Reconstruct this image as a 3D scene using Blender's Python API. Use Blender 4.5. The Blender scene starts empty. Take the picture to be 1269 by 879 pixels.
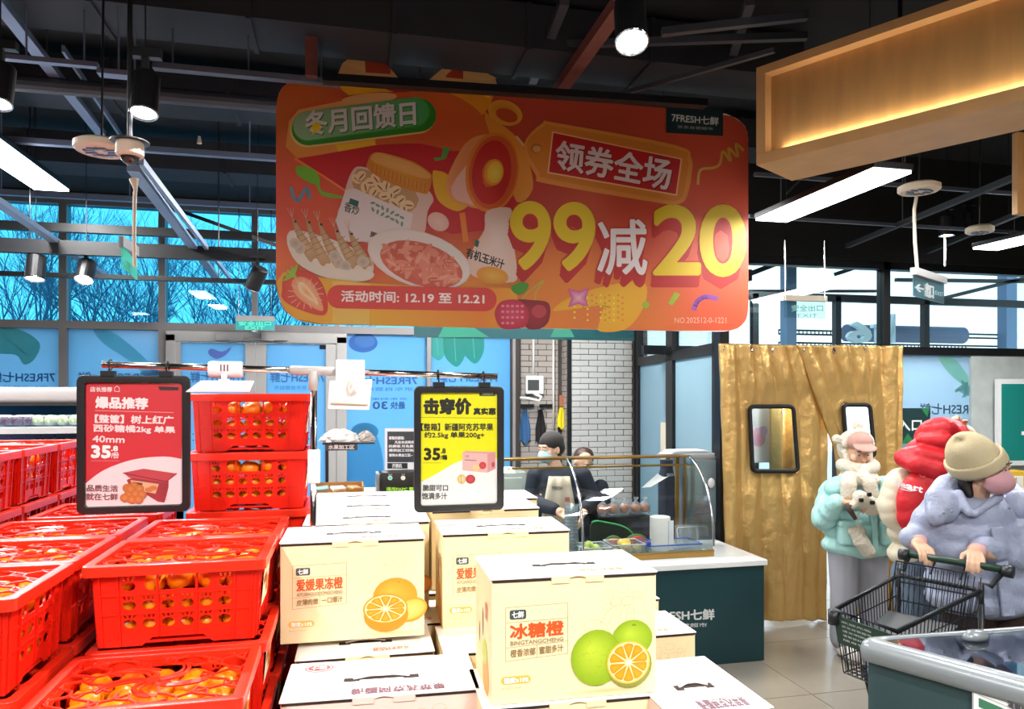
import bpy, bmesh, math, random
from mathutils import Vector, Matrix
R = math.radians
S = bpy.context.scene
COL = S.collection
random.seed(7)
# ---------------------------------------------------------------- camera
EYE = 1.65; F = 900.0; YAW = R(12.8); HOR = 490.0
cd = bpy.data.cameras.new('camera'); cam = bpy.data.objects.new('camera', cd); COL.objects.link(cam)
cd.sensor_width = 36; cd.lens = 36*F/1269; cd.shift_y = (HOR-439.5)/1269; cd.clip_start = .05
cam.location = (0, 0, EYE); cam.rotation_euler = (R(90), 0, -YAW)
S.camera = cam
S.view_settings.view_transform = 'Standard'; S.view_settings.look = 'None'
S.view_settings.exposure = 0.8; S.view_settings.gamma = 1.0; S.view_settings.use_curve_mapping = False
S.cycles.max_bounces = 8; S.cycles.diffuse_bounces = 3; S.cycles.glossy_bounces = 3
S.cycles.transparent_max_bounces = 16; S.cycles.transmission_bounces = 5
S.cycles.caustics_reflective = False; S.cycles.caustics_refractive = False
S.cycles.sample_clamp_indirect = 4
# ---------------------------------------------------------------- world: pale winter daylight
wd = bpy.data.worlds.new('world'); S.world = wd; wd.use_nodes = True
nt = wd.node_tree; nt.nodes.clear()
wo = nt.nodes.new('ShaderNodeOutputWorld'); bg = nt.nodes.new('ShaderNodeBackground')
tc = nt.nodes.new('ShaderNodeTexCoord'); sx = nt.nodes.new('ShaderNodeSeparateXYZ'); cr = nt.nodes.new('ShaderNodeValToRGB')
cr.color_ramp.elements[0].position = 0.0; cr.color_ramp.elements[0].color = (.86, .95, 1, 1)
cr.color_ramp.elements[1].position = 0.7; cr.color_ramp.elements[1].color = (.55, .80, 1, 1)
nt.links.new(tc.outputs['Generated'], sx.inputs[0]); nt.links.new(sx.outputs['Z'], cr.inputs[0])
nt.links.new(cr.outputs[0], bg.inputs[0]); bg.inputs[1].default_value = 1.5
nt.links.new(bg.outputs[0], wo.inputs[0])
# ---------------------------------------------------------------- lamps hung under the shop ceiling
def area(name, loc, sx_, sy_, power, col=(1, .97, .93), rot=(0, 0, 0), spread=180):
    l = bpy.data.lights.new(name, 'AREA'); l.shape = 'RECTANGLE'; l.size = sx_; l.size_y = sy_
    l.energy = power; l.color = col; l.spread = R(spread)
    o = bpy.data.objects.new(name, l); COL.objects.link(o); o.location = loc; o.rotation_euler = rot
    return o
# (x, y, z, length along y, power)
TUBES = [(-1.77, 4.13, 2.92, 1.7, 42), (2.28, 3.13, 2.62, .91, 12), (4.1, 3.4, 2.62, 1.15, 24),
         (-1.0, -.6, 2.95, 1.5, 60), (0.9, -.8, 2.95, 1.5, 60), (2.8, .6, 2.95, 1.5, 48), (1.35, 5.5, 2.95, 1.4, 75), (.1, 5.1, 2.95, 1.3, 55), (3.9, 5.5, 3.0, .9, 60), (-3.2, 1.2, 2.95, 1.5, 45)]  # this row: unseen tubes added to light the display, counter and lobby
for i, t in enumerate(TUBES):
    area('tube_lamp', (t[0], t[1], t[2]-.03), .17, t[3], t[4])
# ---------------------------------------------------------------- helpers
FW = Vector((math.sin(YAW), math.cos(YAW), 0)); RT = Vector((math.cos(YAW), -math.sin(YAW), 0))
def ray(px, py): return FW + RT*((px-634.5)/F) + Vector((0, 0, -(py-HOR)/F))
EYEV = Vector((0, 0, EYE))
def at(px, py, d): return EYEV + ray(px, py)*d
def atY(px, py, Y): r = ray(px, py); return EYEV + r*(Y/r.y)
def atX(px, py, X): r = ray(px, py); return EYEV + r*(X/r.x)
def atZ(px, py, Z): r = ray(px, py); return EYEV + r*((Z-EYE)/r.z)
def lin(c):
    if isinstance(c, str):
        c = c.lstrip('#'); c = tuple(int(c[i:i+2], 16)/255 for i in (0, 2, 4))
    return tuple((x/12.92 if x <= .04045 else ((x+.055)/1.055)**2.4) for x in c)
MATS = {}
def mat(name, col='888888', rough=.5, metal=0, bump=0, bscale=60, var=0, vscale=8, emit=0, spec=.5, coat=0, ecol=None, stretch=None, bdist=.01):
    if name in MATS: return MATS[name]
    m = bpy.data.materials.new(name); m.use_nodes = True; n = m.node_tree; b = n.nodes['Principled BSDF']
    c = lin(col)
    b.inputs['Base Color'].default_value = (*c, 1); b.inputs['Roughness'].default_value = rough
    b.inputs['Metallic'].default_value = metal; b.inputs['Specular IOR Level'].default_value = spec
    if coat: b.inputs['Coat Weight'].default_value = coat
    if emit:
        b.inputs['Emission Color'].default_value = (*(lin(ecol) if ecol else c), 1); b.inputs['Emission Strength'].default_value = emit
    t = n.nodes.new('ShaderNodeTexCoord'); mp = n.nodes.new('ShaderNodeMapping')
    n.links.new(t.outputs['Object'], mp.inputs[0])
    if stretch: mp.inputs['Scale'].default_value = stretch
    v = n.nodes.new('ShaderNodeTexNoise'); v.inputs['Scale'].default_value = vscale; v.inputs['Detail'].default_value = 4
    n.links.new(mp.outputs[0], v.inputs[0])
    mx = n.nodes.new('ShaderNodeMix'); mx.data_type = 'RGBA'
    a = max(var, .04)
    mx.inputs[6].default_value = (*[x*(1-a) for x in c], 1); mx.inputs[7].default_value = (*[min(1, x*(1+a)) for x in c], 1)
    n.links.new(v.outputs[0], mx.inputs[0]); n.links.new(mx.outputs[2], b.inputs['Base Color'])
    if bump:
        v2 = n.nodes.new('ShaderNodeTexNoise'); v2.inputs['Scale'].default_value = bscale; v2.inputs['Detail'].default_value = 5
        n.links.new(mp.outputs[0], v2.inputs[0])
        bp = n.nodes.new('ShaderNodeBump'); bp.inputs['Strength'].default_value = bump; bp.inputs['Distance'].default_value = bdist
        n.links.new(v2.outputs[0], bp.inputs['Height']); n.links.new(bp.outputs[0], b.inputs['Normal'])
    MATS[name] = m; return m
def glass(name, tint=(1, 1, 1), gloss=.08, rough=.02, haze=0, hcol=(.6, .8, 1), trans=(0, 0, 0)):
    """thin pane: tinted transmission + reflection, optional diffuse/translucent film"""
    if name in MATS: return MATS[name]
    m = bpy.data.materials.new(name); m.use_nodes = True; n = m.node_tree; n.nodes.clear()
    out = n.nodes.new('ShaderNodeOutputMaterial'); tr = n.nodes.new('ShaderNodeBsdfTransparent'); tr.inputs[0].default_value = (*tint, 1)
    base = tr.outputs[0]
    if haze:
        df = n.nodes.new('ShaderNodeBsdfDiffuse'); df.inputs[0].default_value = (*hcol, 1)
        tl = n.nodes.new('ShaderNodeBsdfTranslucent'); tl.inputs[0].default_value = (*trans, 1)
        nz = n.nodes.new('ShaderNodeTexNoise'); nz.inputs['Scale'].default_value = .8
        t = n.nodes.new('ShaderNodeTexCoord'); n.links.new(t.outputs['Object'], nz.inputs[0])
        ad = n.nodes.new('ShaderNodeMixShader'); ad.inputs[0].default_value = .62
        n.links.new(df.outputs[0], ad.inputs[1]); n.links.new(tl.outputs[0], ad.inputs[2])
        mh = n.nodes.new('ShaderNodeMixShader'); mh.inputs[0].default_value = haze
        n.links.new(tr.outputs[0], mh.inputs[1]); n.links.new(ad.outputs[0], mh.inputs[2]); base = mh.outputs[0]
    gl = n.nodes.new('ShaderNodeBsdfGlossy'); gl.inputs['Roughness'].default_value = rough
    fr = n.nodes.new('ShaderNodeLayerWeight'); fr.inputs[0].default_value = .25
    ml = n.nodes.new('ShaderNodeMath'); ml.operation = 'MULTIPLY_ADD'; ml.inputs[1].default_value = .5; ml.inputs[2].default_value = gloss*.5
    n.links.new(fr.outputs['Fresnel'], ml.inputs[0])
    mm = n.nodes.new('ShaderNodeMixShader'); n.links.new(ml.outputs[0], mm.inputs[0])
    n.links.new(base, mm.inputs[1]); n.links.new(gl.outputs[0], mm.inputs[2]); n.links.new(mm.outputs[0], out.inputs[0])
    MATS[name] = m; return m
def printmat(name, rough=.45, trans=0):
    m = bpy.data.materials.new(name); m.use_nodes = True; n = m.node_tree; b = n.nodes['Principled BSDF']
    a = n.nodes.new('ShaderNodeAttribute'); a.attribute_name = 'Col'
    n.links.new(a.outputs['Color'], b.inputs['Base Color']); b.inputs['Roughness'].default_value = rough
    if trans:
        tl = n.nodes.new('ShaderNodeBsdfTranslucent'); n.links.new(a.outputs['Color'], tl.inputs[0])
        mx = n.nodes.new('ShaderNodeMixShader'); mx.inputs[0].default_value = trans
        n.links.new(b.outputs[0], mx.inputs[1]); n.links.new(tl.outputs[0], mx.inputs[2]); n.links.new(mx.outputs[0], n.nodes['Material Output'].inputs[0])
    return m
PRINT = printmat('printed_ink'); FILMPRINT = printmat('film_print', .4, .7)
def wm(o):
    m = Matrix.Identity(4)
    while o is not None: m = o.matrix_basis @ m; o = o.parent
    return m
def mesh_obj(name, verts, faces, m, parent=None, world=False, smooth=False, cols=None, bevel=0, mi=None, segs=2):
    if world and parent is not None:
        inv = wm(parent).inverted(); verts = [inv @ Vector(v) for v in verts]
    me = bpy.data.meshes.new(name); me.from_pydata([tuple(v) for v in verts], [], faces)
    for x in (m if isinstance(m, (list, tuple)) else [m]): me.materials.append(x)
    if mi: me.polygons.foreach_set('material_index', mi)
    if smooth: me.polygons.foreach_set('use_smooth', [True]*len(me.polygons))
    if cols:
        ca = me.color_attributes.new('Col', 'FLOAT_COLOR', 'POINT')
        ca.data.foreach_set('color', [x for c in cols for x in (*c, 1)])
    me.update()
    o = bpy.data.objects.new(name, me); COL.objects.link(o); o.parent = parent
    if bevel:
        b = o.modifiers.new('bevel', 'BEVEL'); b.width = bevel; b.segments = segs; b.limit_method = 'ANGLE'
        me.polygons.foreach_set('use_smooth', [True]*len(me.polygons))
        w = o.modifiers.new('wn', 'WEIGHTED_NORMAL')
    return o
def tag(o, label=None, cat=None, group=None, kind=None):
    if label: o['label'] = label
    if cat: o['category'] = cat
    if group: o['group'] = group
    if kind: o['kind'] = kind
    return o
def thing(name, label, cat, loc=(0, 0, 0), rz=0, group=None):
    o = bpy.data.objects.new(name, None); COL.objects.link(o); o.location = loc; o.rotation_euler = (0, 0, rz); o.empty_display_size = .05
    return tag(o, label, cat, group)
def copy_tree(o, parent=None, loc=None, rz=None, label=None, group=None):
    c = o.copy(); COL.objects.link(c); c.parent = parent
    if loc is not None: c.location = loc
    if rz is not None: c.rotation_euler = (0, 0, rz)
    if label: c['label'] = label
    if group: c['group'] = group
    for ch in list(o.children): copy_tree(ch, c)
    return c
class MB:
    def __init__(s): s.v = []; s.f = []; s.m = []; s.cur = 0
    def add(s, vs, fs):
        n = len(s.v); s.v += [Vector(x) for x in vs]; s.f += [tuple(i+n for i in f) for f in fs]; s.m += [s.cur]*len(fs); return s
    def box(s, a, b, M=None):
        (x0, y0, z0), (x1, y1, z1) = [min(p, q) for p, q in zip(a, b)], [max(p, q) for p, q in zip(a, b)]
        vs = [Vector(p) for p in ((x0, y0, z0), (x1, y0, z0), (x1, y1, z0), (x0, y1, z0), (x0, y0, z1), (x1, y0, z1), (x1, y1, z1), (x0, y1, z1))]
        if M is not None: vs = [M @ v for v in vs]
        return s.add(vs, [(0, 3, 2, 1), (4, 5, 6, 7), (0, 1, 5, 4), (1, 2, 6, 5), (2, 3, 7, 6), (3, 0, 4, 7)])
    def bar(s, a, b, w, h, up=(0, 0, 1)):
        a = Vector(a); b = Vector(b); d = (b-a).normalized(); up = Vector(up)
        sd = d.cross(up)
        if sd.length < 1e-4: sd = d.cross(Vector((1, 0, 0)))
        sd.normalize(); up = sd.cross(d)
        vs = [p + sd*i*w/2 + up*j*h/2 for p in (a, b) for (i, j) in ((-1, -1), (1, -1), (1, 1), (-1, 1))]
        return s.add(vs, [(0, 1, 2, 3), (7, 6, 5, 4), (0, 4, 5, 1), (1, 5, 6, 2), (2, 6, 7, 3), (3, 7, 4, 0)])
    def tube(s, pts, r, n=8, cap=True, closed=False):
        pts = [Vector(p) for p in pts]; rs = r if isinstance(r, (list, tuple)) else [r]*len(pts)
        k = len(pts); vs = []; prev = None
        for i, p in enumerate(pts):
            if closed: t = (pts[(i+1) % k]-pts[i-1])
            else: t = pts[min(i+1, k-1)]-pts[max(i-1, 0)]
            t.normalize()
            if prev is None:
                ref = Vector((0, 0, 1)) if abs(t.z) < .9 else Vector((1, 0, 0)); u = t.cross(ref).normalized()
            else: u = (prev - t*prev.dot(t)).normalized()
            prev = u; w = t.cross(u)
            vs += [p+(u*math.cos(2*math.pi*j/n)+w*math.sin(2*math.pi*j/n))*rs[i] for j in range(n)]
        fs = []
        for i in range(k if closed else k-1):
            a = i*n; b = ((i+1) % k)*n
            fs += [(a+j, a+(j+1) % n, b+(j+1) % n, b+j) for j in range(n)]
        if cap and not closed: fs += [tuple(reversed(range(n))), tuple(range((k-1)*n, k*n))]
        return s.add(vs, fs)
    def lathe(s, prof, c=(0, 0, 0), n=24, ax='z', sc=(1, 1), M=None):
        vs = []; c = Vector(c)
        for r, h in prof:
            for j in range(n):
                a = 2*math.pi*j/n; x, y = r*math.cos(a)*sc[0], r*math.sin(a)*sc[1]
                p = Vector((x, y, h)) if ax == 'z' else (Vector((x, h, y)) if ax == 'y' else Vector((h, x, y)))
                vs.append(c+p if M is None else M @ (c+p))
        k = len(prof); fs = []
        for i in range(k-1): fs += [(i*n+j, i*n+(j+1) % n, (i+1)*n+(j+1) % n, (i+1)*n+j) for j in range(n)]
        fs += [tuple(reversed(range(n))), tuple(range((k-1)*n, k*n))]
        return s.add(vs, fs)
    def ball(s, c, r, n=14, m=9, sc=(1, 1, 1), M=None):
        c = Vector(c); vs = []; fs = []
        for i in range(m+1):
            ph = math.pi*i/m; rr = max(math.sin(ph), 1e-3)
            for j in range(n):
                a = 2*math.pi*j/n; p = Vector((rr*math.cos(a)*r*sc[0], rr*math.sin(a)*r*sc[1], math.cos(ph)*r*sc[2]))
                vs.append(c+(p if M is None else M @ p))
        for i in range(m): fs += [(i*n+j, (i+1)*n+j, (i+1)*n+(j+1) % n, i*n+(j+1) % n) for j in range(n)]
        return s.add(vs, fs)
    def prism(s, pts, d):
        """polygon pts (3D, planar) pushed by vector d"""
        d = Vector(d); n = len(pts); p = [Vector(x) for x in pts]
        return s.add(p+[x+d for x in p], [tuple(reversed(range(n))), tuple(range(n, 2*n))]+[(i, (i+1) % n, (i+1) % n+n, i+n) for i in range(n)])
    def build(s, name, m, parent=None, world=False, smooth=False, bevel=0, segs=2):
        return mesh_obj(name, s.v, s.f, m, parent, world, smooth, None, bevel, s.m if isinstance(m, (list, tuple)) else None, segs)
def eval_mesh(data, mods=None):
    """mesh of a curve / text / modified mesh, without leaving the source behind"""
    o = bpy.data.objects.new('tmp', data); COL.objects.link(o)
    if mods: mods(o)
    dg = bpy.context.evaluated_depsgraph_get(); me = bpy.data.meshes.new_from_object(o.evaluated_get(dg))
    bpy.data.objects.remove(o); return me
_tc = {}
def glyphs(txt, bold=0.0, res=3):
    k = (txt, bold, res)
    if k in _tc: return _tc[k]
    c = bpy.data.curves.new('t', 'FONT'); c.body = txt; c.resolution_u = res; c.offset = bold; c.fill_mode = 'FRONT'
    me = eval_mesh(c); vs = [(v.co.x, v.co.y) for v in me.vertices]; fs = [tuple(p.vertices) for p in me.polygons]
    bpy.data.meshes.remove(me); bpy.data.curves.remove(c)
    if not vs: vs = [(0, 0), (1, 0), (1, 1)]; fs = []
    x0 = min(v[0] for v in vs); x1 = max(v[0] for v in vs); y0 = min(v[1] for v in vs); y1 = max(v[1] for v in vs)
    r = ([((x-x0)/max(x1-x0, 1e-6), (y-y0)/max(y1-y0, 1e-6)) for x, y in vs], fs, (x1-x0)/max(y1-y0, 1e-6)); _tc[k] = r; return r
def panel2d(outer, holes, th):
    """flat plate with real holes; returns verts (x, y, z) with thickness along z"""
    c = bpy.data.curves.new('p', 'CURVE'); c.dimensions = '2D'; c.fill_mode = 'BOTH'; c.extrude = th/2
    for lp in [outer]+holes:
        sp = c.splines.new('POLY'); sp.points.add(len(lp)-1); sp.use_cyclic_u = True
        for i, p in enumerate(lp): sp.points[i].co = (p[0], p[1], 0, 1)
    me = eval_mesh(c); r = ([v.co.copy() for v in me.vertices], [tuple(p.vertices) for p in me.polygons])
    bpy.data.meshes.remove(me); bpy.data.curves.remove(c); return r
def rrect(x0, y0, x1, y1, r, n=5):
    p = []
    for cx, cy, a0 in ((x1-r, y1-r, 0), (x0+r, y1-r, 90), (x0+r, y0+r, 180), (x1-r, y0+r, 270)):
        for i in range(n+1): a = R(a0+90*i/n); p.append((cx+r*math.cos(a), cy+r*math.sin(a)))
    return p
def ell(cx, cy, rx, ry, rot=0, n=24, a0=0, a1=360):
    c, s_ = math.cos(R(rot)), math.sin(R(rot)); k = n if a1-a0 >= 360 else n+1
    return [(cx+rx*math.cos(t)*c-ry*math.sin(t)*s_, cy+rx*math.cos(t)*s_+ry*math.sin(t)*c) for t in [R(a0+(a1-a0)*i/n) for i in range(k)]]
def spl(pts, n=5, closed=False):
    k = len(pts); out = []
    rng = range(k if closed else k-1)
    for i in rng:
        g = (lambda j: pts[j % k]) if closed else (lambda j: pts[max(0, min(k-1, j))])
        a, b, c, d = (Vector(g(i-1)), Vector(g(i)), Vector(g(i+1)), Vector(g(i+2)))
        for q in range(n):
            t = q/n; out.append(tuple(.5*((2*b)+(-a+c)*t+(2*a-5*b+4*c-d)*t*t+(-a+3*b-3*c+d)*t*t*t)))
    if not closed: out.append(tuple(pts[-1]))
    return out
class Canvas:
    """flat print: shapes in picture-like coordinates (y down) laid on a real surface by fn(x, y) -> point, n = outward normal"""
    def __init__(s, fn, nrm, step=.0005): s.fn = fn; s.n = Vector(nrm).normalized(); s.v = []; s.f = []; s.c = []; s.L = 1; s.step = step; s.bb = []
    def add(s, pts, faces, cols):
        n = len(s.v); s.v += [Vector(s.fn(x, y))+s.n*s.step*s.L for x, y in pts]
        s.f += [tuple(i+n for i in f) for f in faces]; s.c += cols
    def lay(s, pts, need=1):
        x0 = min(p[0] for p in pts); x1 = max(p[0] for p in pts); y0 = min(p[1] for p in pts); y1 = max(p[1] for p in pts); L = 0
        for a, b, c, d, l in s.bb:
            if a < x1 and b > x0 and c < y1 and d > y0 and l > L: L = l
        s.L = L+1; s.bb.append((x0, x1, y0, y1, L+need))
    def poly(s, pts, col, col2=None, cen=None):
        s.lay(pts)
        k = len(pts); cx = sum(p[0] for p in pts)/k; cy = sum(p[1] for p in pts)/k
        if cen: cx, cy = cen
        if col2 is None:
            from mathutils.geometry import tessellate_polygon
            tr = tessellate_polygon([[Vector((p[0], p[1], 0)) for p in pts]]); s.add(pts, [tuple(t) for t in tr], [lin(col)]*k)
        else:
            ar = sum(pts[i][0]*pts[(i+1) % k][1]-pts[(i+1) % k][0]*pts[i][1] for i in range(k))
            ok = [i for i in range(k) if ((pts[i][0]-cx)*(pts[(i+1) % k][1]-cy)-(pts[(i+1) % k][0]-cx)*(pts[i][1]-cy))*ar > 0]
            s.add(list(pts)+[(cx, cy)], [(i, (i+1) % k, k) for i in ok], [lin(col)]*k+[lin(col2)])
    def vgrad(s, pts, c0, c1, horiz=False):
        """convex shape with a linear gradient of ink"""
        s.lay(pts); k = len(pts); ax = 0 if horiz else 1; lo = min(p[ax] for p in pts); hi = max(p[ax] for p in pts); a, b = lin(c0), lin(c1)
        cols = [tuple(a[i]+(b[i]-a[i])*(p[ax]-lo)/(hi-lo) for i in range(3)) for p in pts]
        s.add(pts, [tuple(range(k))], cols)
    def line(s, pts, w, col, closed=False):
        s.lay(pts)
        n = len(pts)
        for i in range(n if closed else n-1):
            a = Vector(pts[i]); b = Vector(pts[(i+1) % n]); d = b-a
            if d.length < 1e-6: continue
            d.normalize(); q = Vector((-d.y, d.x))*w/2; e = d*w*.3; s.L += .25 if i % 2 else -.25
            s.add([tuple(a-q-e), tuple(b-q+e), tuple(b+q+e), tuple(a+q-e)], [(0, 1, 2, 3)], [lin(col)]*4)
    def text(s, t, quad, col, bold=0, mirror=False, res=2):
        """glyph box fitted to quad TL, TR, BR, BL (or x0,y0,x1,y1); bold = extra stroke in canvas units"""
        if len(quad) == 4 and not isinstance(quad[0], (tuple, list)):
            x0, y0, x1, y1 = quad; quad = ((x0, y0), (x1, y0), (x1, y1), (x0, y1))
        vs, fs, asp = glyphs(t, 0, res); TL, TR, BR, BL = [Vector(q) for q in quad]
        offs = [(0, 0)] if not bold else [(bold*a, bold*b) for a, b in ((0, 0), (1, 0), (-1, 0), (0, 1), (0, -1), (.7, .7), (-.7, .7), (.7, -.7), (-.7, -.7))]
        s.lay(list(quad), 2 if bold else 1)
        for ox, oy in offs:
            s.L += .12; pts = []
            for x, y in vs:
                if mirror: x = 1-x
                q = (BL*(1-x)+BR*x)*(1-y)+(TL*(1-x)+TR*x)*y
                pts.append((q.x+ox, q.y+oy))
            s.add(pts, fs, [lin(col)]*len(pts))
    def build(s, name, parent=None, world=False, m=None):
        return mesh_obj(name, s.v, s.f, m or PRINT, parent, world, False, s.c)
def plane_canvas(o, n, step=.0006):
    """print drawn on a vertical or tilted real plane through o with normal n; coordinates are those of the photograph"""
    o = Vector(o); n = Vector(n).normalized()
    def fn(x, y):
        r = ray(x, y); return EYEV + r*((o-EYEV).dot(n)/r.dot(n))
    return Canvas(fn, n, step)
# ================================================================ SETTING
BACK = 7.2; CUR = 4.74; CEIL = 3.45
M_floor = mat('floor_tile_stone', '958f84', .22, var=.18, vscale=2.5, bump=.05, bscale=20, spec=.6)
M_joint = mat('floor_joint', '5d5a54', .8)
M_ceil = mat('black_ceiling_paint', '15161b', .85, var=.3, bump=.3, bscale=3)
M_black = mat('black_metal', '121317', .42, spec=.4)
M_black2 = mat('black_matt', '0d0d10', .7)
M_alu = mat('bronze_grey_aluminium', '847f80', .45, metal=.25)
M_alul = mat('pale_aluminium', 'a5a3a2', .4, metal=.25)
M_steel = mat('steel', 'c8c8c8', .2, metal=1)
M_white = mat('white_plastic', 'e9e8ea', .4)
M_cream = mat('cream_plastic', 'd9cdb8', .5)
M_wallp = mat('grey_wall_paint', '77756f', .8)
M_gL = glass('blue_tinted_glass', (.25, .68, .84), .10)
M_gR = glass('clear_glass', (.82, .95, .98), .2)
M_gClear = glass('display_glass', (.93, .97, .96), .10)
M_film = glass('blue_window_film', (.3, .5, .8), .06, haze=.93, hcol=(.14, .44, .84), trans=(.55, .86, 1), rough=.2)
M_filmP = glass('pale_window_film', (.3, .5, .8), .06, haze=.95, hcol=(.40, .58, .74), trans=(.66, .85, .97), rough=.2)
M_filmG = glass('frosted_grey_film', (.3, .5, .6), .08, haze=.96, hcol=(.30, .45, .54), trans=(.58, .76, .84), rough=.15)
def st(o): return tag(o, kind='structure')
# floor: joints plane + stone tiles
fl = MB().box((-7, -5, -.12), (7, BACK+.5, -.004)).build('floor', M_joint); st(fl)
tl = MB().box((-.3975, -.3975, -.0035), (.3975, .3975, 0)).build('floor_tile', M_floor, fl, bevel=0)
first = True
for i in range(-9, 9):
    for j in range(-4, 9):
        x, y = i*.8+.5, j*.8+.74
        if first: o = tl; first = False
        else: o = tl.copy(); COL.objects.link(o); o.parent = fl
        o.location = (x, y, 0)
st(MB().box((-7, -5, CEIL), (7, BACK+.3, CEIL+.15)).build('ceiling', M_ceil))
st(MB().box((-7.15, -5, 0), (-7, BACK, CEIL)).build('wall_left', M_wallp))
st(MB().box((7, -5, 0), (7.15, CUR, CEIL)).build('wall_right', M_wallp))
st(MB().box((-7.15, -5.15, 0), (7.15, -5, CEIL)).build('wall_front', M_wallp))
# outside ground
st(MB().box((-14, BACK+.6, -.12), (14, 26, -.02)).build('ground', mat('outside_paving', 'b9bcc2', .8, var=.15)))
# ---------------------------------------------------------------- back window wall (Y = BACK)
def bx(px, Y=BACK): return atY(px, 490, Y).x
def bz(py, px=300, Y=BACK): return atY(px, py, Y).z
ZT = 3.40; ZM0, ZM1 = bz(409, 150), bz(399.5, 150)
def frame_piece(mb, x0, x1, z0, z1, y0=BACK-.05, y1=BACK+.07): mb.box((x0, y0, z0), (x1, y1, z1))
st(MB().box((-7, BACK-.1, ZT), (bx(642)+.1, BACK+.15, CEIL)).build('trim_1', M_black))
mul = [bx(-120), bx(-32), bx(80), bx(202), bx(316), bx(418), bx(531), bx(637)]
ww = [.04, .04, .062, .055, .05, .045, .04, .05]
fil = [None]*8
def film_art(cv, kind, x0, x1):
    if kind == 'cucumber':
        cv.poly(spl([(x0+20, 405), (x0+45, 412), (x0+75, 435), (x0+100, 462), (x0+88, 466), (x0+62, 445), (x0+32, 425)], 4, True), '7fd0da')
        for a in range(7): cv.poly(ell(x0+94+a*2-6, 462+a % 3*4, 9, 2.6, 30*a), '74b7d8')
    if kind == 'leaf':
        cv.poly(spl([(x0-10, 408), (x0+20, 409), (x0+44, 425), (x0+38, 445), (x0+25, 452), (x0+15, 440), (x0-10, 436)], 4, True), '6cbcb0')
        cv.line([(x0-5, 412), (x0+28, 440)], 1.2, '74c0b4')
for i in range(7):
    a, b = mul[i]+ww[i]/2, mul[i+1]-ww[i+1]/2
    w = MB()
    frame_piece(w, a-ww[i], a, 0 if i not in (4,) else ZM1, ZT)
    if i == 6: frame_piece(w, b, b+.03, 0, ZT)
    door = i in (3, 4)
    frame_piece(w, a, b, ZM0, ZM1); frame_piece(w, a, b, ZT-.05, ZT)
    if not door: frame_piece(w, a, b, 0, .12)
    wi = st(w.build('window_%d' % (i+1), M_alu))
    MB().box((a, BACK, ZM1), (b, BACK+.006, ZT-.05)).build('pane', M_gL, wi)
    if not door:
        MB().box((a, BACK, .12), (b, BACK+.006, ZM0)).build('pane', M_film, wi)
        cv = plane_canvas((0, BACK-.003, 0), (0, -1, 0), .0004)
        if i == 2: film_art(cv, 'cucumber', 95, 0); cv.text('7FRESH七鲜', (97, 461, 190, 474), '58a0dc', .2, True)
        if i == 1: film_art(cv, 'leaf', 5, 0); cv.text('7FRESH七鲜', (-12, 461, 68, 474), '58a0dc', .3, True); cv.text('京东自营超市', (-8, 478, 60, 484), '58a0dc', 0, True)
        if i == 5:
            cv.poly(ell(450, 425, 18, 12), '5a8fd0'); cv.poly(ell(452, 423, 13, 8), '6fb4ea')
            cv.text('7FRESH七鲜', (434, 466, 517, 477), '5a94d8', .3, True); cv.text('京东自营超市', (440, 480, 512, 484.5), '5a94d8', 0, True)
            cv.text('30', (462, 498, 480, 507), '5288cc', .4, True); cv.text('最快', (484, 498, 502, 507), '5288cc', .2, True); cv.text('京东到家', (460, 493, 505, 496), '5288cc', 0, True)
            cv.poly(ell(450, 590, 26, 66), '5aaad0'); cv.poly(ell(452, 535, 17, 11), '50a0c4')
        if i == 6:
            for dx, dy, r_ in ((540, 428, -20), (562, 436, 8), (585, 432, -12)):
                cv.poly(spl([(dx-10, 402), (dx+10, 402), (dx+15, dy), (dx+6, dy+18), (dx-4, dy+14), (dx-12, dy)], 4, True), '3fae9a' if dx > 550 else '58c4b0')
                cv.line([(dx, 404), (dx+3, dy+12)], .8, '7ed4c4')
            cv.text('7FRESH七鲜', (541, 461, 617, 474), '5a94d8', .3, True); cv.text('京东自营超市', (548, 478, 612, 483), '5a94d8', 0, True)
        if cv.f: cv.build('film_print', wi, m=FILMPRINT)
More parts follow.
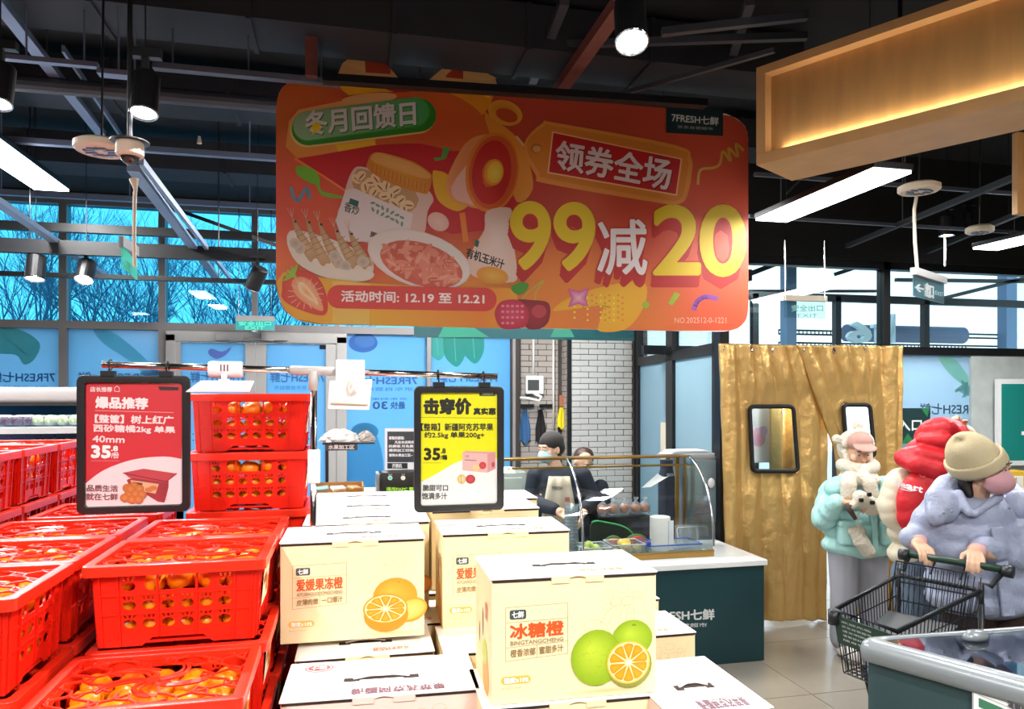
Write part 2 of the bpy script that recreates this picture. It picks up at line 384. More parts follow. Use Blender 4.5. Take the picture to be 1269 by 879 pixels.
# double glass door between pixel 207 and 430
dx0, dx1 = bx(207), bx(430); dzt = bz(416, 300)
dfr = MB(); frame_piece(dfr, dx0, dx0+.09, 0, dzt, BACK-.08, BACK-.0); frame_piece(dfr, dx1-.1, dx1, 0, dzt, BACK-.08, BACK)
frame_piece(dfr, dx0, dx1, dzt-.07, ZM0, BACK-.08, BACK)
dd = st(dfr.build('door_1', M_alul, bevel=.008))
for (pa, pb, ga, gb) in ((216, 317, 226, 305), (318, 420, 331, 404)):
    a, b, g0, g1 = bx(pa), bx(pb), bx(ga), bx(gb); z1 = dzt-.075; gz = bz(426, 300)
    lf = MB(); Y0, Y1 = BACK-.07, BACK-.01
    lf.box((a, Y0, .02), (g0, Y1, z1)).box((g1, Y0, .02), (b, Y1, z1)).box((g0, Y0, gz), (g1, Y1, z1)).box((g0, Y0, .02), (g1, Y1, .22))
    leaf = lf.build('door_leaf', M_alul, dd, bevel=.006)
    MB().box((g0, BACK-.045, .22), (g1, BACK-.04, gz)).build('pane', M_film, leaf)
    hx = g1+.03 if pa < 300 else g0-.04
    MB().tube([(hx, Y0-.05, .9), (hx, Y0-.05, 1.35)], .012).build('door_handle', M_steel, leaf)
    cv = plane_canvas((0, BACK-.052, 0), (0, -1, 0), .0003)
    if pa < 300:
        cv.text('京东自营超市', (262, 476, 300, 481), '5a94d8', 0, True); cv.text('7FRESH七鲜', (236, 461, 303, 474), '5c9cdc', .2, True)
        cv.poly(spl([(262, 432), (275, 436), (287, 430), (280, 440), (268, 445), (258, 438)], 3, True), '8f96d4')
    else:
        cv.text('7FRESH七鲜', (335, 461, 402, 474), '5c9cdc', .2, True); cv.text('京东自营超市', (340, 478, 380, 483), '5c9cdc', 0, True)
        cv.poly([(396, 428), (404, 428), (404, 433), (396, 433)], '1b2733')
    cv.build('film_print', leaf, m=FILMPRINT)
for px in (285, 340):
    p = atY(px, 418, BACK-.12)
    c = MB().box((p.x-.12, BACK-.13, p.z-.03), (p.x+.12, BACK-.08, p.z+.03)).bar((p.x, BACK-.14, p.z-.035), (p.x+(.28 if px < 300 else -.28), BACK-.11, p.z-.01), .02, .012)
    c.build('door_closer', M_alul, dd, bevel=.004)
# ---------------------------------------------------------------- brick return beside the window wall
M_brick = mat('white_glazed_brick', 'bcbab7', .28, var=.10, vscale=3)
M_brick2 = mat('shaded_glazed_brick', 'b0a8a2', .22, var=.12, vscale=3)  # slightly darker, warmer tone for niche bricks and reveal tiles
M_mort = mat('dark_grout', '45403e', .8)
xa, xb = bx(708), bx(784)
wb = st(MB().box((bx(632, BACK+.25)-.05, BACK+.31, 0), (xb+.3, BACK+.45, CEIL)).box((xa, BACK+.012, 0), (xb+.1, BACK+.31, CEIL)).build('wall_back', M_mort))
bh, bw = .0605, .192
proto = {}
def bricks(x0, x1, y, z0, z1, m, nm='brick'):
    row = 0; z = z0
    while z < z1:
        x = x0 - (bw/2 if row % 2 else 0)
        while x < x1-.01:
            l, r = max(x, x0), min(x+bw, x1)
            if r-l > .02:
                k = (round(r-l, 2), m.name)
                if k not in proto:
                    w = (r-l)-.005; proto[k] = MB().box((.0025, -.012, .0025), (w, .004, bh-.0025)).build(nm, m, wb, bevel=.002, segs=1); o = proto[k]
                else: o = proto[k].copy(); COL.objects.link(o); o.parent = wb
                o.location = (l, y+random.uniform(-.0015, .0015), z)
            x += bw
        z += bh; row += 1
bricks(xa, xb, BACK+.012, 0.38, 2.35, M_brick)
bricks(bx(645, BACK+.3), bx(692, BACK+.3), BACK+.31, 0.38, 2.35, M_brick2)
# narrow tiled reveal and black corner strips
rv = MB(); X = xa-.012
for k in range(28):
    z = .66+k*bh
    for q in range(2): rv.box((X, BACK+.02+q*.145+(k % 2)*.03, z+.003), (X+.012, BACK+.15+q*.145+(k % 2)*.03, z+bh-.003))
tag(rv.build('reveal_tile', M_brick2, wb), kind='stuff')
st(MB().box((bx(703.5), BACK-.01, 0), (xa, BACK+.03, CEIL)).build('trim_2', M_black))
st(MB().box((bx(632), BACK-.04, 0), (bx(643), BACK+.3, CEIL)).build('trim_3', mat('dark_bronze', '2b2320', .5)))
# ---------------------------------------------------------------- angled glazed side of the entrance lobby
A = Vector((bx(786), BACK, 0)); B = Vector((2.60, CUR, 0)); DV = (B-A)
LOB = 2.66
def sp(px):  # parameter along A-B where a pixel column meets it
    r = ray(px, 490); n = Vector((-DV.y, DV.x, 0)); t = (A-EYEV).dot(n)/r.dot(n); return (EYEV+r*t)
def lobby_piece(mb, pa, pb, z0, z1, th=.06, off=0):
    a, b = sp(pa), sp(pb); d = DV.normalized(); n = Vector((-d.y, d.x, 0))
    if n.dot(RT) < 0: n = -n
    a = a+n*off; b = b+n*off
    q = [Vector((p.x, p.y, z0)) for p in (a, b, b+n*th, a+n*th)]; mb.prism(q, (0, 0, z1-z0))
zt0, zt1 = 1.955, 2.035
fm = MB()
for pa, pb in ((785, 790), (825, 833), (882, 893.5)): lobby_piece(fm, pa, pb, 0, LOB)
lobby_piece(fm, 785, 893, zt0, zt1); lobby_piece(fm, 785, 893, LOB-.05, LOB); lobby_piece(fm, 785, 893, 0, .1)
w8 = st(fm.build('window_8', M_black))
for pa, pb in ((790, 825), (833, 882)):
    g = MB(); lobby_piece(g, pa, pb, zt1, LOB-.05, .006, .03); g.build('pane', M_gR, w8)
    g = MB(); lobby_piece(g, pa, pb, .1, zt0, .006, .03); g.build('pane', M_filmG, w8)
g = MB(); lobby_piece(g, 817, 826, 1.02, 1.4, .004, .012); g.build('paper_notice', M_cream, w8)
# ---------------------------------------------------------------- right glazed front (Y = CUR), doorway behind the curtains
def cx(px, Y=CUR): return atY(px, 490, Y).x
def cz(py, px, Y=CUR): return atY(px, py, Y).z
XR = 7.0; x0 = B.x
st(MB().box((x0, CUR-.06, 2.655), (XR, CUR+.12, CEIL)).build('trim_4', M_black2))
# soffit closing the lower bay ceiling beyond the sign line
zA = cz(441, 1200); zB = cz(431.5, 1200)
fr = MB()
xm = cx(1096)
for a, b, z0, z1 in ((xm-.028, xm+.028, 0, 2.66), (cx(893)-.02, cx(893)+.04, 0, 2.66), (cx(1269)+.15, cx(1269)+.21, 0, 2.66)):
    fr.box((a, CUR-.03, z0), (b, CUR+.05, z1))
fr.box((x0, CUR-.03, zA), (XR, CUR+.05, zB)); fr.box((x0, CUR-.03, 2.60), (XR, CUR+.05, 2.66))
w9 = st(fr.build('window_9', M_black))
for a, b in ((cx(893)+.04, xm-.028), (xm+.028, cx(1269)+.15), (cx(1269)+.21, XR)):
    MB().box((a, CUR, zB), (b, CUR+.006, 2.60)).build('pane', M_gR, w9)
pl = MB().box((cx(1115)+.0, CUR, .1), (cx(1201), CUR+.006, zA)).build('pane', M_filmP, w9)
MB().box((cx(1269)+.5, CUR, 0), (XR, CUR+.006, zA)).build('pane', M_filmP, w9)
cv = plane_canvas((0, CUR-.002, 0), (0, -1, 0), .0005)
cv.poly(spl([(1163, 442), (1178, 441), (1192, 455), (1201, 470), (1197, 478), (1186, 472), (1172, 458)], 4, True), 'a5dcc8')
for a in range(7): cv.poly(ell(1197+a*1.5-6, 480+(a % 3)*3, 10, 2.2, -40+35*a), '8fc8c8')
cv.text('7FRESH七鲜', (1140, 500, 1214, 514), '5f8ba8', .25, True); cv.text('京东自营', (1165, 519, 1206, 526), '5f8ba8', 0, True)
cv.build('film_print', w9, m=FILMPRINT)
# pillar with marble cap
st(MB().box((cx(1201), CUR-.02, 0), (cx(1269)+.5, CUR+.15, zA)).build('wall_entrance', mat('marbled_panel', 'b9c2c2', .35, var=.35, vscale=6)))
# dark board with entrance lettering
def board(name, label, cat, px0, py0, px1, py1, Y, th, m, cvf, border=None, bev=.002):
    a = atY(px0, py1, Y); b = atY(px1, py0, Y)
    t = thing(name, label, cat, ((a.x+b.x)/2, Y, min(a.z, b.z)))
    MB().box((a.x, Y, a.z), (b.x, Y+th, b.z)).build('board', m, t, True, bevel=bev)
    cv = plane_canvas((0, Y-.0008, 0), (0, -1, 0), .0005); cvf(cv); 
    if cv.f: cv.build('printed_face', t, True)
    return t
def f(cv):
    cv.poly([(1112, 506), (1152, 506), (1152, 550), (1112, 550)], '1d3b3e')
    cv.poly([(1141, 506), (1152, 506), (1149, 517)], '2e7d4c'); cv.poly([(1117, 550), (1125, 537), (1134, 550)], '2e7d4c')
    cv.text('入口', (1113, 520, 1142, 534), 'eef2f0', .35)
board('entrance_sign', 'dark green board with large white entrance characters beside the gold curtains', 'sign', 1111, 506, 1153, 550, CUR-.06, .02, M_black, f)
def f(cv):
    cv.poly([(1238, 470), (1290, 470), (1290, 577), (1238, 577)], 'eef4f4'); cv.poly([(1241, 476), (1287, 476), (1287, 571), (1241, 571)], '168a83')
    cv.text('—', (1266, 535, 1271, 539), 'ffffff', .4)
board('teal_poster_panel', 'teal poster panel with a white border on the far right wall', 'poster', 1238, 470, 1290, 577, CUR-.1, .04, M_white, f)
# outer lobby behind the curtains: second door line
ol = MB(); YO = 6.1
for a in (2.9, 3.72, 4.6, 5.6): ol.box((a-.03, YO, 0), (a+.03, YO+.06, 2.6))
ol.box((2.6, YO, 2.02), (7, YO+.06, 2.1)); ol.box((2.6, YO, 2.55), (7, YO+.06, 2.62))
st(ol.build('door_2', M_black))
# outside steelwork seen through the upper panes
M_steelB = mat('painted_steel_grey', '6d86a4', .6)
hb = MB()
for z in (bz(411, 1000, 6.6), bz(430, 1000, 6.6)): pass
Yt = 7.4
za, zb = atY(1100, 412, Yt).z, atY(1100, 427, Yt).z
for z in (za, zb):
    hb.tube([(atY(965, 0, Yt).x, Yt, z), (atY(1260, 0, Yt).x, Yt, z)], .012, 6); hb.tube([(atY(965, 0, Yt).x, Yt, z-.045), (atY(1260, 0, Yt).x, Yt, z-.045)], .012, 6)
    for k in range(50):
        x = atY(965, 0, Yt).x+k*.052
        hb.bar((x, Yt, z), (x, Yt, z-.045), .01, .01)
tr = tag(hb.build('steel_truss', M_black), 'thin ladder-like steel truss outside behind the upper glass', 'truss')
for i, (pa, pb) in enumerate(((972, 984), (1243, 1256))):
    a = atY(pa, 0, 7.3).x; b = atY(pb, 0, 7.3).x
    tag(MB().box((a, 7.25, 0), (b, 7.38, 4)).build('steel_column', M_steelB), ['blue-grey steel column outside left of the mirrored letters', 'blue-grey steel column outside at the far right window edge'][i], 'column')
a = atY(1052, 0, 7.1).x; b = atY(1199, 0, 7.1).x; z0, z1 = atY(1150, 425, 7.1).z, atY(1150, 404, 7.1).z
duct = MB(); duct.tube([(a, 7.15, (z0+z1)/2), (b-.02, 7.15, (z0+z1)/2), (b, 7.15, (z0+z1)/2)], [(z1-z0)/2, (z1-z0)/2, (z1-z0)/2.6], 16)
tag(duct.build('air_duct', mat('slate_duct', '5f6c88', .6), smooth=False), 'slate blue horizontal duct outside behind the letters', 'duct')
LET = mat('pale_blue_letter', 'dff4fb', .4)
for txt, q in (('6', (1052, 399, 1081, 425)), ('T', (1083, 402, 1096, 425)), ('N', (1100, 389, 1110, 425))):
    vs, fs, asp = glyphs(txt, .03, 3); Y = 6.7; a = atY(q[0], q[3], Y); b = atY(q[2], q[1], Y); z0_, z1_ = min(a.z, b.z), max(a.z, b.z)
    v = [(a.x+(1-x)*(b.x-a.x), Y, z0_+y*(z1_-z0_)) for x, y in vs]; n = len(v)
    v2 = [(x, y+.06, z) for x, y, z in v]; ec = {}
    for f_ in fs:
        for i in range(len(f_)):
            e = (f_[i], f_[(i+1) % len(f_)]); k = tuple(sorted(e)); ec.setdefault(k, []).append(e)
    sides = [(e[0][1], e[0][0], e[0][0]+n, e[0][1]+n) for e in ec.values() if len(e) == 1]
    nm = {'6': 'letter', 'T': 'letter', 'N': 'letter'}[txt]
    tag(mesh_obj('sign_letter', v+v2, fs+[tuple(i+n for i in reversed(f_)) for f_ in fs]+sides, LET), 'pale blue mirrored %s-like sign letter outside the upper window' % {'6': 'round', 'T': 'T', 'N': 'tall N'}[txt], 'letter')
hr = MB()
for p0, p1, w in (((928, 340), (985, 318), .05), ((1035, 340), (1090, 322), .04), ((928, 361), (1085, 361), .03), ((1110, 347), (1269, 349), .04), ((1160, 372), (1269, 345), .04)):
    hr.bar(atY(*p0, 6.9), atY(*p1, 6.9), w, w)
tag(hr.build('canopy_beam', M_black), 'dark beams of the entrance canopy outside the upper glass', 'beam')
# white shed and bare trees beyond the left glass
M_bark = mat('winter_bark', '8a8390', .9, var=.2)
def tree(x, y, h, seed, lab):
    rnd = random.Random(seed); mb = MB()
    def br(p, d, L, r, lv):
        n = 3; pts = [p]
        for i in range(n):
            d = (d+Vector((rnd.uniform(-.16, .16), rnd.uniform(-.16, .16), rnd.uniform(-.05, .12)))).normalized(); pts.append(pts[-1]+d*L/n)
        mb.tube(pts, [r, r*.85, r*.7, r*.55], 4 if lv > 1 else 6, cap=False)
        if lv >= 5: return
        for k in range(3 if lv < 3 else 4):
            ang = rnd.uniform(0, 6.28); sp_ = rnd.uniform(.35, .75)
            q = Vector((math.cos(ang)*sp_, math.sin(ang)*sp_*.8, rnd.uniform(-.1, .3)))
            br(pts[rnd.choice((2, 3, 3))], (d+q).normalized(), L*rnd.uniform(.62, .82), r*.55, lv+1)
    br(Vector((0, 0, -.1)), Vector((0, 0, 1)), h*.30, .055, 0)
    o = mb.build('bare_tree', M_bark); o.location = (x, y, 0)
    tag(o, lab, 'tree', 'bare winter trees outside the left windows')
for i, (px, Y, h) in enumerate(((-60, 11, 5.2), (20, 12.5, 5.6), (75, 10.5, 4.6), (130, 12, 5.4), (185, 11, 4.4), (240, 13, 6.2), (290, 11, 4.6), (345, 12.5, 5.4), (395, 12, 5))):
    tree(atY(px, 0, Y).x, Y, h, 20+i, 'bare leafless winter tree outside the upper left windows')
# ================================================================ CEILING FITTINGS
M_tube = mat('tube_diffuser', 'ffffff', .4, emit=9, ecol='f4fbff')
M_rail = mat('galvanised_rail', '7f8ba3', .45, metal=.4)
M_rust = mat('red_oxide_steel', '6a3a33', .7, var=.25, bump=.2, bscale=30)
M_duct = mat('dark_duct', '22242b', .7, var=.25)
def tube_fix(t, label):
    x, y, z, L, p = t
    o = thing('linear_ceiling_light', label, 'ceiling light', (x, y, z), 0, None)
    MB().box((-.1, -L/2-.01, 0), (.1, L/2+.01, .03)).build('housing', M_black, o, bevel=.004)
    MB().box((-.095, -L/2, -.012), (.095, L/2, 0)).build('diffuser', M_tube, o)
    h = MB()
    for s in (-1, 1): h.tube([(0, s*L*.35, .03), (0, s*L*.35, CEIL-z)], .003, 4)
    h.build('hanging_wire', M_black, o)
LBL = ['bright linear light in the dark ceiling at upper left', 'bright linear light in the ceiling below the wooden box beam', 'bright linear light at the far right edge of the ceiling']
for i, t in enumerate(TUBES): tube_fix(t, LBL[i] if i < 3 else ['bright linear ceiling light behind the viewpoint, over the crates', 'bright linear ceiling light behind the viewpoint, over the cartons', 'bright linear ceiling light right of the viewpoint', 'bright linear ceiling light left of the crates', 'bright linear ceiling light behind the promotion sign, over the service counter', 'bright linear ceiling light behind the promotion sign, nearer the glass door', 'bright linear ceiling light inside the entrance lobby'][i-3])
def rail(name, label, cat, pts, w, h, m):
    mb = MB(); mb.bar(pts[0], pts[1], w, h); return tag(mb.build(name, m), label, cat)
def hang(mb, p, r=.004): mb.tube([p, (p[0], p[1], CEIL)], r, 4)
# long inclined cable trays running to the windows
for i, (a, b, w, lab) in enumerate((((-8, -5), (125, 165), .05, 'pale cable tray crossing the upper left corner of the ceiling'),
        ((165, 208), (271, 348), .05, 'blue-grey sloping cable tray right of the dome camera'), ((-10, 245), (132, 343), .05, 'blue-grey sloping cable tray before the far left window'),
        ((78, 60), (150, 168), .012, 'thin conduit beside the pale cable tray'), ((175, 200), (285, 345), .02, 'thin tray edge behind the dome camera'))):
    h = 2.62; za = 2.62
    p0 = atZ(a[0], a[1], 3.15 if i in (0, 3) else 2.62); p1 = atZ(b[0], b[1], 3.15 if i in (0, 3) else 2.58)
    rail('cable_tray', lab, 'cable tray', (p0, p1), w, .03, M_rail)
rail('cable', 'black cable drooping from the tray towards the hanging sign', 'cable', (atY(205, 255, 5.6), atY(345, 305, 5.2)), .025, .025, M_black)
# black lighting tracks across the left windows
def xbar(name, label, cat, px0, py0, px1, Y, th, m, hgt=None, dp=None):
    a = atY(px0, py0, Y); b = atY(px1, py0, Y); b.z = a.z
    mb = MB(); mb.bar(a, b, dp or th, hgt or th); 
    for q in (.15, .5, .85): hang(mb, a.lerp(b, q))
    return tag(mb.build(name, m), label, cat)
for i, (py, th, Y) in enumerate(((281, .055, 5.3), (306, .085, 5.0), (341, .03, 5.6))):
    a = atY(-90, py-3, Y); b = atY(930, py, Y); b.z = a.z = atY(0, py-2, Y).z
    mb = MB(); mb.bar(a, b, .05, th)
    for q in (.1, .3, .6): hang(mb, a.lerp(b, q))
    tag(mb.build('lighting_track', M_black), ['upper thin black track across the windows', 'thick middle black lighting track carrying three spotlights', 'lowest thin black rod across the windows'][i], 'lighting track')
def spot(p, r, L, tilt, label, on=True, power=0, top=None, tdir=0, emis=26):
    o = thing('spotlight', label, 'spotlight', p); T = Matrix.Rotation(tdir, 4, 'Z') @ Matrix.Rotation(tilt, 4, 'X')
    mb = MB(); mb.lathe([(r*.9, L), (r, L*.95), (r, .0), (r*.97, -.001), (r*.9, .0), (r*.88, .02), (.001, .022)], n=24, M=T); mb.build('lamp_can', M_black, o, smooth=False, bevel=0)
    mb = MB(); mb.tube([T @ Vector((r*.98*math.cos(a*math.pi/12), r*.98*math.sin(a*math.pi/12), -.001)) for a in range(24)], .0035, 6, closed=True); mb.build('rim', M_steel, o)
    mb = MB(); mb.lathe([(.001, .012), (r*.86, .012), (r*.86, .006), (.001, .004)], n=24, M=T)
    mb.build('lens', mat('lamp_lens_lit', 'ffffff', .3, emit=emis, ecol='f2f8ff') if on else M_white, o)
    mb = MB(); q = T @ Vector((0, 0, L*.6)); mb.bar((q.x, q.y, q.z), (q.x, q.y, q.z+L*.8), .02, .02); mb.box((q.x-.05, q.y-.015, q.z+L*.75), (q.x+.05, q.y+.015, q.z+L*.75+.03)); mb.tube([(q.x, q.y, q.z+L*.8), (q.x, q.y, CEIL-p[2])], .0025, 5)
    mb.build('mounting', M_black, o)
    if power:
        l = bpy.data.lights.new('spot_lamp', 'SPOT'); l.energy = power; l.spot_size = R(95); l.spot_blend = .6; l.shadow_soft_size = .06; l.color = (1, .98, .95)
        lo = bpy.data.objects.new('spot_lamp', l); COL.objects.link(lo); lo.parent = o; lo.matrix_local = T @ Matrix.Translation((0, 0, -.02))
    return o
spot(at(178, 140, 2.35), .042, .14, R(-14), 'lit black spotlight above the dome camera', power=90)
spot(at(783, 52, 2.1), .047, .15, R(-22), 'lit black spotlight at top centre beside the rust-red beam', power=110, tdir=R(-15))
spot(at(-3, 128, 2.4), .042, .14, R(-14), 'lit spotlight cut by the left edge of the picture', power=60)
spot(atY(43, 346, 5.0), .055, .15, R(-12), 'small lit track spotlight, first from the left window edge', emis=10)
spot(atY(104, 347, 5.0), .052, .14, R(-30), 'small lit track spotlight, second from the left window edge', emis=10)
spot(atY(312, 357, 5.0), .05, .15, R(35), 'small black track spotlight tilted away, beside the hanging sign', on=False, tdir=R(50))
spot(atY(1173, 292, 4.1), .047, .13, 0, 'black cylinder downlight just right of the white ceiling disc', emis=3)
spot(atY(1201, 287, 4.4), .035, .14, 0, 'slim black downlight second from the white ceiling disc', emis=3)
def disc(p, r, label, cord=None):
    o = thing('ceiling_speaker', label, 'speaker', p)
    MB().lathe([(.001, .03), (r*.8, .03), (r, .02), (r, 0), (r*.9, -.008), (r*.86, -.006), (.001, -.006)], n=28).build('casing', M_cream, o, smooth=False)
    mb = MB()
    for k in range(9): 
        a = k*.7; mb.box((math.cos(a)*r*.45-r*.2, math.sin(a)*r*.45-.006, -.012), (math.cos(a)*r*.45+r*.2, math.sin(a)*r*.45+.006, -.006))
    mb.build('grille', M_rail, o)
    mb = MB(); mb.tube([(0, 0, .03), (.01, 0, CEIL-p[2])], .004, 6); mb.build('stem', M_black, o)
disc(at(126, 186, 2.6), .09, 'cream ceiling disc left of the dome camera')
disc(at(1139, 236, 3.5), .094, 'white ceiling disc right of the long linear light')
disc(at(1214, 287, 4.0), .07, 'small white ceiling disc at right beside the slim downlight')
o = thing('dome_camera', 'cream dome security camera with a smoked dome', 'camera', at(161, 188, 2.35))
MB().lathe([(.001, .03), (.04, .03), (.042, .02), (.042, -.01), (.036, -.018), (.001, -.018)], n=24).build('casing', M_cream, o)
MB().ball((0, 0, -.015), .029, 16, 10).build('smoked_dome', mat('smoked_dome', '2a2320', .08, spec=.9), o, smooth=True)
MB().tube([(0, 0, .03), (0, 0, 3.45-o.location.z)], .008, 8).lathe([(.058, .034), (.058, .03), (.001, .03)][::-1], n=20).build('drop_pole', M_black, o)
# pendant conduit ends, pipe, ducts
tag(MB().tube([at(166, 222, 3.1), at(168, 235, 3.1), at(167, 245, 3.1)], [.02, .008, .008], 8).tube([at(167, 238, 3.1), at(166, 300, 3.1), at(167, 331, 3.1)], .008, 6).build('pendant_conduit', M_cream), 'cream pendant conduit below the dome camera', 'conduit')
tag(MB().tube([at(1136, 243, 3.55), at(1133, 260, 3.55), at(1134, 300, 3.55), at(1137, 338, 3.55)], .008, 6).build('pendant_conduit', M_cream), 'cream cord dropping from the white disc to the arrow sign', 'cord')
tag(MB().tube([at(1171, 290, 3.75), at(1171, 330, 3.75)], .005, 6).build('hanging_chain', M_steel), 'thin chain holding the arrow sign', 'chain')
tag(MB().tube([at(973, 298, 4.45), at(973, 371, 4.45)], .004, 6).tube([at(1022, 298, 4.45), at(1022, 371, 4.45)], .004, 6).build('hanging_wire', M_steel), 'pair of wires above the pale exit sign', 'wire')
def xrun(name, label, cat, px0, px1, py, Z, w, h, m, round_=False):
    """run parallel to the window wall at height Z, seen at py near px0"""
    p = atZ(px0, py, Z); q = atY(px1, 300, p.y); q.z = Z; mb = MB()
    if round_: mb.tube([p, q], w/2, 12)
    else: mb.bar(p, q, w, h)
    for k in (.1, .5, .9): hang(mb, tuple(p.lerp(q, k)+Vector((0, 0, h/2))))
    return tag(mb.build(name, m, smooth=False), label, cat)
M_dk = mat('dark_pipe_paint', '3a3d47', .5)
xrun('ceiling_pipe', 'thick dark round pipe running behind the left spotlight', 'pipe', -60, 900, 96, 3.1, .075, .075, M_dk, True)
xrun('ceiling_rail', 'thin bright rail at the upper left above the spotlight', 'rail', -60, 122, 65, 3.0, .03, .02, M_rail)
xrun('ceiling_rail', 'short pale rail beside the left spotlight mounting', 'rail', 122, 172, 90, 2.95, .05, .02, M_rail)
xrun('ceiling_rail', 'grey rail running from the left spotlight to the sign top', 'rail', 190, 420, 82, 3.05, .04, .025, mat('dull_rail', '555b69', .5))
xrun('ceiling_rail', 'faint rail above the left disc speaker', 'rail', -40, 345, 170, 3.0, .04, .03, M_rail)
xrun('ceiling_rail', 'long thin rail across the ceiling just above the windows', 'rail', -40, 345, 236, 3.1, .04, .04, M_rail)
xrun('ceiling_rail', 'pale thin rail right of the sign behind the long light', 'rail', 928, 1290, 268, 2.72, .02, .02, mat('dull_rail', '555b69', .5))
xrun('ceiling_rail', 'thin rail behind the white ceiling disc', 'rail', 935, 1290, 216, 2.8, .02, .02, mat('dull_rail', '555b69', .5))
for i, (a, b) in enumerate((((1050, 305), (1269, 215)), ((1150, 312), (1269, 262)))):
    rail('ceiling_strut', ['long strut sloping behind the right ceiling disc', 'short strut near the right window head'][i], 'strut', (atZ(*a, 2.72), atZ(*b, 2.72)), .03, .03, M_duct)
# ducts (dark, large)
def duct_box(label, pa, Z, X0, X1, dy, h):
    y = atZ(300, pa, Z).y; mb = MB(); mb.box((X0, y, Z), (X1, y+dy, Z+h))
    for k in range(int((X1-X0)/.6)): mb.box((X0+.6*k-.01, y-.012, Z-.012), (X0+.6*k+.01, y+dy+.012, Z+h+.0))
    tag(mb.build('air_duct', M_duct), label, 'duct')
duct_box('wide dark air duct crossing above the hanging sign', 20, 3.22, -3.4, 2.2, .30, .2)
duct_box('second dark duct behind the ceiling pipe', 130, 3.2, -3.6, 3.2, .28, .18)
duct_box('flat dark duct near the window head at left', 215, 3.15, -5, 1.6, .3, .2)
p = at(232, -32, 2.9); tag(MB().box((p.x, p.y, p.z), (p.x+.34, p.y+.3, p.z+.2)).build('fan_coil_unit', mat('grey_brown_casing', '5a5350', .7), bevel=.01), 'grey-brown fan coil unit at the top edge of the ceiling', 'unit')
tag(MB().bar(at(386, -20, 3.2), at(386, 96, 3.2), .05, .05).build('steel_hanger', M_rust), 'rust-red vertical steel hanger above the left of the sign', 'hanger')
tag(MB().bar(at(786, -20, 2.6), at(690, 116, 3.7), .06, .05).build('steel_strut', M_rust), 'rust-red diagonal steel strut beside the top spotlight', 'strut')
for i, (a, b, d0, d1, w) in enumerate((((740, 125), (960, 62), 3.7, 3.0, .02), ((660, 100), (700, 0), 3.8, 3.0, .04), ((560, 60), (1000, 45), 3.4, 3.2, .03), ((905, 75), (930, 0), 3.6, 3.0, .04), ((820, 40), (1000, 20), 3, 3, .03), ((975, 240), (1010, 205), 4, 4, .01))):
    rail('ceiling_strut', ['thin twisted strut reaching to the wooden beam', 'dark strut behind the rust-red strut', 'long dark rail over the sign top', 'dark strut left of the wooden beam top', 'short dark rail beside the top spotlight', 'thin wire strut under the wooden beam'][i], 'strut', (at(*a, d0), at(*b, d1)), w, w, M_dk)
for k, (px, py) in enumerate(((282, 115), (247, 169))):
    o = tag(MB().tube([at(px, py, 3.6), at(px, py+9, 3.6)], [.006, .012], 8).build('sprinkler_head', M_cream), ['small sprinkler head hanging under the pipe', 'small round sprinkler head above the far left window'][k], 'sprinkler')
# exit signs
M_exitg = mat('exit_sign_green', '1fb58a', .4, emit=.7, ecol='25d8a0')
def f(cv): cv.poly([(292, 398), (340, 398), (340, 409), (292, 409)], '2ea8a8'); cv.text('安全出口', (296, 398.5, 336, 403.5), '5fffd0', .15); cv.text('EXIT', (304, 404.5, 328, 408.5), '5fffd0', .15)
t = board('exit_sign', 'green lit exit sign above the double glass door', 'exit sign', 292, 392, 340, 409, BACK-.35, .03, M_alul, f)
h = MB()
for px in (296, 336):
    p = atY(px, 392, BACK-.34); h.tube([p, (p.x, p.y, CEIL)], .004, 5)
h.build('hanging_wire', M_steel, t, True)
o = thing('exit_sign', 'green glass exit sign seen edge-on below the dome camera', 'exit sign', at(158, 345, 3.6))
q = [at(149, 300, 3.5), at(169, 310, 3.9), at(167, 345, 3.9), at(151, 324, 3.5)]
a, b = at(150, 0, 3.5), at(169, 0, 3.9); 
MB().bar(at(150, 299, 3.5), at(170, 312, 3.95), .02, .05).build('rail', M_alu, o, True)
zt, zb = at(150, 303, 3.5).z, at(150, 331, 3.5).z
MB().prism([(a.x, a.y, zb), (b.x, b.y, zb), (b.x, b.y, zt-.02), (a.x, a.y, zt)], (.006, .0, 0)).build('glass_plate', glass('green_glass', (.35, .85, .75), .2, haze=.5, hcol=(.3, .9, .7), trans=(.1, .5, .4)), o, True)
cv = Canvas(lambda x, y: (a.lerp(b, x).x-.004, a.lerp(b, x).y, zt-.03-y*.09), (a-b).cross(Vector((0, 0, 1))), .0003)
cv.text('出口', (.3, .15, .8, .75), '1c9c78', .02); cv.build('lettering', o, True)
def f(cv): cv.text('安全出口', (981, 378, 1020, 386), '6fae9e', .25); cv.text('EXIT', (988.5, 389, 1013, 393.5), '7f9f9a', .1)
Ys = atY(1000, 380, 4.4).y
o = thing('exit_sign', 'clear exit sign with pale green characters above the gold curtains', 'exit sign', atY(1000, 400, 4.4))
a = atY(972, 394, 4.4); b = atY(1024, 364, 4.4); z0 = atY(1000, 370, 4.4).z
MB().box((a.x, 4.385, z0-.02), (b.x, 4.415, z0+.02)).build('rail', M_cream, o, True, bevel=.004)
MB().box((a.x, 4.398, a.z), (b.x-.01, 4.402, z0-.02)).build('glass_plate', glass('clear_plate', (.86, .96, .96), .15), o, True)
cv = plane_canvas((0, 4.396, 0), (0, -1, 0)); f(cv); cv.build('lettering', o, True)
o = thing('exit_sign', 'arrow exit sign on a chain before the upper right window', 'exit sign', at(1152, 370, 3.6))
a, b = at(1132, 336, 3.5), at(1170, 327, 3.8); zt = a.z
MB().bar(a, (b.x, b.y, zt), .03, .035).build('rail', M_alul, o, True)
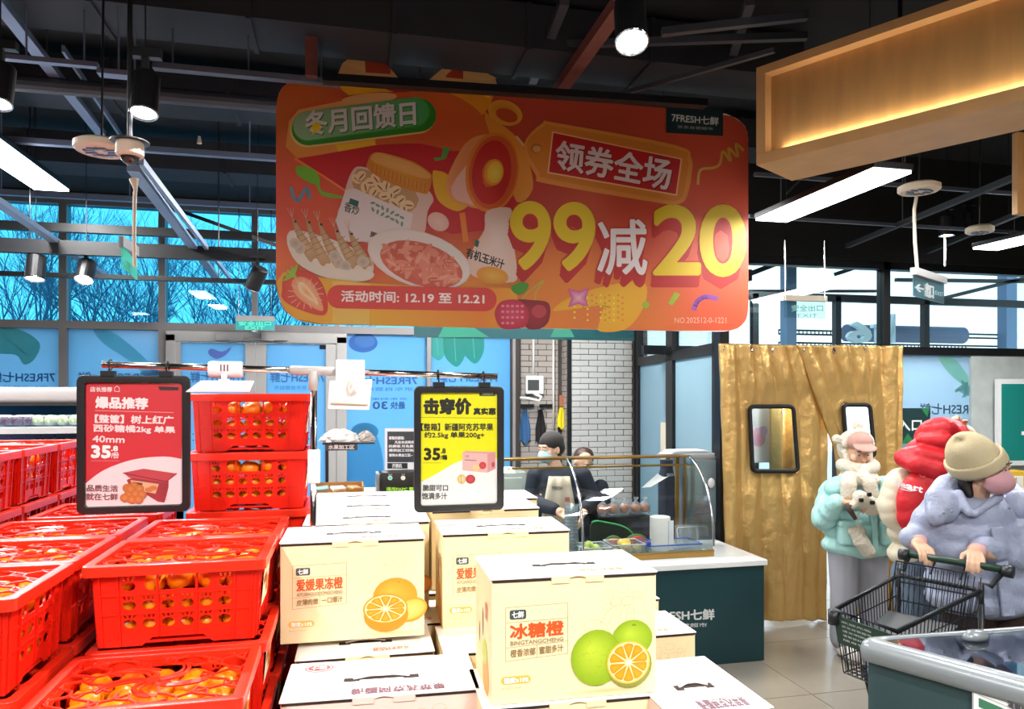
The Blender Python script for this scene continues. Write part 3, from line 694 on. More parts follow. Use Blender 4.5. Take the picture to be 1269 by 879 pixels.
MB().prism([(a.x, a.y, zt-.12), (b.x, b.y, zt-.12), (b.x, b.y, zt), (a.x, a.y, zt)], (0, .005, 0)).build('glass_plate', glass('grey_plate', (.5, .68, .74), .2, haze=.5, hcol=(.5, .66, .7), trans=(.3, .5, .55)), o, True)
cv = Canvas(lambda x, y: (a.lerp(b, x).x, a.lerp(b, x).y-.003, zt-.02-y*.1), (0, -1, 0), .0003)
cv.line([(.08, .55), (.28, .55)], .09, 'ffffff'); cv.line([(.18, .38), (.08, .55), (.18, .72)], .06, 'ffffff'); cv.text('出口', (.36, .2, .62, .9), 'ffffff', .015); cv.text('EXIT', (.68, .45, .95, .65), 'c4e4e0', .0); cv.build('lettering', o, True)
# ---------------------------------------------------------------- oak box beam with a warm light strip
M_oak = mat('light_oak_veneer', 'c99c66', .45, var=.22, vscale=3, stretch=(2.5, 2.5, .35), bump=.05, bscale=20)
M_oakd = mat('oak_panel', 'bd9158', .5, var=.28, vscale=5, stretch=(5, 5, .5), bump=.05, bscale=40)
P0 = at(937, 205, 3.0); P1 = at(1290, 128, 2.20)   # lower front edge; runs towards the right
z0 = P0.z; P1 = atZ(1290, 118, z0)
dv = (P1-P0); dv.z = 0; dv.normalize(); nv = Vector((-dv.y, dv.x, 0)); 
if nv.dot(FW) < 0: nv = -nv
L = 2.4
H_ = at(937, 84, P0.dot(FW)).z - z0
o = thing('wooden_box_beam', 'light oak box beam with a warm glow at upper right', 'beam', P0, math.atan2(dv.y, dv.x))
D_ = .32; rcs = .05; e = .045
MB().box((0, 0, 0), (L, D_, e)).build('bottom_board', M_oak, o, bevel=.002)
MB().box((0, 0, H_-e*.8), (L, D_, H_)).build('top_board', M_oak, o, bevel=.002)
MB().box((0, 0, e), (e*.9, D_, H_-e*.8)).build('end_board', M_oak, o, bevel=.002)
MB().box((e*.9, rcs, e), (L, rcs+.02, H_-e*.8)).build('recessed_panel', M_oakd, o)
strip = MB().box((.1, rcs-.012, e), (L, rcs-.004, e+.004)).build('light_strip', mat('warm_led', 'ffd9a0', .4, emit=1.5, ecol='ffe0b0'), o)
la = bpy.data.lights.new('strip_lamp', 'AREA'); la.shape = 'RECTANGLE'; la.size = L-.2; la.size_y = .012; la.energy = 1.7; la.color = (1, .88, .7)
lo = bpy.data.objects.new('strip_lamp', la); COL.objects.link(lo); lo.parent = o; lo.location = (L/2, rcs-.012, e+.007); lo.rotation_euler = (R(180-18), 0, 0)
MB().tube([(.5, D_/2, H_), (.5, D_/2, CEIL-z0)], .008, 6).tube([(1.8, D_/2, H_), (1.8, D_/2, CEIL-z0)], .008, 6).build('hanging_rod', M_black, o)
p0 = at(1261, 165, 3.3); tag(MB().box((p0.x, p0.y, at(1262, 265, 3.3).z), (p0.x+.25, p0.y+.03, at(1262, 163, 3.3).z)).build('wooden_sign_end', M_oak, bevel=.003), 'edge of a second oak box at the far right ceiling', 'beam')
# ================================================================ BIG HANGING PROMOTION SIGN
SY = 3.5
sg = thing('promotion_sign', 'large orange hanging promotion board with yellow numerals and rounded corners', 'sign', atY(635, 405, SY))
def edge_at(y):   # left and right outline in picture px for a row
    return None
TLx, BRx = 341.5, 927.5
def top_y(x): return 97+(x-385)*.0835
def bot_y(x): return 402+(x-395)*.0185
out = spl([(342, 135), (346, 115), (357, 103), (378, 97)], 4)[:-1]+[(x, top_y(x)) for x in range(380, 900, 40)]+spl([(900, 141), (916, 149), (925, 160), (927.5, 176)], 4)[:-1]+[(927.5, 370)]+spl([(927.5, 376), (925, 395), (914, 407), (896, 411.5)], 4)[:-1]+[(x, bot_y(x)) for x in range(890, 400, -40)]+spl([(395, 402), (368, 396), (350, 380), (342, 352)], 4)
pc = plane_canvas((0, SY, 0), (0, -1, 0), .00022)
def solid(pts, th=.012, y=SY):
    vs = [pc.fn(x, y_) for x, y_ in pts]; mb = MB(); mb.prism(vs, (0, th, 0)); return mb
solid(out, .012).build('board', M_white, sg, True)
for pts in ([(415, 101), (424, 79), (432, 72), (446, 67), (460, 68), (471, 75), (484, 85), (500, 104)], [(520, 109), (548, 85), (560, 76), (572, 74), (586, 79), (603, 90), (614, 97), (618, 114)]):
    solid(pts, .012).build('board_bow', mat('bow_cream', 'c49a62', .5), sg, True)
# base ink: rows across the outline, colour from key points
keys = [((345, 130), 'c4632b'), ((345, 260), 'cc4a30'), ((500, 110), 'b0382a'), ((700, 130), 'b5402a'), ((920, 170), 'bd4630'), ((920, 300), 'd24c2e'), ((920, 400), 'cf5030'),
        ((760, 400), 'd2702a'), ((690, 370), 'd87a28'), ((560, 400), 'e08c1c'), ((430, 395), 'e8a628'), ((370, 395), 'dd9a20'), ((350, 330), 'd8652c'), ((640, 250), 'b03324'), ((800, 260), 'c0442c'), ((430, 330), 'd2402c'), ((500, 250), 'b51c22')]
kl = [(k, lin(c)) for k, c in keys]
def ink(x, y):
    ws = [1/(((x-k[0])**2+(y-k[1])**2)/900+1)**2 for k, c in kl]; s_ = sum(ws)
    return tuple(sum(w*c[i] for w, (k, c) in zip(ws, kl))/s_ for i in range(3))
def span(y):
    xs = []
    n = len(out)
    for i in range(n):
        (x0, y0), (x1, y1) = out[i], out[(i+1) % n]
        if (y0 <= y < y1) or (y1 <= y < y0): xs.append(x0+(x1-x0)*(y-y0)/(y1-y0))
    return (min(xs), max(xs)) if len(xs) > 1 else None
rows = [v for v in [97.3, 98, 99, 100, 102, 105, 109, 114]+list(range(120, 380, 8))+list(range(380, 412, 3))]
rows = [(y, span(y)) for y in rows]; rows = [r for r in rows if r[1]]
NX = 40; pts = []; fs = []; cs = []
for y, (a, b) in rows:
    for i in range(NX+1): x = a+(b-a)*i/NX; pts.append((x, y)); cs.append(ink(x, y))
for j in range(len(rows)-1):
    for i in range(NX): k = j*(NX+1)+i; fs.append((k, k+NX+1, k+NX+2, k+1))
cv = pc; cv.add(pts, fs, cs); cv.bb.append((300, 960, 50, 420, 1))
# bow loops above
cv.poly([(424, 79), (446, 67), (462, 68), (484, 83), (484, 90), (455, 90), (436, 84)], 'cfa46a'); cv.poly([(452, 70), (462, 68), (484, 83), (484, 92), (453, 90)], '9a3a22')
cv.poly([(549, 90), (562, 77), (573, 74), (588, 80), (604, 91), (616, 97), (600, 100), (565, 96)], 'cfa46a'); cv.poly([(554, 92), (566, 82), (574, 84), (574, 98), (552, 96)], '9a3a22')
cv.poly([(415, 97), (418, 95), (455, 98), (488, 114), (470, 114), (432, 118), (424, 112)], 'e3a41c'); cv.poly([(455, 98), (490, 100), (507, 114), (488, 114), (470, 108)], 'b02018')
cv.poly([(526, 112), (535, 103), (563, 107), (555, 114), (545, 115)], 'a81a1a'); cv.poly([(556, 117), (575, 106), (614, 109), (608, 130), (598, 143), (575, 126)], 'dd8a1c'); cv.poly([(575, 106), (614, 109), (606, 122), (590, 114)], 'e8bc28')
# gift lid
cv.poly(spl([(354, 180), (357, 150), (372, 132), (405, 124), (470, 117), (535, 113), (560, 117), (590, 135), (608, 160), (605, 176), (585, 188), (555, 186), (520, 178), (465, 180), (425, 186), (372, 196), (358, 194)], 5, True), 'c65a22', 'c4481e')
cv.vgrad([(354, 182), (358, 150), (370, 136), (440, 122), (470, 140), (465, 178), (415, 190), (368, 196)], 'd9a36a', 'd8882e')
cv.poly(spl([(424, 126), (440, 118), (478, 115), (492, 120), (470, 128)], 3, True), 'dba766')
cv.poly([(416, 180), (462, 174), (470, 184), (438, 191), (420, 190)], 'e0b01e')
cv.poly([(368, 197), (465, 180), (520, 178), (560, 188), (600, 184), (640, 210), (640, 282), (560, 290), (470, 262), (430, 238)], 'b3171d', 'b91c20')
cv.line([(366, 197), (400, 218), (430, 238)], 2.5, 'e07a30')
# ribbon loop and fringe
cv.poly(ell(626, 140, 22, 15, 20), 'd99a2e', 'c8661c'); cv.poly(ell(628, 143, 14, 8, 20), 'b8421c')
cv.poly(spl([(600, 140), (612, 148), (640, 170), (655, 200), (660, 235), (640, 250), (625, 200), (608, 168)], 4, True), 'd8862a')
# green capsule
def caps(x0, y0, x1, y1, r, c, c2=None):
    a = math.atan2(y1-y0, x1-x0); p = []
    for i in range(13): t = a+math.pi/2+math.pi*i/12; p.append((x0+r*math.cos(t), y0+r*math.sin(t)))
    for i in range(13): t = a-math.pi/2+math.pi*i/12; p.append((x1+r*math.cos(t), y1+r*math.sin(t)))
    if c2: cv.vgrad(p, c, c2, True)
    else: cv.poly(p, c)
caps(381, 161, 518, 144, 22, 'd5bc6a'); caps(382, 160, 520, 143, 20.5, '2c7c1e'); caps(381, 157, 514, 139, 18.5, '3f9a2c'); caps(381, 156.5, 513, 138.5, 17.5, '8fb58a', '3f9a52')
for k, (dx, c) in enumerate(((1.2, '256a3a'), (0, 'd8d4d2'))):
    cv.text('冬月回馈日', ((378+dx, 139+dx), (514+dx, 125.5+dx), (515+dx, 155+dx), (380+dx, 168+dx)), c, .9)
cv.poly([(390, 153), (398, 152), (396, 158), (401, 158), (386, 168), (389, 160), (384, 160)], 'e8c820')
# streamers
cv.poly(spl([(368, 206), (385, 208), (396, 220), (398, 236), (422, 243), (424, 246), (400, 243), (392, 230), (382, 226), (368, 216)], 3, True), '6cae22')
cv.line(spl([(361, 233), (364, 244), (370, 249), (375, 240), (380, 234), (384, 246)], 4), 4, '5a8ea0')
cv.poly([(549, 182), (558, 184), (552, 197), (540, 200), (537, 196), (547, 195)], '4f9a3a')
# nut jar
cv.poly(spl([(436, 213), (455, 208), (520, 230), (537, 246), (530, 262), (518, 300), (450, 300), (420, 270), (424, 250)], 4, True), 'd8b4a4', 'd9b6b0')
cv.poly(spl([(440, 214), (455, 211), (515, 238), (510, 262), (480, 256), (440, 236)], 3, True), 'b98f62')
for k, (x, y) in enumerate([(442, 222), (452, 232), (463, 238), (476, 243), (488, 252), (500, 258), (447, 218), (459, 226), (470, 232), (484, 240), (496, 248), (506, 254), (465, 222), (478, 230), (490, 236)]):
    cv.poly(ell(x, y, 7, 5.2, 40+k*47), 'e2c496'); cv.poly(ell(x+1, y+1, 5, 1.0, 30+k*47), '8a5a34')
cv.poly([(428, 236), (440, 234), (512, 266), (505, 300), (425, 300), (416, 274)], 'd9ccc8')
cv.text('香炒', ((428, 250), (446, 256), (444, 268), (426, 262)), '4a4a44', .2); cv.text('果', ((459, 287), (468, 290), (466, 297), (458, 294)), '5a3028', .3)
cv.poly([(434, 246), (445, 250), (443, 257), (432, 253)], '1f5a50')
for k in range(14): cv.poly(ell(462+k % 7*6, 252+k//7*8+k % 7*3, 3.2, 1.6, 35*k), '6f8f80')
cv.poly(spl([(456, 200), (461, 191), (475, 190), (510, 200), (532, 214), (535, 222), (531, 238), (522, 240), (480, 226), (456, 210)], 4, True), 'c8781c', 'd2902a')
cv.poly(spl([(460, 196), (466, 190), (480, 192), (512, 203), (532, 216), (530, 222), (510, 218), (480, 208), (463, 201)], 4, True), 'd8984a', 'dba65a')
for k in range(14): cv.line([(462+k*5, 204+k*1.9), (461+k*5, 214+k*1.9)], .7, 'a85c16')
# megaphone
cv.poly(spl([(536, 214), (542, 212), (556, 218), (575, 248), (580, 255), (566, 262), (546, 252), (538, 236)], 4, True), 'd9a216')
cv.poly(spl([(556, 215), (575, 180), (595, 168), (610, 175), (612, 240), (600, 258), (580, 256), (560, 248), (553, 232)], 4, True), 'd98e52', 'cc6a40')
cv.poly(spl([(560, 230), (578, 205), (585, 200), (590, 250), (578, 252), (563, 246)], 3, True), 'd9a694')
cv.poly(ell(610, 214, 33, 50, 8), 'd4761a'); cv.poly(ell(611, 214, 30, 46, 8), 'c4541a', 'b81e16'); cv.poly(ell(609, 214, 24, 40, 8), 'b21a18', 'b52818')
cv.poly(spl([(598, 210), (602, 232), (622, 222), (610, 198)], 3, True), 'c2641a'); cv.poly(ell(612, 214, 12, 16.5, 8), 'd98818'); cv.poly(ell(613, 214, 9.5, 13.5, 8), 'dcae2a', 'e0c850')
cv.line([(573, 266), (577, 298)], 7, 'd9781e')
cv.poly(ell(543, 275, 14, 11, 30), 'd9a89a', 'ddbcae')
# bottle
cv.poly(spl([(603, 262), (632, 258), (633, 275), (634, 290), (640, 330), (636, 350), (592, 345), (578, 330), (588, 305), (600, 285)], 4, True), 'dbb9a8', 'e0c8bc')
cv.text('有机玉米汁', ((579, 307), (626, 323), (623, 334), (577, 319)), '2a2622', .35); cv.poly([(589, 297), (594, 299), (592, 307), (588, 305)], '1f5a50')
cv.poly(ell(610, 342, 20, 11, 10), 'd4861c', 'd9a638')
# shrimp bowl
cv.poly(spl([(356, 292), (370, 286), (420, 300), (458, 320), (462, 338), (450, 348), (420, 343), (378, 330), (360, 312)], 5, True), 'd8c8b8', 'e0d4c6')
for (x, y, r_, L) in ((378, 300, 62, 34), (394, 304, 66, 36), (410, 306, 64, 36), (430, 310, 60, 32), (446, 312, 62, 30)):
    a = R(r_); tip = (x-math.cos(a)*L, y-math.sin(a)*L); b = (x+math.cos(a)*L*.7, y+math.sin(a)*L*.7)
    n_ = (-math.sin(a), math.cos(a)); w = 7.5
    cv.poly(spl([tip, (x-n_[0]*w-8, y-n_[1]*w-6), (b[0]-n_[0]*w*.8, b[1]-n_[1]*w), b, (b[0]+n_[0]*w*.8, b[1]+n_[1]*w), (x+n_[0]*w, y+n_[1]*w)], 4, True), 'b08a5e', 'c4a67a')
    for k in range(5): t = k/5; cx_, cy_ = tip[0]+(b[0]-tip[0])*(.3+.6*t), tip[1]+(b[1]-tip[1])*(.3+.6*t); cv.line([(cx_-n_[0]*6, cy_-n_[1]*6), (cx_+n_[0]*6, cy_+n_[1]*6)], .8, '8a6444')
    cv.poly(ell(tip[0]+4, tip[1]+5, 1.6, 1.6), '241a14')
    for k in range(3): cv.line([tip, (tip[0]-6+k*4, tip[1]-12)], .6, 'cda88c')
for x, y in ((372, 308), (366, 302), (420, 326), (415, 318), (450, 325), (428, 330)): cv.poly(ell(x, y, 8, 7, x*7 % 90, 7), 'c4b4a2', 'a8967f')
cv.poly(spl([(356, 300), (375, 322), (420, 334), (462, 338), (452, 349), (405, 345), (368, 326)], 4, True), 'd8cdbc')
# salmon plate
cv.poly(ell(519, 322, 66, 34, 17), 'd8c4bc'); cv.poly(ell(519, 321, 64, 32, 17), 'dccdc4')
rs = random.Random(4)
cv.poly(ell(522, 328, 53, 26, 18), 'c85a42')
for k in range(120):
    t = rs.uniform(0, 6.28); q = math.sqrt(rs.uniform(0, 1)); x = 521+math.cos(t)*46*q; y = 326+math.sin(t)*20*q+math.cos(t)*q*14
    r0 = rs.uniform(0, 180); cv.poly(ell(x, y, 8.5, 3.2, r0, 10), rs.choice(['d8785c', 'cf6248', 'dd8c70', 'c9583c', 'd98068']))
    if k % 2: cv.line([(x-5*math.cos(R(r0)), y-5*math.sin(R(r0))), (x+5*math.cos(R(r0)), y+5*math.sin(R(r0)))], .6, 'e2b8a4')
# gift front in yellow tones, bottom left
cv.poly([(343, 350), (352, 338), (372, 342), (460, 352), (620, 362), (622, 405), (400, 402), (368, 396), (350, 378)], 'd99c1c'); 
cv.poly([(412, 349), (460, 353), (458, 403), (412, 402)], 'd9b04c'); cv.vgrad([(459, 353), (597, 360), (597, 407), (459, 404)], 'dba01a', 'd8781c', True); cv.vgrad([(597, 357), (640, 358), (640, 408), (597, 407)], 'd87a1c', 'dd961c', True)
cv.line([(459, 354), (459, 404)], 1, 'b8861c')
# strawberry
cv.poly(spl([(350, 360), (352, 344), (366, 336), (385, 338), (398, 350), (406, 372), (404, 390), (388, 390), (362, 380), (350, 370)], 4, True), 'c2301f', 'cc5a34')
cv.poly(spl([(362, 350), (374, 344), (388, 352), (399, 376), (400, 386), (388, 382), (368, 368)], 4, True), 'd98a5c', 'e0b890')
cv.poly(spl([(370, 352), (377, 352), (390, 368), (394, 378), (382, 370), (372, 362)], 4, True), 'e6cfa0', 'd99058')
for a in range(0, 360, 24): cv.line([(379+14*math.cos(R(a)), 365+12*math.sin(R(a))), (379+22*math.cos(R(a)), 365+19*math.sin(R(a)))], .8, 'e2b09a')
for a in range(5): cv.poly(ell(358+a*2, 345-a*2.2, 8, 2, 150+a*35), '8ab022')
# date capsule
caps(420, 368.5, 600, 372, 14.5, 'c8342a')
cv.text('活动时间: 12.19 至 12.21', ((423, 361), (599, 365), (599, 377.5), (423, 374.5)), 'ecdcd6', .45)
# cherries, star, dots
cv.line([(672, 348), (655, 362), (645, 372)], 1.6, 'a8a83a'); cv.line([(674, 348), (664, 362), (663, 376)], 1.6, 'a8a83a'); cv.poly(spl([(632, 358), (642, 351), (654, 353), (650, 362), (640, 366)], 3, True), '3f8a1c')
cv.poly(spl([(648, 384), (640, 372), (658, 372), (680, 376), (680, 398), (668, 408), (652, 406)], 4, True), '7c1420', 'a02030'); cv.poly(ell(668, 386, 9, 8, 0), 'b03a44')
cv.poly(spl([(612, 390), (618, 376), (630, 372), (644, 374), (654, 386), (652, 402), (640, 408), (620, 407)], 4, True), 'b01e38', 'c2405a')
for k in range(18): cv.poly(ell(622+k % 5*6, 380+k//5*7, 2.2, 1.8, 0, 7), 'd87088')
cv.poly(spl([(686, 386), (700, 372), (730, 360), (775, 350), (800, 352), (798, 380), (775, 408), (740, 409), (760, 385), (725, 378)], 5, True), 'dd9c1e', 'e0b020')
for k in range(60):
    x = 712+(k % 12)*5.4; y = 366+(k//12)*7+(k % 2)*3
    cv.poly(ell(x, y, 1.5, 1.5, 0, 6), 'd87838' if k % 3 else 'e8c838')
cv.poly(spl([(704, 358), (718, 361), (730, 357), (726, 370), (729, 380), (716, 377), (704, 381), (708, 370)], 2, True), 'c0408a', 'dcaab0')
cv.poly(ell(800, 378, 4.5, 4.5), '93a828'); cv.poly([(836, 362), (843, 365), (833, 379), (828, 376)], '93a828')
cv.line(spl([(860, 383), (864, 374), (874, 368), (888, 370)], 5), 6, '8a4a9a')
cv.line(spl([(865, 228), (868, 211), (884, 208), (892, 203), (896, 188), (905, 199), (903, 184), (914, 194), (912, 179), (921, 186)], 6), 3.2, 'c8a23c')
# tag
cv.line([(640, 170), (650, 182), (664, 187)], 3, 'd9b070')
cv.poly(spl([(649, 180), (672, 153), (690, 153), (836, 180), (856, 196), (857, 214), (850, 246), (836, 254), (818, 252), (678, 228), (664, 218)], 4, True), 'd98a3a', 'c8741e')
cv.poly(spl([(652, 180), (674, 157), (690, 157), (834, 184), (852, 198), (846, 242), (834, 249), (818, 247), (680, 222), (668, 214)], 4, True), 'cf7a26')
cv.poly([(684, 163), (845, 197), (838.5, 243), (678, 215)], 'e8b080'); cv.poly([(685.5, 165), (843, 198), (837, 241), (680, 213.5)], 'b81a1c')
cv.poly(ell(664, 184, 7, 6), 'b8661c'); cv.poly(ell(665, 185, 5, 4), 'd09a60')
for dx, c in ((1.5, '8a1212'), (0, 'e0c8c4')): cv.text('领券全场', ((690+dx, 174+dx), (833+dx, 199+dx), (828+dx, 236+dx), (688+dx, 209+dx)), c, 1.0)
# numerals with their thick red sides
num = (('9', (634, 252, 680, 333)), ('9', (688, 253, 735, 334)), ('减', (741, 273, 801, 340)), ('2', (811, 256, 866, 339)), ('0', (869, 256, 922, 341)))
for t, q in num:
    for k in range(10, 0, -1):
        if k % 3 == 1: cv.text(t, (q[0]-1-k*.2, q[1]+k*1.5, q[2]-k*.2, q[3]+k*1.5), 'b01c18', 2.4 if t != '减' else 2)
for t, q in num: cv.text(t, q, 'b5241a', 4.2 if t != '减' else 3)
for t, q in num: cv.text(t, q, 'd8b60c' if t != '减' else 'e2d6d4', 2.6 if t != '减' else 1.2, res=6)
cv.text('NO.202512-0-1221', (836, 393.5, 900, 400.5), 'dca890', 0)
# shop badge
cv.poly([(825, 131), (895.5, 137), (895.5, 169), (825, 165)], '0f2b2f')
cv.text('7FRESH七鲜', ((832, 140), (890, 146), (889.5, 156), (832, 151.5)), 'd0d6d4', .25); cv.text('京东自营超市', ((839, 155.5), (883, 158.5), (883, 162), (839, 159.5)), 'b0bab8', 0)
cv.build('printed_artwork', sg, True)
hw = MB()
for px in (400, 520, 690, 860):
    p = pc.fn(px, top_y(px)+2); hw.tube([p, (p.x, p.y+.006, CEIL)], .0025, 4)
hw.build('hanging_wire', M_steel, sg, True)
tag(MB().bar(atY(400, 100, 3.2)+Vector((0, -.02, -.0)), atY(872, 131, 3.2)+Vector((0, -.02, 0)), .05, .032).build('lighting_track', M_black), 'black track crossing in front of the bow on the sign', 'lighting track')
# translucent green banner strip behind the sign, only its foot shows
a = atY(513, 418, 5.2); b = atY(786, 418, 5.2)
bn = thing('green_banner', 'sheer dark green banner hanging behind the big sign', 'banner', ((a.x+b.x)/2, 5.2, a.z))
MB().box((a.x, 5.2, a.z), (b.x, 5.204, a.z+.5)).build('sheet', glass('sheer_green', (.45, .62, .62), .05, haze=.75, hcol=(.05, .16, .17), trans=(.08, .24, .26)), bn, True)
cv = plane_canvas((0, 5.197, 0), (0, -1, 0)); cv.poly([(543, 418), (552, 400), (575, 398), (606, 418)], '3a9a80'); cv.poly([(682, 418), (688, 405), (705, 405), (712, 418)], '3a9a80'); cv.build('leaf_print', bn, True)
mb = MB()
for x in (a.x+.05, b.x-.05): mb.tube([(x, 5.202, a.z+.5), (x, 5.202, CEIL)], .003, 4)
mb.build('hanging_wire', M_steel, bn, True)
# ================================================================ RED CRATES OF MANDARINS
M_red = mat('red_crate_plastic', 'dc200e', .32, var=.06, spec=.45)
M_lid = mat('red_lid_plastic', 'e42c16', .28, var=.06, spec=.5)
M_orange = mat('mandarin_skin', 'ff8a0a', .34, var=.12, vscale=30, bump=.25, bscale=160, bdist=.002, coat=.2)
M_plinth = mat('dark_display_plinth', '17181b', .6)
CW, CD, CH = .292, .232, .148
def crate_proto():
    t = thing('fruit_crate', 'red crate', 'crate')
    body = MB()
    def paw(cx, cy, s=1):
        h = [ell(cx, cy, .0115*s, .0085*s, 0, 10)]
        for k in (-1, 0, 1): h.append([(cx+k*.0065*s-.0017, cy+.0105*s), (cx+k*.0065*s+.0017, cy+.0105*s), (cx+k*.0085*s+.0017, cy+.0165*s), (cx+k*.0085*s-.0017, cy+.0165*s)])
        return h
    def panel(W, cols, win, rows=(.040, .073)):
        hs = []
        sp_ = .0325
        for c in range(cols):
            x = (c-(cols-1)/2)*sp_
            for z in rows: hs += paw(x, z)
            if abs(x) > win/2+.012: hs += paw(x, .107)
        hs.append(rrect(-win/2, .098, win/2, .127, .013))
        o_ = [(-W/2, 0), (-.062, 0), (-.044, .014), (.044, .014), (.062, 0), (W/2, 0), (W/2, CH-.008), (-W/2, CH-.008)]
        if W < .26: o_ = [(-W/2, 0), (-.045, 0), (-.03, .012), (.03, .012), (.045, 0), (W/2, 0), (W/2, CH-.008), (-W/2, CH-.008)]
        return panel2d(o_, hs, .003)
    taper = .007
    def place(vf, rz, off):
        v, f = vf; M = Matrix.Rotation(rz, 4, 'Z')
        out = []
        for p in v:
            k = (1-p.y/CH)*taper
            q = Vector((p.x*(1-k/.14), -off+k-p.z, p.y)); out.append(M @ q)
        body.add(out, [tuple(reversed(x)) for x in f])
    pf = panel(CW-.022, 6, .112); ps = panel(CD-.022, 4, .07)
    place(pf, 0, CD/2-.011); place(pf, math.pi, CD/2-.011); place(ps, math.pi/2, CW/2-.011); place(ps, -math.pi/2, CW/2-.011)
    body.box((-CW/2+.018, -CD/2+.018, .004), (CW/2-.018, CD/2-.018, .008))
    # ribs
    for sy in (-1, 1):
        for x in (-.127, -.0975, -.0325, .0325, .0975, .127): body.bar((x*.96, sy*(CD/2-.016), .003 if abs(x) > .05 else .016), (x, sy*(CD/2-.0095), CH-.02), .003, .006, (0, 1, 0))
        for z in (.0565, .0905): k = (1-z/CH)*taper; body.box((-CW/2+.014+k, sy*(CD/2-.0115-k), z), (CW/2-.014-k, sy*(CD/2-.007-k), z+.003))
    for sx_ in (-1, 1):
        for y in (-.098, -.065, 0, .065, .098): body.bar((sx_*(CW/2-.016), y*.96, .003 if abs(y) > .04 else .016), (sx_*(CW/2-.0095), y, CH-.02), .003, .006, (1, 0, 0))
        for z in (.0565, .0905): k = (1-z/CH)*taper; body.box((sx_*(CW/2-.0115-k), -CD/2+.014+k, z), (sx_*(CW/2-.007-k), CD/2-.014-k, z+.003))
    body.build('body', M_red, t)
    # lid: rim ring plus an irregular net with petal swirls
    ld = MB(); W, D = CW/2+.006, CD/2+.006; r = .012
    prof = rrect(-W, -D, W, D, r, 4); inn = rrect(-W+.017, -D+.017, W-.017, D-.017, .008, 4); n = len(prof)
    for (za, zb) in ((CH-.02, CH),):
        vs = [(x, y, zb) for x, y in prof]+[(x, y, zb) for x, y in inn]+[(x, y, za) for x, y in prof]+[(x, y, zb-.009) for x, y in inn]
        fs = []
        for i in range(n):
            j = (i+1) % n; fs += [(i, j, n+j, n+i), (2*n+i, 2*n+j, j, i), (n+i, n+j, 3*n+j, 3*n+i), (3*n+i, 3*n+j, 2*n+j, 2*n+i)]
        ld.add(vs, fs)
    ld.build('lid_rim', M_lid, t, bevel=.0015, segs=1)
    nt_ = MB(); rnd = random.Random(3); s_ = .021; z = CH-.0075; X, Y = W-.017, D-.017
    P = {}
    def node(i, j):
        if (i, j) not in P:
            x = i*s_*.87+rnd.uniform(-.004, .004); y = (j+(i % 2)*.5)*s_*1.0+rnd.uniform(-.004, .004); P[(i, j)] = Vector((max(-X, min(X, x)), max(-Y, min(Y, y)), z))
        return P[(i, j)]
    for i in range(-8, 9):
        for j in range(-6, 7):
            if (i+j*1) % 3 == 0 or rnd.random() < .12: continue
            a = node(i, j)
            for di, dj in ((0, 1), (1, 0), (1, -1 if i % 2 == 0 else 1)):
                if (i+di+(j+dj)) % 3 == 0: continue
                b = node(i+di, j+dj)
                if abs(a.x) < X*.42 and abs(a.y) < Y*.5: continue
                if (a-b).length > .004: nt_.bar(a, b, .0032, .003)
    for k in range(5):
        a = k*1.2566; pts = []
        for q in range(9):
            t_ = q/8; rr = .012+.062*t_; an = a+1.1*t_; pts.append((rr*math.cos(an)*1.15, rr*math.sin(an)*.95, z+.0005))
        nt_.tube(pts, [.002]+[.0035]*7+[.002], 5)
        pts = [(p[0]*.9+.01*math.cos(a+2), p[1]*.9+.01*math.sin(a+2), p[2]) for p in pts]; nt_.tube(pts, .0022, 5)
    nt_.lathe([(.012, z-.002), (.012, z+.002), (.001, z+.002)], n=12)
    nt_.build('lid_net', M_lid, t)
    # paper label on the right side
    cv = Canvas(lambda x, y: (CW/2-.0035-.007*y, -.05+.1*x, .118-.075*y), (1, 0, .05), .0004)
    cv.poly([(0, 0), (1, 0), (1, 1), (0, 1)], 'f3d9b4'); cv.poly([(0, 0), (1, 0), (1, .18), (0, .18)], 'e8c89c'); cv.text('砂糖橘', (.08, .25, .55, .5), 'b5502a', .01)
    for x, y in ((.7, .5), (.82, .58), (.68, .68), (.8, .75)): cv.poly(ell(x, y, .1, .11), 'e8801c', 'f6a23a')
    lb = cv.build('side_label', t); lb['label'] = 'cream paper label with printed mandarins'
    return t
proto_c = crate_proto()
mb = MB(); prof = [(.001, .0195), (.006, .0185), (.016, .0175), (.0235, .010), (.0255, 0), (.0235, -.010), (.016, -.0175), (.006, -.0195), (.001, -.0195)]
mb.lathe(prof[::-1], n=14); mproto = mb.build('mandarin', M_orange, smooth=True)
used_c = [False]; used_m = [False]; NM = [0]
def mandarin(p, rs, label, group):
    if not used_m[0]: o = mproto; used_m[0] = True
    else: o = mproto.copy(); COL.objects.link(o)
    o.location = p; o.rotation_euler = (rs.uniform(-.5, .5), rs.uniform(-.5, .5), rs.uniform(0, 6)); k = rs.uniform(.93, 1.04); o.scale = (k, k, k)
    tag(o, label, 'mandarin', group); NM[0] += 1
def crate(x, y, z, label, fill='top', rz=0):
    t = crate_(x, y, z, label, fill, rz)
    if x < -.5:
        for ch in list(t.children):
            if ch.name.startswith('side_label'): bpy.data.objects.remove(ch)
    return t
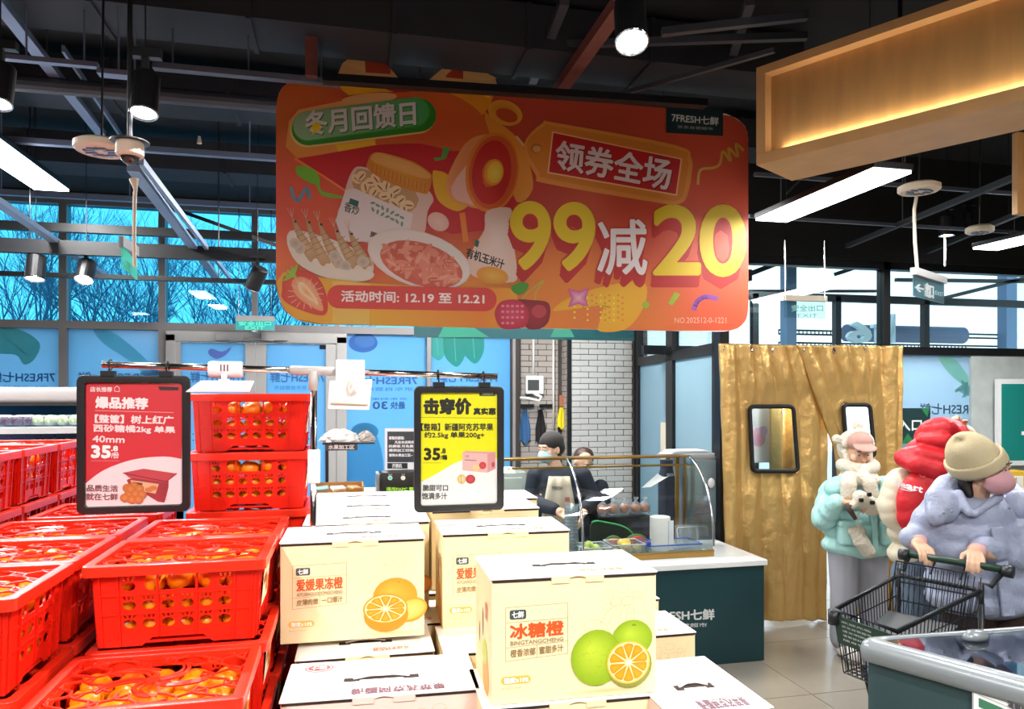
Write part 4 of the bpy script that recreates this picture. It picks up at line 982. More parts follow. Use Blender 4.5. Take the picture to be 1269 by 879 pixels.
def crate_(x, y, z, label, fill, rz):
    """x, y = centre of the base"""
    if not used_c[0]: t = proto_c; t.location = (x, y, z); t.rotation_euler = (0, 0, rz); t['label'] = label; used_c[0] = True
    else: t = copy_tree(proto_c, None, (x, y, z), rz, label)
    t['group'] = 'red mandarin crates of the display'
    rs = random.Random(int(x*1000)+int(y*777)+int(z*99)); Mx = Matrix.Translation((x, y, z)) @ Matrix.Rotation(rz, 4, 'Z')
    lab = 'mandarin inside the '+label
    spots = []
    gx = [-.102, -.051, 0, .051, .102]; gy = [-.073, -.025, .025, .073]
    if fill in ('full', 'top'):
        for i in gx:
            for j in gy: spots.append((i, j, .108+rs.uniform(-.006, .006)))
    if fill == 'full':
        for zz in (.029, .068):
            for i in gx: spots.append((i*.93, -.068, zz))
            for j in gy[1:]: spots.append((.096, j*.9, zz))
    if fill == 'front':
        for i in gx: spots.append((i*.96, -.073, .108+rs.uniform(-.006, .004)))
        for i in gx: spots.append((i*.92+.003, -.069, .064+rs.uniform(-.004, .004)))
        for i in gx: spots.append((i*.92-.003, -.067, .028))
    if fill == 'side':
        for j in gy:
            spots.append((.100, j, .108)); spots.append((.097, j*.95, .062))
    for s in spots: mandarin(Mx @ Vector((s[0]+rs.uniform(-.002, .002), s[1]+rs.uniform(-.002, .002), s[2])), rs, lab[:110], 'mandarins in the '+label[:60])
    return t
P = .150; ZB = 1.056-.150      # top surfaces fall at 1.206, 1.356, 1.506, 1.656
def zt(k): return ZB+P*k       # base height of layer k
XB, XA, XC, XD = -.295, -.622, -.99, -1.31
crate(XB, 1.50, zt(2), 'big front red crate facing the viewer, full of mandarins', 'full')
crate(XB-.006, 1.252, zt(1), 'lowest front red crate at the bottom edge, seen from above', 'top', .0)
crate(XB+.004, 1.50, zt(1)+.0, 'red crate directly under the big front crate', 'none')
crate(XB+.0, 1.50, zt(0), 'red crate at the foot of the front right stack', 'none')
crate(XB, 1.252, zt(0), 'red crate below the lowest front crate', 'none')
crate(XB+.004, 1.745, zt(2), 'red crate behind the big front crate, before the tall pair', 'top')
for k in (0, 1): crate(XB+.004, 1.745, zt(k), ['red crate at the foot of the middle right stack', 'red crate under the one before the tall pair'][k], 'none')
xs = -.245
for k in (0, 1, 2): crate(xs, 2.08, zt(k), ['lowest red crate under the tall pair', 'second red crate under the tall pair', 'red crate carrying the tall pair'][k], 'none')
crate(xs, 2.075, zt(3), 'lower crate of the tall red pair beside the red poster', 'front')
crate(xs+.002, 2.08, zt(4), 'topmost red crate of the tall pair beside the red poster', 'front')
crate(XA, 1.31, zt(2), 'near left red crate cut by the left edge of the picture', 'full')
for j, y in enumerate((1.31, 1.555, 1.80)):
    for k in (0, 1): crate(XA, y, zt(k), 'red crate at level %s of the %s left stack' % (['one', 'two'][k], ['nearest', 'second', 'third'][j]), 'none')
crate(XA, 1.062, zt(1)-.0, 'low red crate at the bottom left corner', 'none'); crate(XA, 1.062, zt(0), 'red crate under the bottom left corner crate', 'none')
crate(XA, 1.555, zt(2), 'second left red crate from the viewer, lid seen edge-on', 'top')
crate(XA, 1.80, zt(2), 'third left red crate, just under the red poster', 'top')
crate(XA+.02, 2.08, zt(2)-.0, 'low red crate behind the red poster', 'none'); 
for k in (0, 1): crate(XA+.02, 2.08, zt(k), 'red crate at level %s of the stack behind the red poster' % ['one', 'two'][k], 'none')
for j, y in enumerate((1.80, 2.045, 2.29)):
    crate(XC, y, zt(3), ['far left red crate cut by the picture edge', 'far left red crate, second in its row', 'far left red crate next to the red poster frame'][j], 'side')
    for k in (0, 1, 2): crate(XC, y, zt(k), 'red crate at level %s of the far left stack %s' % (['one', 'two', 'three'][k], ['near the picture edge', 'in the middle', 'by the poster'][j]), 'none')
for j, y in enumerate((2.29, 2.54)):
    crate(XD-.01, y, zt(3), ['outermost left red crate nearer the viewer', 'outermost left red crate farther back'][j], 'none')
    for k in (1, 2): crate(XD-.01, y, zt(k), 'red crate in the outermost left stack level %s %s' % (['two', 'three'][k-1], 'front back'.split()[j]), 'none')
crate(XC, 2.54, zt(3), 'rear far left red crate before the chiller', 'none'); 
for k in (1, 2): crate(XC, 2.54, zt(k), 'red crate in the rear far left stack at level %s' % ['two', 'three'][k-1], 'none')
pl = thing('display_plinth', 'black display plinth under the stacked red crates', 'plinth', (-.7, 1.8, 0))
MB().box((-1.49, .93, .0), (-.13, 2.70, ZB-.002)).build('plinth_body', M_plinth, pl, True, bevel=.005)
# ================================================================ FRUIT CARTONS
M_card = mat('cream_printed_card', 'efdaae', .55, var=.03)
M_cardW = mat('white_card', 'fbf7f2', .5, var=.02)
M_cardP = mat('pink_printed_card', 'eccdc2', .55, var=.03)
M_kraft = mat('kraft_card', 'b98d55', .75, var=.12, vscale=12)
M_slot = mat('dark_slot', '2a1c18', .9)
W_, D_c, H_c = .30, .182, .218
def citrus(cv, x, y, r, skin, flesh, rot=0, sq=1.0):
    cv.poly(ell(x, y, r, r*sq, rot, 30), skin); cv.poly(ell(x, y, r*.93, r*sq*.93, rot, 30), 'f8e6a8')
    n = 10
    for k in range(n):
        a0 = 360/n*k+1.6; a1 = 360/n*(k+1)-1.6; c, s_ = math.cos(R(rot)), math.sin(R(rot)); pts = []
        for rr, aa in ((.14, (a0+a1)/2), (.8, a0), (.86, a0+5), (.88, (a0+a1)/2), (.86, a1-5), (.8, a1)):
            px, py = r*rr*math.cos(R(aa)), r*sq*rr*math.sin(R(aa)); pts.append((x+px*c-py*s_, y+px*s_+py*c))
        cv.poly(pts, flesh, 'ffa51e')
    cv.poly(ell(x, y, r*.1, r*.1*sq), 'fff6d8')
def blossom(cv, ox, oy, s=1):
    rnd = random.Random(5)
    for cx, cy, r in ((150, 20, 9), (162, 30, 8), (150, 36, 7), (172, 14, 8), (178, 30, 9), (190, 22, 6)):
        cv.line([(ox+(a-ox+ox)*0+x*s, oy+y*s) for a, (x, y) in enumerate(ell(cx, cy, r, r*.7, cx, 9))], .35, 'c2a678', True)
    for a in range(5): cv.line([(ox+p[0]*s, oy+p[1]*s) for p in spl([(140+a*12, 60), (150+a*9, 44), (163+a*6, 34)], 3)], .35, 'c2a678')
    cv.line([(ox+p[0]*s, oy+p[1]*s) for p in spl([(118, 60), (128, 52), (145, 58), (154, 74), (140, 80), (125, 72), (118, 60)], 3)], .35, 'c2a678')
    cv.line([(ox+p[0]*s, oy+p[1]*s) for p in spl([(205, 8), (198, 30), (203, 50), (212, 68)], 3)], .35, 'c2a678')
def front_art(kind):
    """art laid out on a 217 x 160 grid, as large as the front face"""
    y0 = -D_c/2; cv = Canvas(lambda x, y: (-W_/2+W_*x/217, y0, H_c-.012-(H_c-.012)*y/158), (0, -1, 0), .0003)
    blossom(cv, 0, 0)
    if kind == 'pink':
        cv.text('阿克苏苹果', (20, 40, 110, 62), '5a3030', .5); cv.poly(ell(160, 100, 26, 25), 'c43a34', 'e0685a'); cv.poly(ell(125, 112, 20, 19), 'f0dca8', 'f8ecc4'); return cv
    bx_ = (17, 36, 96, 104)
    cv.line([(18, 30), (98, 28), (98, 96), (18, 101)], .6, 'a08862', True); cv.line([(18, 50), (98, 48)], .5, 'a08862'); cv.line([(18, 83), (98, 79)], .5, 'a08862'); cv.line([(58, 81), (58, 98.5)], .5, 'a08862')
    cv.poly(rrect(23, 33.5, 44, 46, 2.5, 3)[::-1], '3f4a4c'); cv.text('七鲜', (26, 35.5, 41, 44), 'fbf6ec', .25)
    nm, py, a, b = ('冰糖橙', 'BINGTANGCHENG', '橙香浓郁', '蜜甜多汁') if kind == 'green' else ('爱媛果冻橙', 'AIYUANGUODONGCHENG', '皮薄肉嫩', '一口爆汁')
    cv.text(nm, ((24, 52.5), (92, 51), (92, 70), (24, 72)), 'd9531c', .8 if kind == 'green' else .5)
    cv.text(py, ((24, 74.5), (92, 73), (92, 78), (24, 80.5)), 'a08862', .12)
    cv.text(a, ((24, 86), (56, 84.5), (56, 94.5), (24, 96)), '96784e', .2); cv.text(b, ((61, 84), (92, 82.5), (92, 92.5), (61, 94)), '96784e', .2)
    cv.poly(rrect(12, 121, 50, 131.5, 5, 5)[::-1], 'e9b64a'); cv.text('糖度≥10%', (16, 122.5, 47, 130), 'fffaf0', .25); cv.text('甄选时令鲜果', (13, 135, 38, 138.5), 'd9c090', 0)
    if kind == 'green':
        cv.poly(ell(150, 150, 52, 4), 'efd3a4', 'e0b880')
        cv.poly(ell(184, 81, 27, 25), '86a614', 'b4cc34', (180, 74)); cv.poly(ell(186, 63, 3, 1.2), '7a8a2a')
        cv.poly(ell(136, 104, 34, 38), '86a614', 'bfd236', (128, 92))
        for k in range(40):
            t = random.Random(k).uniform(0, 6.28); q = random.Random(k+99).uniform(.2, .92); cv.poly(ell(136+math.cos(t)*32*q, 104+math.sin(t)*36*q, .7, .7, 0, 6), '8aa418')
        cv.poly(ell(180, 117, 30, 31), '8a8a3a'); citrus(cv, 178, 113, 29.5, 'c8b83a', 'f98c06')
    else:
        cv.poly(ell(165, 150, 48, 4), 'efd3a4', 'e0b880')
        cv.poly(ell(172, 88, 34, 31), 'f08c18', 'ffa83a', (164, 78)); cv.poly(ell(177, 64, 2.5, 1.4), '7a8a2a'); cv.poly(ell(196, 112, 26, 20, -20), 'f29220'); cv.poly(ell(196, 112, 23, 16, -20), 'ffb04a', 'ffc870')
        cv.poly(ell(158, 118, 34, 29), 'ee8412'); citrus(cv, 157, 108, 34, 'f09018', 'f57e08', 0, .72)
    return cv
def carton_proto(kind):
    t = thing('fruit_carton', 'carton', 'carton'); m = {'green': M_card, 'orange': M_card, 'pink': M_cardP}[kind]
    MB().box((-W_/2, -D_c/2, 0), (W_/2, D_c/2, H_c-.006)).build('body', m, t, bevel=.0015, segs=1)
    ld = MB(); L = W_/2+.002; d = D_c/2
    # top panel folded over, with a slightly lifted front edge and tuck tabs
    ld.box((-L, -d-.002, H_c-.003), (L, d, H_c))
    ld.build('lid', M_cardW, t, bevel=.0008, segs=1)
    g = MB(); g.box((-L+.004, -d-.0012, H_c-.0078), (-.045, -d+.004, H_c-.0032)); g.box((.052, -d-.0012, H_c-.0078), (L-.004, -d+.004, H_c-.0032)); g.build('lid_gap', M_slot, t)
    tb = MB(); tb.box((-.044, -d-.0028, H_c-.013), (-.012, -d+.001, H_c-.001)); tb.box((.018, -d-.0028, H_c-.013), (.051, -d+.001, H_c-.001)); tb.tube([(-.012+.003*i, -d-.001, H_c-.004+.003*math.sin(math.pi*i/10)) for i in range(11)], .0022, 5); tb.build('tuck_tab', m, t)
    sl = MB(); sl.box((-.060, -.020, H_c-.0005), (-.035, -.004, H_c+.0008)); sl.box((.035, -.020, H_c-.0005), (.060, -.004, H_c+.0008))
    sl.box((-.036, -.014, H_c-.0005), (.036, -.002, H_c+.0008)); sl.build('handle_slot', M_slot, t)
    hd = MB(); pts = [(-.045+.09*i/12, -.010+.006*math.sin(math.pi*i/12), H_c+.001+.004*math.sin(math.pi*i/12)) for i in range(13)]; hd.tube(pts, .0022, 6); hd.build('carry_handle', M_cardW, t)
    cv = front_art(kind); cv.build('front_print', t)
    cv = Canvas(lambda x, y: (-W_/2+W_*x/217, -D_c/2+D_c*y/100, H_c), (0, 0, 1), .0003)
    if kind == 'pink':
        cv.poly([(0, 0), (38, 0), (48, 100), (0, 100)], 'f6dcd6'); cv.poly([(160, 50), (217, 96), (217, 100), (130, 100)], 'fbeee8')
        cv.text('新疆阿克苏苹果', (75, 5, 180, 20), '6a4a58', .7, res=2)
        cv.poly(ell(34, 82, 17, 12), 'e06a70'); cv.poly(ell(34, 82, 15, 10), 'fbf0ee'); cv.poly(ell(34, 82, 13.5, 8.5), 'd9525c'); cv.text('七鲜', (25, 76.5, 43, 87.5), 'fff4f2', .4)
    else: cv.text('甄选时令鲜果', (120, 10, 178, 22), 'ee9a78', .3)
    cv.build('lid_print', t)
    # left and right sides: hand hole and a strip of print
    for s in (-1, 1):
        cv = Canvas(lambda x, y, s=s: (s*W_/2, -D_c/2+D_c*x/100, H_c-H_c*y/100), (s, 0, 0), .0004)
        cv.text('鲜果' if s < 0 else '七鲜', (20, 25, 36, 40), 'e8a888', .3); cv.poly(ell(32, 86, 18, 17), 'e8902a', 'f2b04a'); cv.poly(ell(38, 68, 14, 10), 'b8c83a' if kind == 'green' else 'f0a030')
        cv.poly(ell(50, 46, 3.5, 12, 0 if s < 0 else 0), '2a1c18'); cv.poly(ell(72, 60, 3, 9), '4a3020'); cv.build('side_print', t)
    return t
cp = {k: [carton_proto(k), False] for k in ('green', 'orange', 'pink')}
def carton(kind, p, rz, label, sx=1.0, sy=1.0, sz=1.0):
    pr = cp[kind]
    if not pr[1]: t = pr[0]; pr[1] = True; t.location = p; t.rotation_euler = (0, 0, rz)
    else: t = copy_tree(pr[0], None, p, rz)
    t.scale = (sx, sy, sz); tag(t, label, 'carton', 'fruit cartons of the display'); return t
def fcl(px, d, Z, rz, sx=1, sy=1):   # front left top corner seen at px, depth d -> base centre
    p = at(px, 490, d); c = Vector((W_*sx/2, D_c*sy/2, 0)); c.rotate(Matrix.Rotation(rz, 3, 'Z')); return (p.x+c.x, p.y+c.y, Z)
ZC = 1.117; G = '(carton)'
carton('green', fcl(609, 1.245, ZC, R(-1.5)), R(-1.5), 'front cream carton printed with green-skinned oranges')
carton('orange', fcl(347, 1.515, ZC+.012, R(-1)), R(-1), 'left cream carton printed with cut oranges, fully seen', 1, 1, .975)
carton('orange', fcl(548, 1.66, ZC-.002, R(-2)), R(-2), 'middle cream carton half hidden behind the front carton', 1, 1, 1)
for i, (px, d) in enumerate(((376, 1.735), (386, 1.925), (390, 2.12))):
    carton('orange', fcl(px, d, ZC+.005, R(-1)), R(-1), ['white-topped carton right behind the left orange carton', 'second white-topped carton back, left row', 'rearmost white-topped carton of the left row'][i])
carton('orange', fcl(535, 1.98, ZC, R(-1)), R(-1), 'rear carton behind the yellow poster, right corner showing')
for i, (px, d) in enumerate(((545, 2.18), )): carton('orange', fcl(px, d, ZC, R(-1)), R(-1), 'hidden rear carton behind the yellow poster')
ZD = .900
def nz(kind, px, d, rz, label, sx=1, sy=1): carton(kind, fcl(px, d, ZD, rz, sx, sy), rz, label, sx, sy, (ZC-ZD-.001)/H_c)
nz('pink', 347, 1.262, R(-2.5), 'pink-edged apple carton lying in front at bottom centre', 1.16, 1.0)
nz('orange', 366, 1.463, R(-1), 'cream carton top between the pink carton and the left orange carton', .93)
nz('orange', 551, 1.50, R(-1), 'cream carton under the middle orange carton', 1.0)
nz('orange', 600, 1.238, R(-1.5), 'cream carton under the front green-orange carton', 1.08)
nz('orange', 704, 1.575, 0, 'white-topped carton right of the front carton, rear one', 1.0, .9)
nz('pink', 833, 1.205, 0, 'white-topped carton at bottom right, nearest the floor', .62, 1.35)
pl = thing('display_plinth', 'black display plinth under the fruit cartons', 'plinth', (.35, 1.7, 0))
MB().box((-.055, 1.17, .0), (.80, 2.30, ZD-.001)).build('plinth_body', M_plinth, pl, True, bevel=.005)
for i, (x, y) in enumerate(((.105, 1.80), (.41, 1.83), (.105, 2.05), (.41, 2.08), (.655, 1.87))):
    carton('orange', (x, y, ZD), 0, 'supporting carton of the lower tier, %s' % ['left of the second row', 'right of the second row', 'left of the rear row', 'right of the rear row', 'rightmost of the second row'][i], .97, 1, (ZC-ZD-.001)/H_c)
# ================================================================ POSTERS ON THE RAIL
PY = 1.80
M_frame = mat('black_poster_frame', '19191c', .35)
M_chrome = mat('chrome_tube', 'd8cfc8', .12, metal=1)
def poster(name, label, px0, py0, px1, py1, art, tilt=0):
    a = atY(px0, py1, PY-.012); b = atY(px1, py0, PY-.012); t = thing(name, label, 'poster', ((a.x+b.x)/2, PY, a.z))
    Y0, Y1 = PY-.020, PY-.006; w = .0165
    o_ = rrect(a.x, a.z, b.x, b.z, .014, 5); i_ = rrect(a.x+w, a.z+w, b.x-w, b.z-w, .007, 5); n = len(o_)
    vs = [(x, Y0, z) for x, z in o_]+[(x, Y0, z) for x, z in i_]+[(x, Y1, z) for x, z in o_]+[(x, Y1, z) for x, z in i_]; fs = []
    for i in range(n):
        j = (i+1) % n; fs += [(i, j, n+j, n+i), (2*n+i, 2*n+j, j, i), (n+i, n+j, 3*n+j, 3*n+i), (2*n+j, 2*n+i, 3*n+i, 3*n+j)]
    mesh_obj('frame', vs, fs, M_frame, t, True, bevel=.002)
    MB().box((a.x+w*.8, Y1-.005, a.z+w*.8), (b.x-w*.8, Y1, b.z-w*.8)).build('backing', M_white, t, True)
    cv = plane_canvas((0, Y1-.0052, 0), (0, -1, 0), .00025); art(cv); cv.build('printed_sheet', t, True)
    MB().box((a.x+w*.8, Y0+.004, a.z+w*.8), (b.x-w*.8, Y0+.005, b.z-w*.8)).build('clear_cover', glass('poster_cover', (.97, .97, .97), .03, .1), t, True)
    for q in (.27, .78):
        x = a.x+(b.x-a.x)*q; c = MB(); c.box((x-.014, Y0-.003, b.z-.002), (x+.014, Y1+.002, b.z+.010)).tube([(x, PY-.012, b.z+.008), (x, PY-.012, rodz(x)-.012), (x, PY-.009, rodz(x)-.012)], .0018, 5)
        c.tube([(x, PY+.012*math.cos(k*math.pi/8), rodz(x)+.012*math.sin(k*math.pi/8)) for k in range(16)], .0018, 5, closed=True)
        c.build('hanging_hook', M_black, t, True)
    return t
RA = atY(127, 452, PY); RB = atY(616, 467, PY)
def rodz(x): return RA.z+(RB.z-RA.z)*(x-RA.x)/(RB.x-RA.x)
def f(cv):
    cv.poly([(104, 474), (228, 477), (223, 634), (100, 632)], 'fae6ea')
    # red field with a rising white arc below
    top = [(104, 474), (228, 477), (225, 569)]; arc = spl([(225, 569), (205, 566), (175, 568), (150, 574), (125, 585), (103, 602)], 5)
    cv.poly(top+arc[1:], 'd8323c')
    cv.text('店长推荐', ((112, 479.5), (139, 480), (139, 486), (112, 485.5)), 'f6dcdc', .25); cv.line([(142, 485), (142, 481), (145, 478.5), (148, 481), (148, 485.5), (142, 485)], .7, 'f6dcdc')
    cv.text('爆品推荐', ((119, 492), (183, 494), (183, 507), (119, 505.5)), 'fdf2f2', .75); cv.line([(118, 509), (215, 511.5)], .5, 'f6c8c8')
    cv.text('【整筐】树上红广', ((118, 514), (215, 516), (214, 526), (118, 524)), 'fbe8e8', .45)
    cv.text('西砂糖橘2kg 单果', ((116, 526), (217, 529), (217, 538), (116, 536.5)), 'fbe8e8', .4)
    cv.text('40mm', ((115, 540), (155, 541), (154, 549), (115, 548)), 'fbe8e8', .35)
    cv.text('35', ((114, 552.5), (137, 553), (136.5, 567.5), (114, 567)), 'ffffff', 1.1); cv.text('.8', (138, 553, 146, 559), 'ffffff', .4); cv.text('/份', (138, 560.5, 147.5, 568), 'fbe8e8', .3)
    cv.text('活动期间每日限量供应售完即止', (113, 570.5, 149, 572), 'eea0a4', 0)
    cv.text('品质生活', ((108, 601), (146, 602), (146, 609.5), (108, 609)), '8a5a60', .35); cv.text('就在七鲜', ((107, 611.5), (146, 612), (146, 620), (107, 620)), '8a5a60', .35); cv.text('具体以门店为准', (109, 629.5, 128, 631), 'c8a8ae', 0)
    cv.poly([(171, 589), (209, 596), (209, 604), (204, 623), (196, 622), (181, 613), (165, 612), (157, 595)], 'a83a44'); cv.poly([(153, 586), (178, 581), (219, 587), (206, 598), (160, 592)], 'c84a52')
    cv.line([(153, 586.5), (206, 597), (219, 587)], 1.2, '8a2c34'); cv.poly([(162, 595), (197, 600), (193, 612), (165, 607)], 'e8b890'); cv.poly([(165, 597), (177, 599), (176, 604), (166, 602)], '5a3a34')
    for x, y in ((190, 605), (185, 607)): cv.poly(ell(x, y, 5, 3), 'd8824a')
    for k in range(9): cv.line([(208-k*0.1, 600+k*2.4), (199, 601+k*2.3)], .4, '7e2a34')
    for x, y in ((158, 605), (166, 603), (173, 606), (160, 613), (168, 612), (176, 613), (155, 617), (164, 619), (172, 619), (162, 600+6)): cv.poly(ell(x, y, 6, 5.4), 'c87038', 'e09050')
    cv.poly([(196, 479), (222, 480), (221, 484), (198, 484)], '3a2a2c')
poster('hanging_poster', 'red price poster in a black frame hanging over the crates', 96, 466, 236, 638, f)
def f(cv):
    cv.poly([(518, 486), (619, 486), (620, 631), (517, 631)], 'fbfbf6')
    cv.poly([(518, 486), (619, 486), (619, 569)]+spl([(619, 569), (600, 566), (580, 568), (560, 576), (540, 588), (518, 599)], 5)[1:], 'f6f000')
    cv.poly([(594, 485.5), (614, 485.5), (614, 491), (594, 491)], '4a4a34'); cv.text('七鲜超市', (597, 486.5, 611, 489.5), 'e8e8c0', .1)
    cv.text('击穿价', (526, 494.5, 583, 513), '23231a', 1.3); cv.text('真实惠', (587, 506, 614, 514), '23231a', .5); cv.line([(521, 517.5), (616, 518.5)], .5, '6a6a20')
    cv.text('【整箱】新疆阿克苏苹果', (522, 525, 611, 534), '2c2c20', .3); cv.text('约2.5kg 单果200g+', (526, 535.5, 600, 544), '2c2c20', .3)
    cv.text('35', (526, 556, 545, 570), '1c1c14', .9); cv.text('.8', (546.5, 556, 552, 562), '1c1c14', .4); cv.text('/箱', (546, 564, 554, 570), '1c1c14', .3); cv.text('活动期间每日限量供应', (524, 573, 547, 574.5), '8a8a30', 0)
    cv.text('脆甜可口', (524, 601, 555, 608.5), '4a4444', .3); cv.text('饱满多汁', (523, 611, 554, 619), '4a4444', .3); cv.text('具体以门店为准', (522, 626, 538, 627.5), 'b0aaa8', 0)
    cv.poly([(573, 561), (578, 559), (614, 560), (608, 563)], 'e8a8a8'); cv.poly([(573, 561), (604, 563), (604, 586), (573, 583)], 'f2bcb8'); cv.poly([(604, 563), (614, 560), (614, 581), (604, 586)], 'e09a9a')
    cv.text('七鲜', (576, 564, 581, 567), '6a4a4a', 0); cv.line([(576, 570), (590, 571)], .8, '6a4a4a'); cv.poly(ell(598, 577, 4.5, 4.5), 'c8323c', 'e05a5a'); cv.poly(ell(590, 580, 4.5, 4), 'f0d090'); cv.poly(ell(611, 576, 2, 3.5), 'c84a50')
    cv.poly(ell(572, 594, 5.5, 6), 'e0c070', 'f8e8b8'); cv.line([(571, 589), (572, 599)], .5, 'a86a40'); cv.poly(ell(583, 594, 6, 5.6), 'b8303c', 'd85058')
poster('hanging_poster', 'yellow and white price poster in a black frame above the cartons', 513, 479, 624, 635.5, f)
sd = thing('poster_stand', 'chrome T-shaped poster stand between the crates and cartons', 'stand', (atY(389, 490, PY).x, PY, .0))
xp = sd.location.x
MB().tube([RA, atY(372, 459, PY)], .0075, 12).tube([atY(430, 461, PY), RB], .0075, 12).build('rail', M_chrome, sd, True, smooth=True)
MB().tube([atY(360, 459, PY), atY(420, 460.5, PY)], .011, 12).tube([atY(389, 460, PY), atY(388, 484, PY)], [.013, .010], 12).build('tee_joint', mat('grey_tee_joint', 'b9b4b0', .4), sd, True, smooth=True)
z1 = atY(388, 484, PY).z
MB().tube([(xp, PY, z1), (xp-.004, PY, ZD-.0)], .0075, 12).build('pole', M_chrome, sd, True, smooth=True)
MB().box((xp-.014, PY-.012, 1.44), (xp+.014, PY+.012, 1.52)).build('clamp', M_white, sd, True, bevel=.003)
MB().tube([(xp, PY, 0), (xp, PY, .9)], .0075, 10).lathe([(.001, .012), (.018, .012), (.02, 0), (.001, 0)][::-1], (xp, PY, 0), 20).build('lower_pole', M_chrome, sd, True)
# white label clips
def clip(px, py0, py1, w, lab, flip=0):
    p = atY(px, 458, PY); t = thing('price_label_holder', lab, 'label holder', (p.x, PY, p.z))
    MB().lathe([(.001, -w), (.016, -w), (.019, -w+.004), (.019, w-.004), (.016, w), (.001, w)], (0, 0, 0), 16, 'x').build('clip_barrel', M_white, t, bevel=.001)
    MB().box((-.006, -.028, -.03), (.006, -.012, -.01)).tube([(-.012, -.024, -.03), (.012, -.024, -.03)], .007, 8).build('hinge', M_white, t)
    return t
t = clip(280, 0, 0, .038, 'white label holder clipped on the rail left of the stand')
a = MB(); 
a.prism([(-.078, -.050, -.052), (.058, -.050, -.052), (.066, -.026, -.026), (-.050, -.026, -.026)], (0, .004, -.002)); a.build('label_plate', M_white, t, bevel=.001)
cv = Canvas(lambda x, y: (-.008+.016*x, -.0192, .010-.014*y), (0, -1, 0), .0004)
for k in range(3): cv.line([(k*.45, 0), (k*.45, 1)], .18, '7a3a3a')
cv.build('logo_bars', t)
t = clip(434, 0, 0, .026, 'large white label holder clipped on the rail right of the stand')
MB().box((-.034, -.030, -.030), (.034, -.022, .022)).build('front_plate', M_white, t, bevel=.002)
MB().prism([(-.052, -.034, -.095), (.044, -.034, -.098), (.052, -.030, -.024), (-.048, -.030, -.028)], (0, .006, 0)).build('label_plate', M_white, t, bevel=.002)
MB().tube([(-.045, -.038, -.080), (.04, -.038, -.083)], .003, 6).tube([(0, -.036, -.03), (-.006, -.040, -.045), (.0, -.040, -.06), (.01, -.04, -.05)], .004, 6).build('wire_spring', M_cream, t)
# ================================================================ THINGS BETWEEN THE DISPLAY AND THE WINDOWS
M_ink = mat('black_plastic', '101114', .3)
M_green = mat('dark_green_laminate', '173a3f', .4)
M_stone = mat('white_stone_top', 'e4e6e6', .2, var=.08, vscale=4, spec=.6)
M_brass = mat('brushed_brass', 'b08a4a', .28, metal=.9)
M_steelp = mat('brushed_steel_panel', '9a9ea0', .35, metal=.6)
M_bag = glass('plastic_bag', (.9, .92, .93), .2, .15, haze=.6, hcol=(.9, .9, .9), trans=(.8, .8, .8))
M_tub = glass('clear_tub', (.93, .96, .97), .12, .05, haze=.22, hcol=(.9, .95, 1), trans=(.8, .9, 1))
def Z(py, d): return EYE-(py-HOR)/F*d
# rear table carrying the trays
p = at(455, 621, 2.42)
tb = thing('rear_counter', 'white rear counter behind the cartons carrying tray and payment terminal', 'counter', (.12, 2.62, 0))
zt_ = Z(621, 2.46)
MB().box((-.06, 2.44, 0), (.30, 2.86, zt_-.02)).build('cabinet', M_white, tb, True); MB().box((-.08, 2.42, zt_-.02), (.32, 2.88, zt_)).build('top', M_white, tb, True, bevel=.004)
a = atY(386, 600, 2.46); b = atY(451, 600, 2.46)
t = thing('cardboard_tray', 'kraft cardboard tray with packets behind the left cartons', 'tray', ((a.x+b.x)/2, 2.52, zt_))
w = b.x-a.x; k = MB(); dpt = .15; h = .055
k.box((-w/2, -.06, 0), (w/2, .09, .004)).box((-w/2, -.06, 0), (w/2, -.056, h*.72)).box((-w/2, .086, 0), (w/2, .09, h)).box((w/2-.004, -.06, 0), (w/2, .09, h)).box((-w/2, -.06, 0), (-w/2+.004, .09, h))
k.build('tray_body', M_kraft, t)
cv = Canvas(lambda x, y: (x, -.0605, .034-y), (0, -1, 0)); cv.text('福气', (-.012, .002, .012, .022), 'a83828', .0008); cv.build('front_print', t)
rs = random.Random(2)
M_pack = [mat('packet_teal', '8fb0ac', .4), mat('packet_white', 'dcd8cc', .4), mat('packet_tan', 'b89a6c', .5)]
for k in range(3):
    o = MB().box((-.024, -.016, -.006), (.024, .016, .006)).build('fruit_packet', M_pack[k], bevel=.004); o.location = (t.location.x-.055+k*.055, 2.53, zt_+.042); o.rotation_euler = (.25, .1*k-.1, k*.4)
    tag(o, ['pale teal packet in the kraft tray', 'white packet in the middle of the kraft tray', 'tan packet at the right of the kraft tray'][k], 'packet', 'packets in the kraft tray')
for k in range(3): MB().box((-.022, -.015, 0), (.022, .015, .036)).build('inner_box', M_kraft, t).location = (-.055+k*.055, .01, .002)
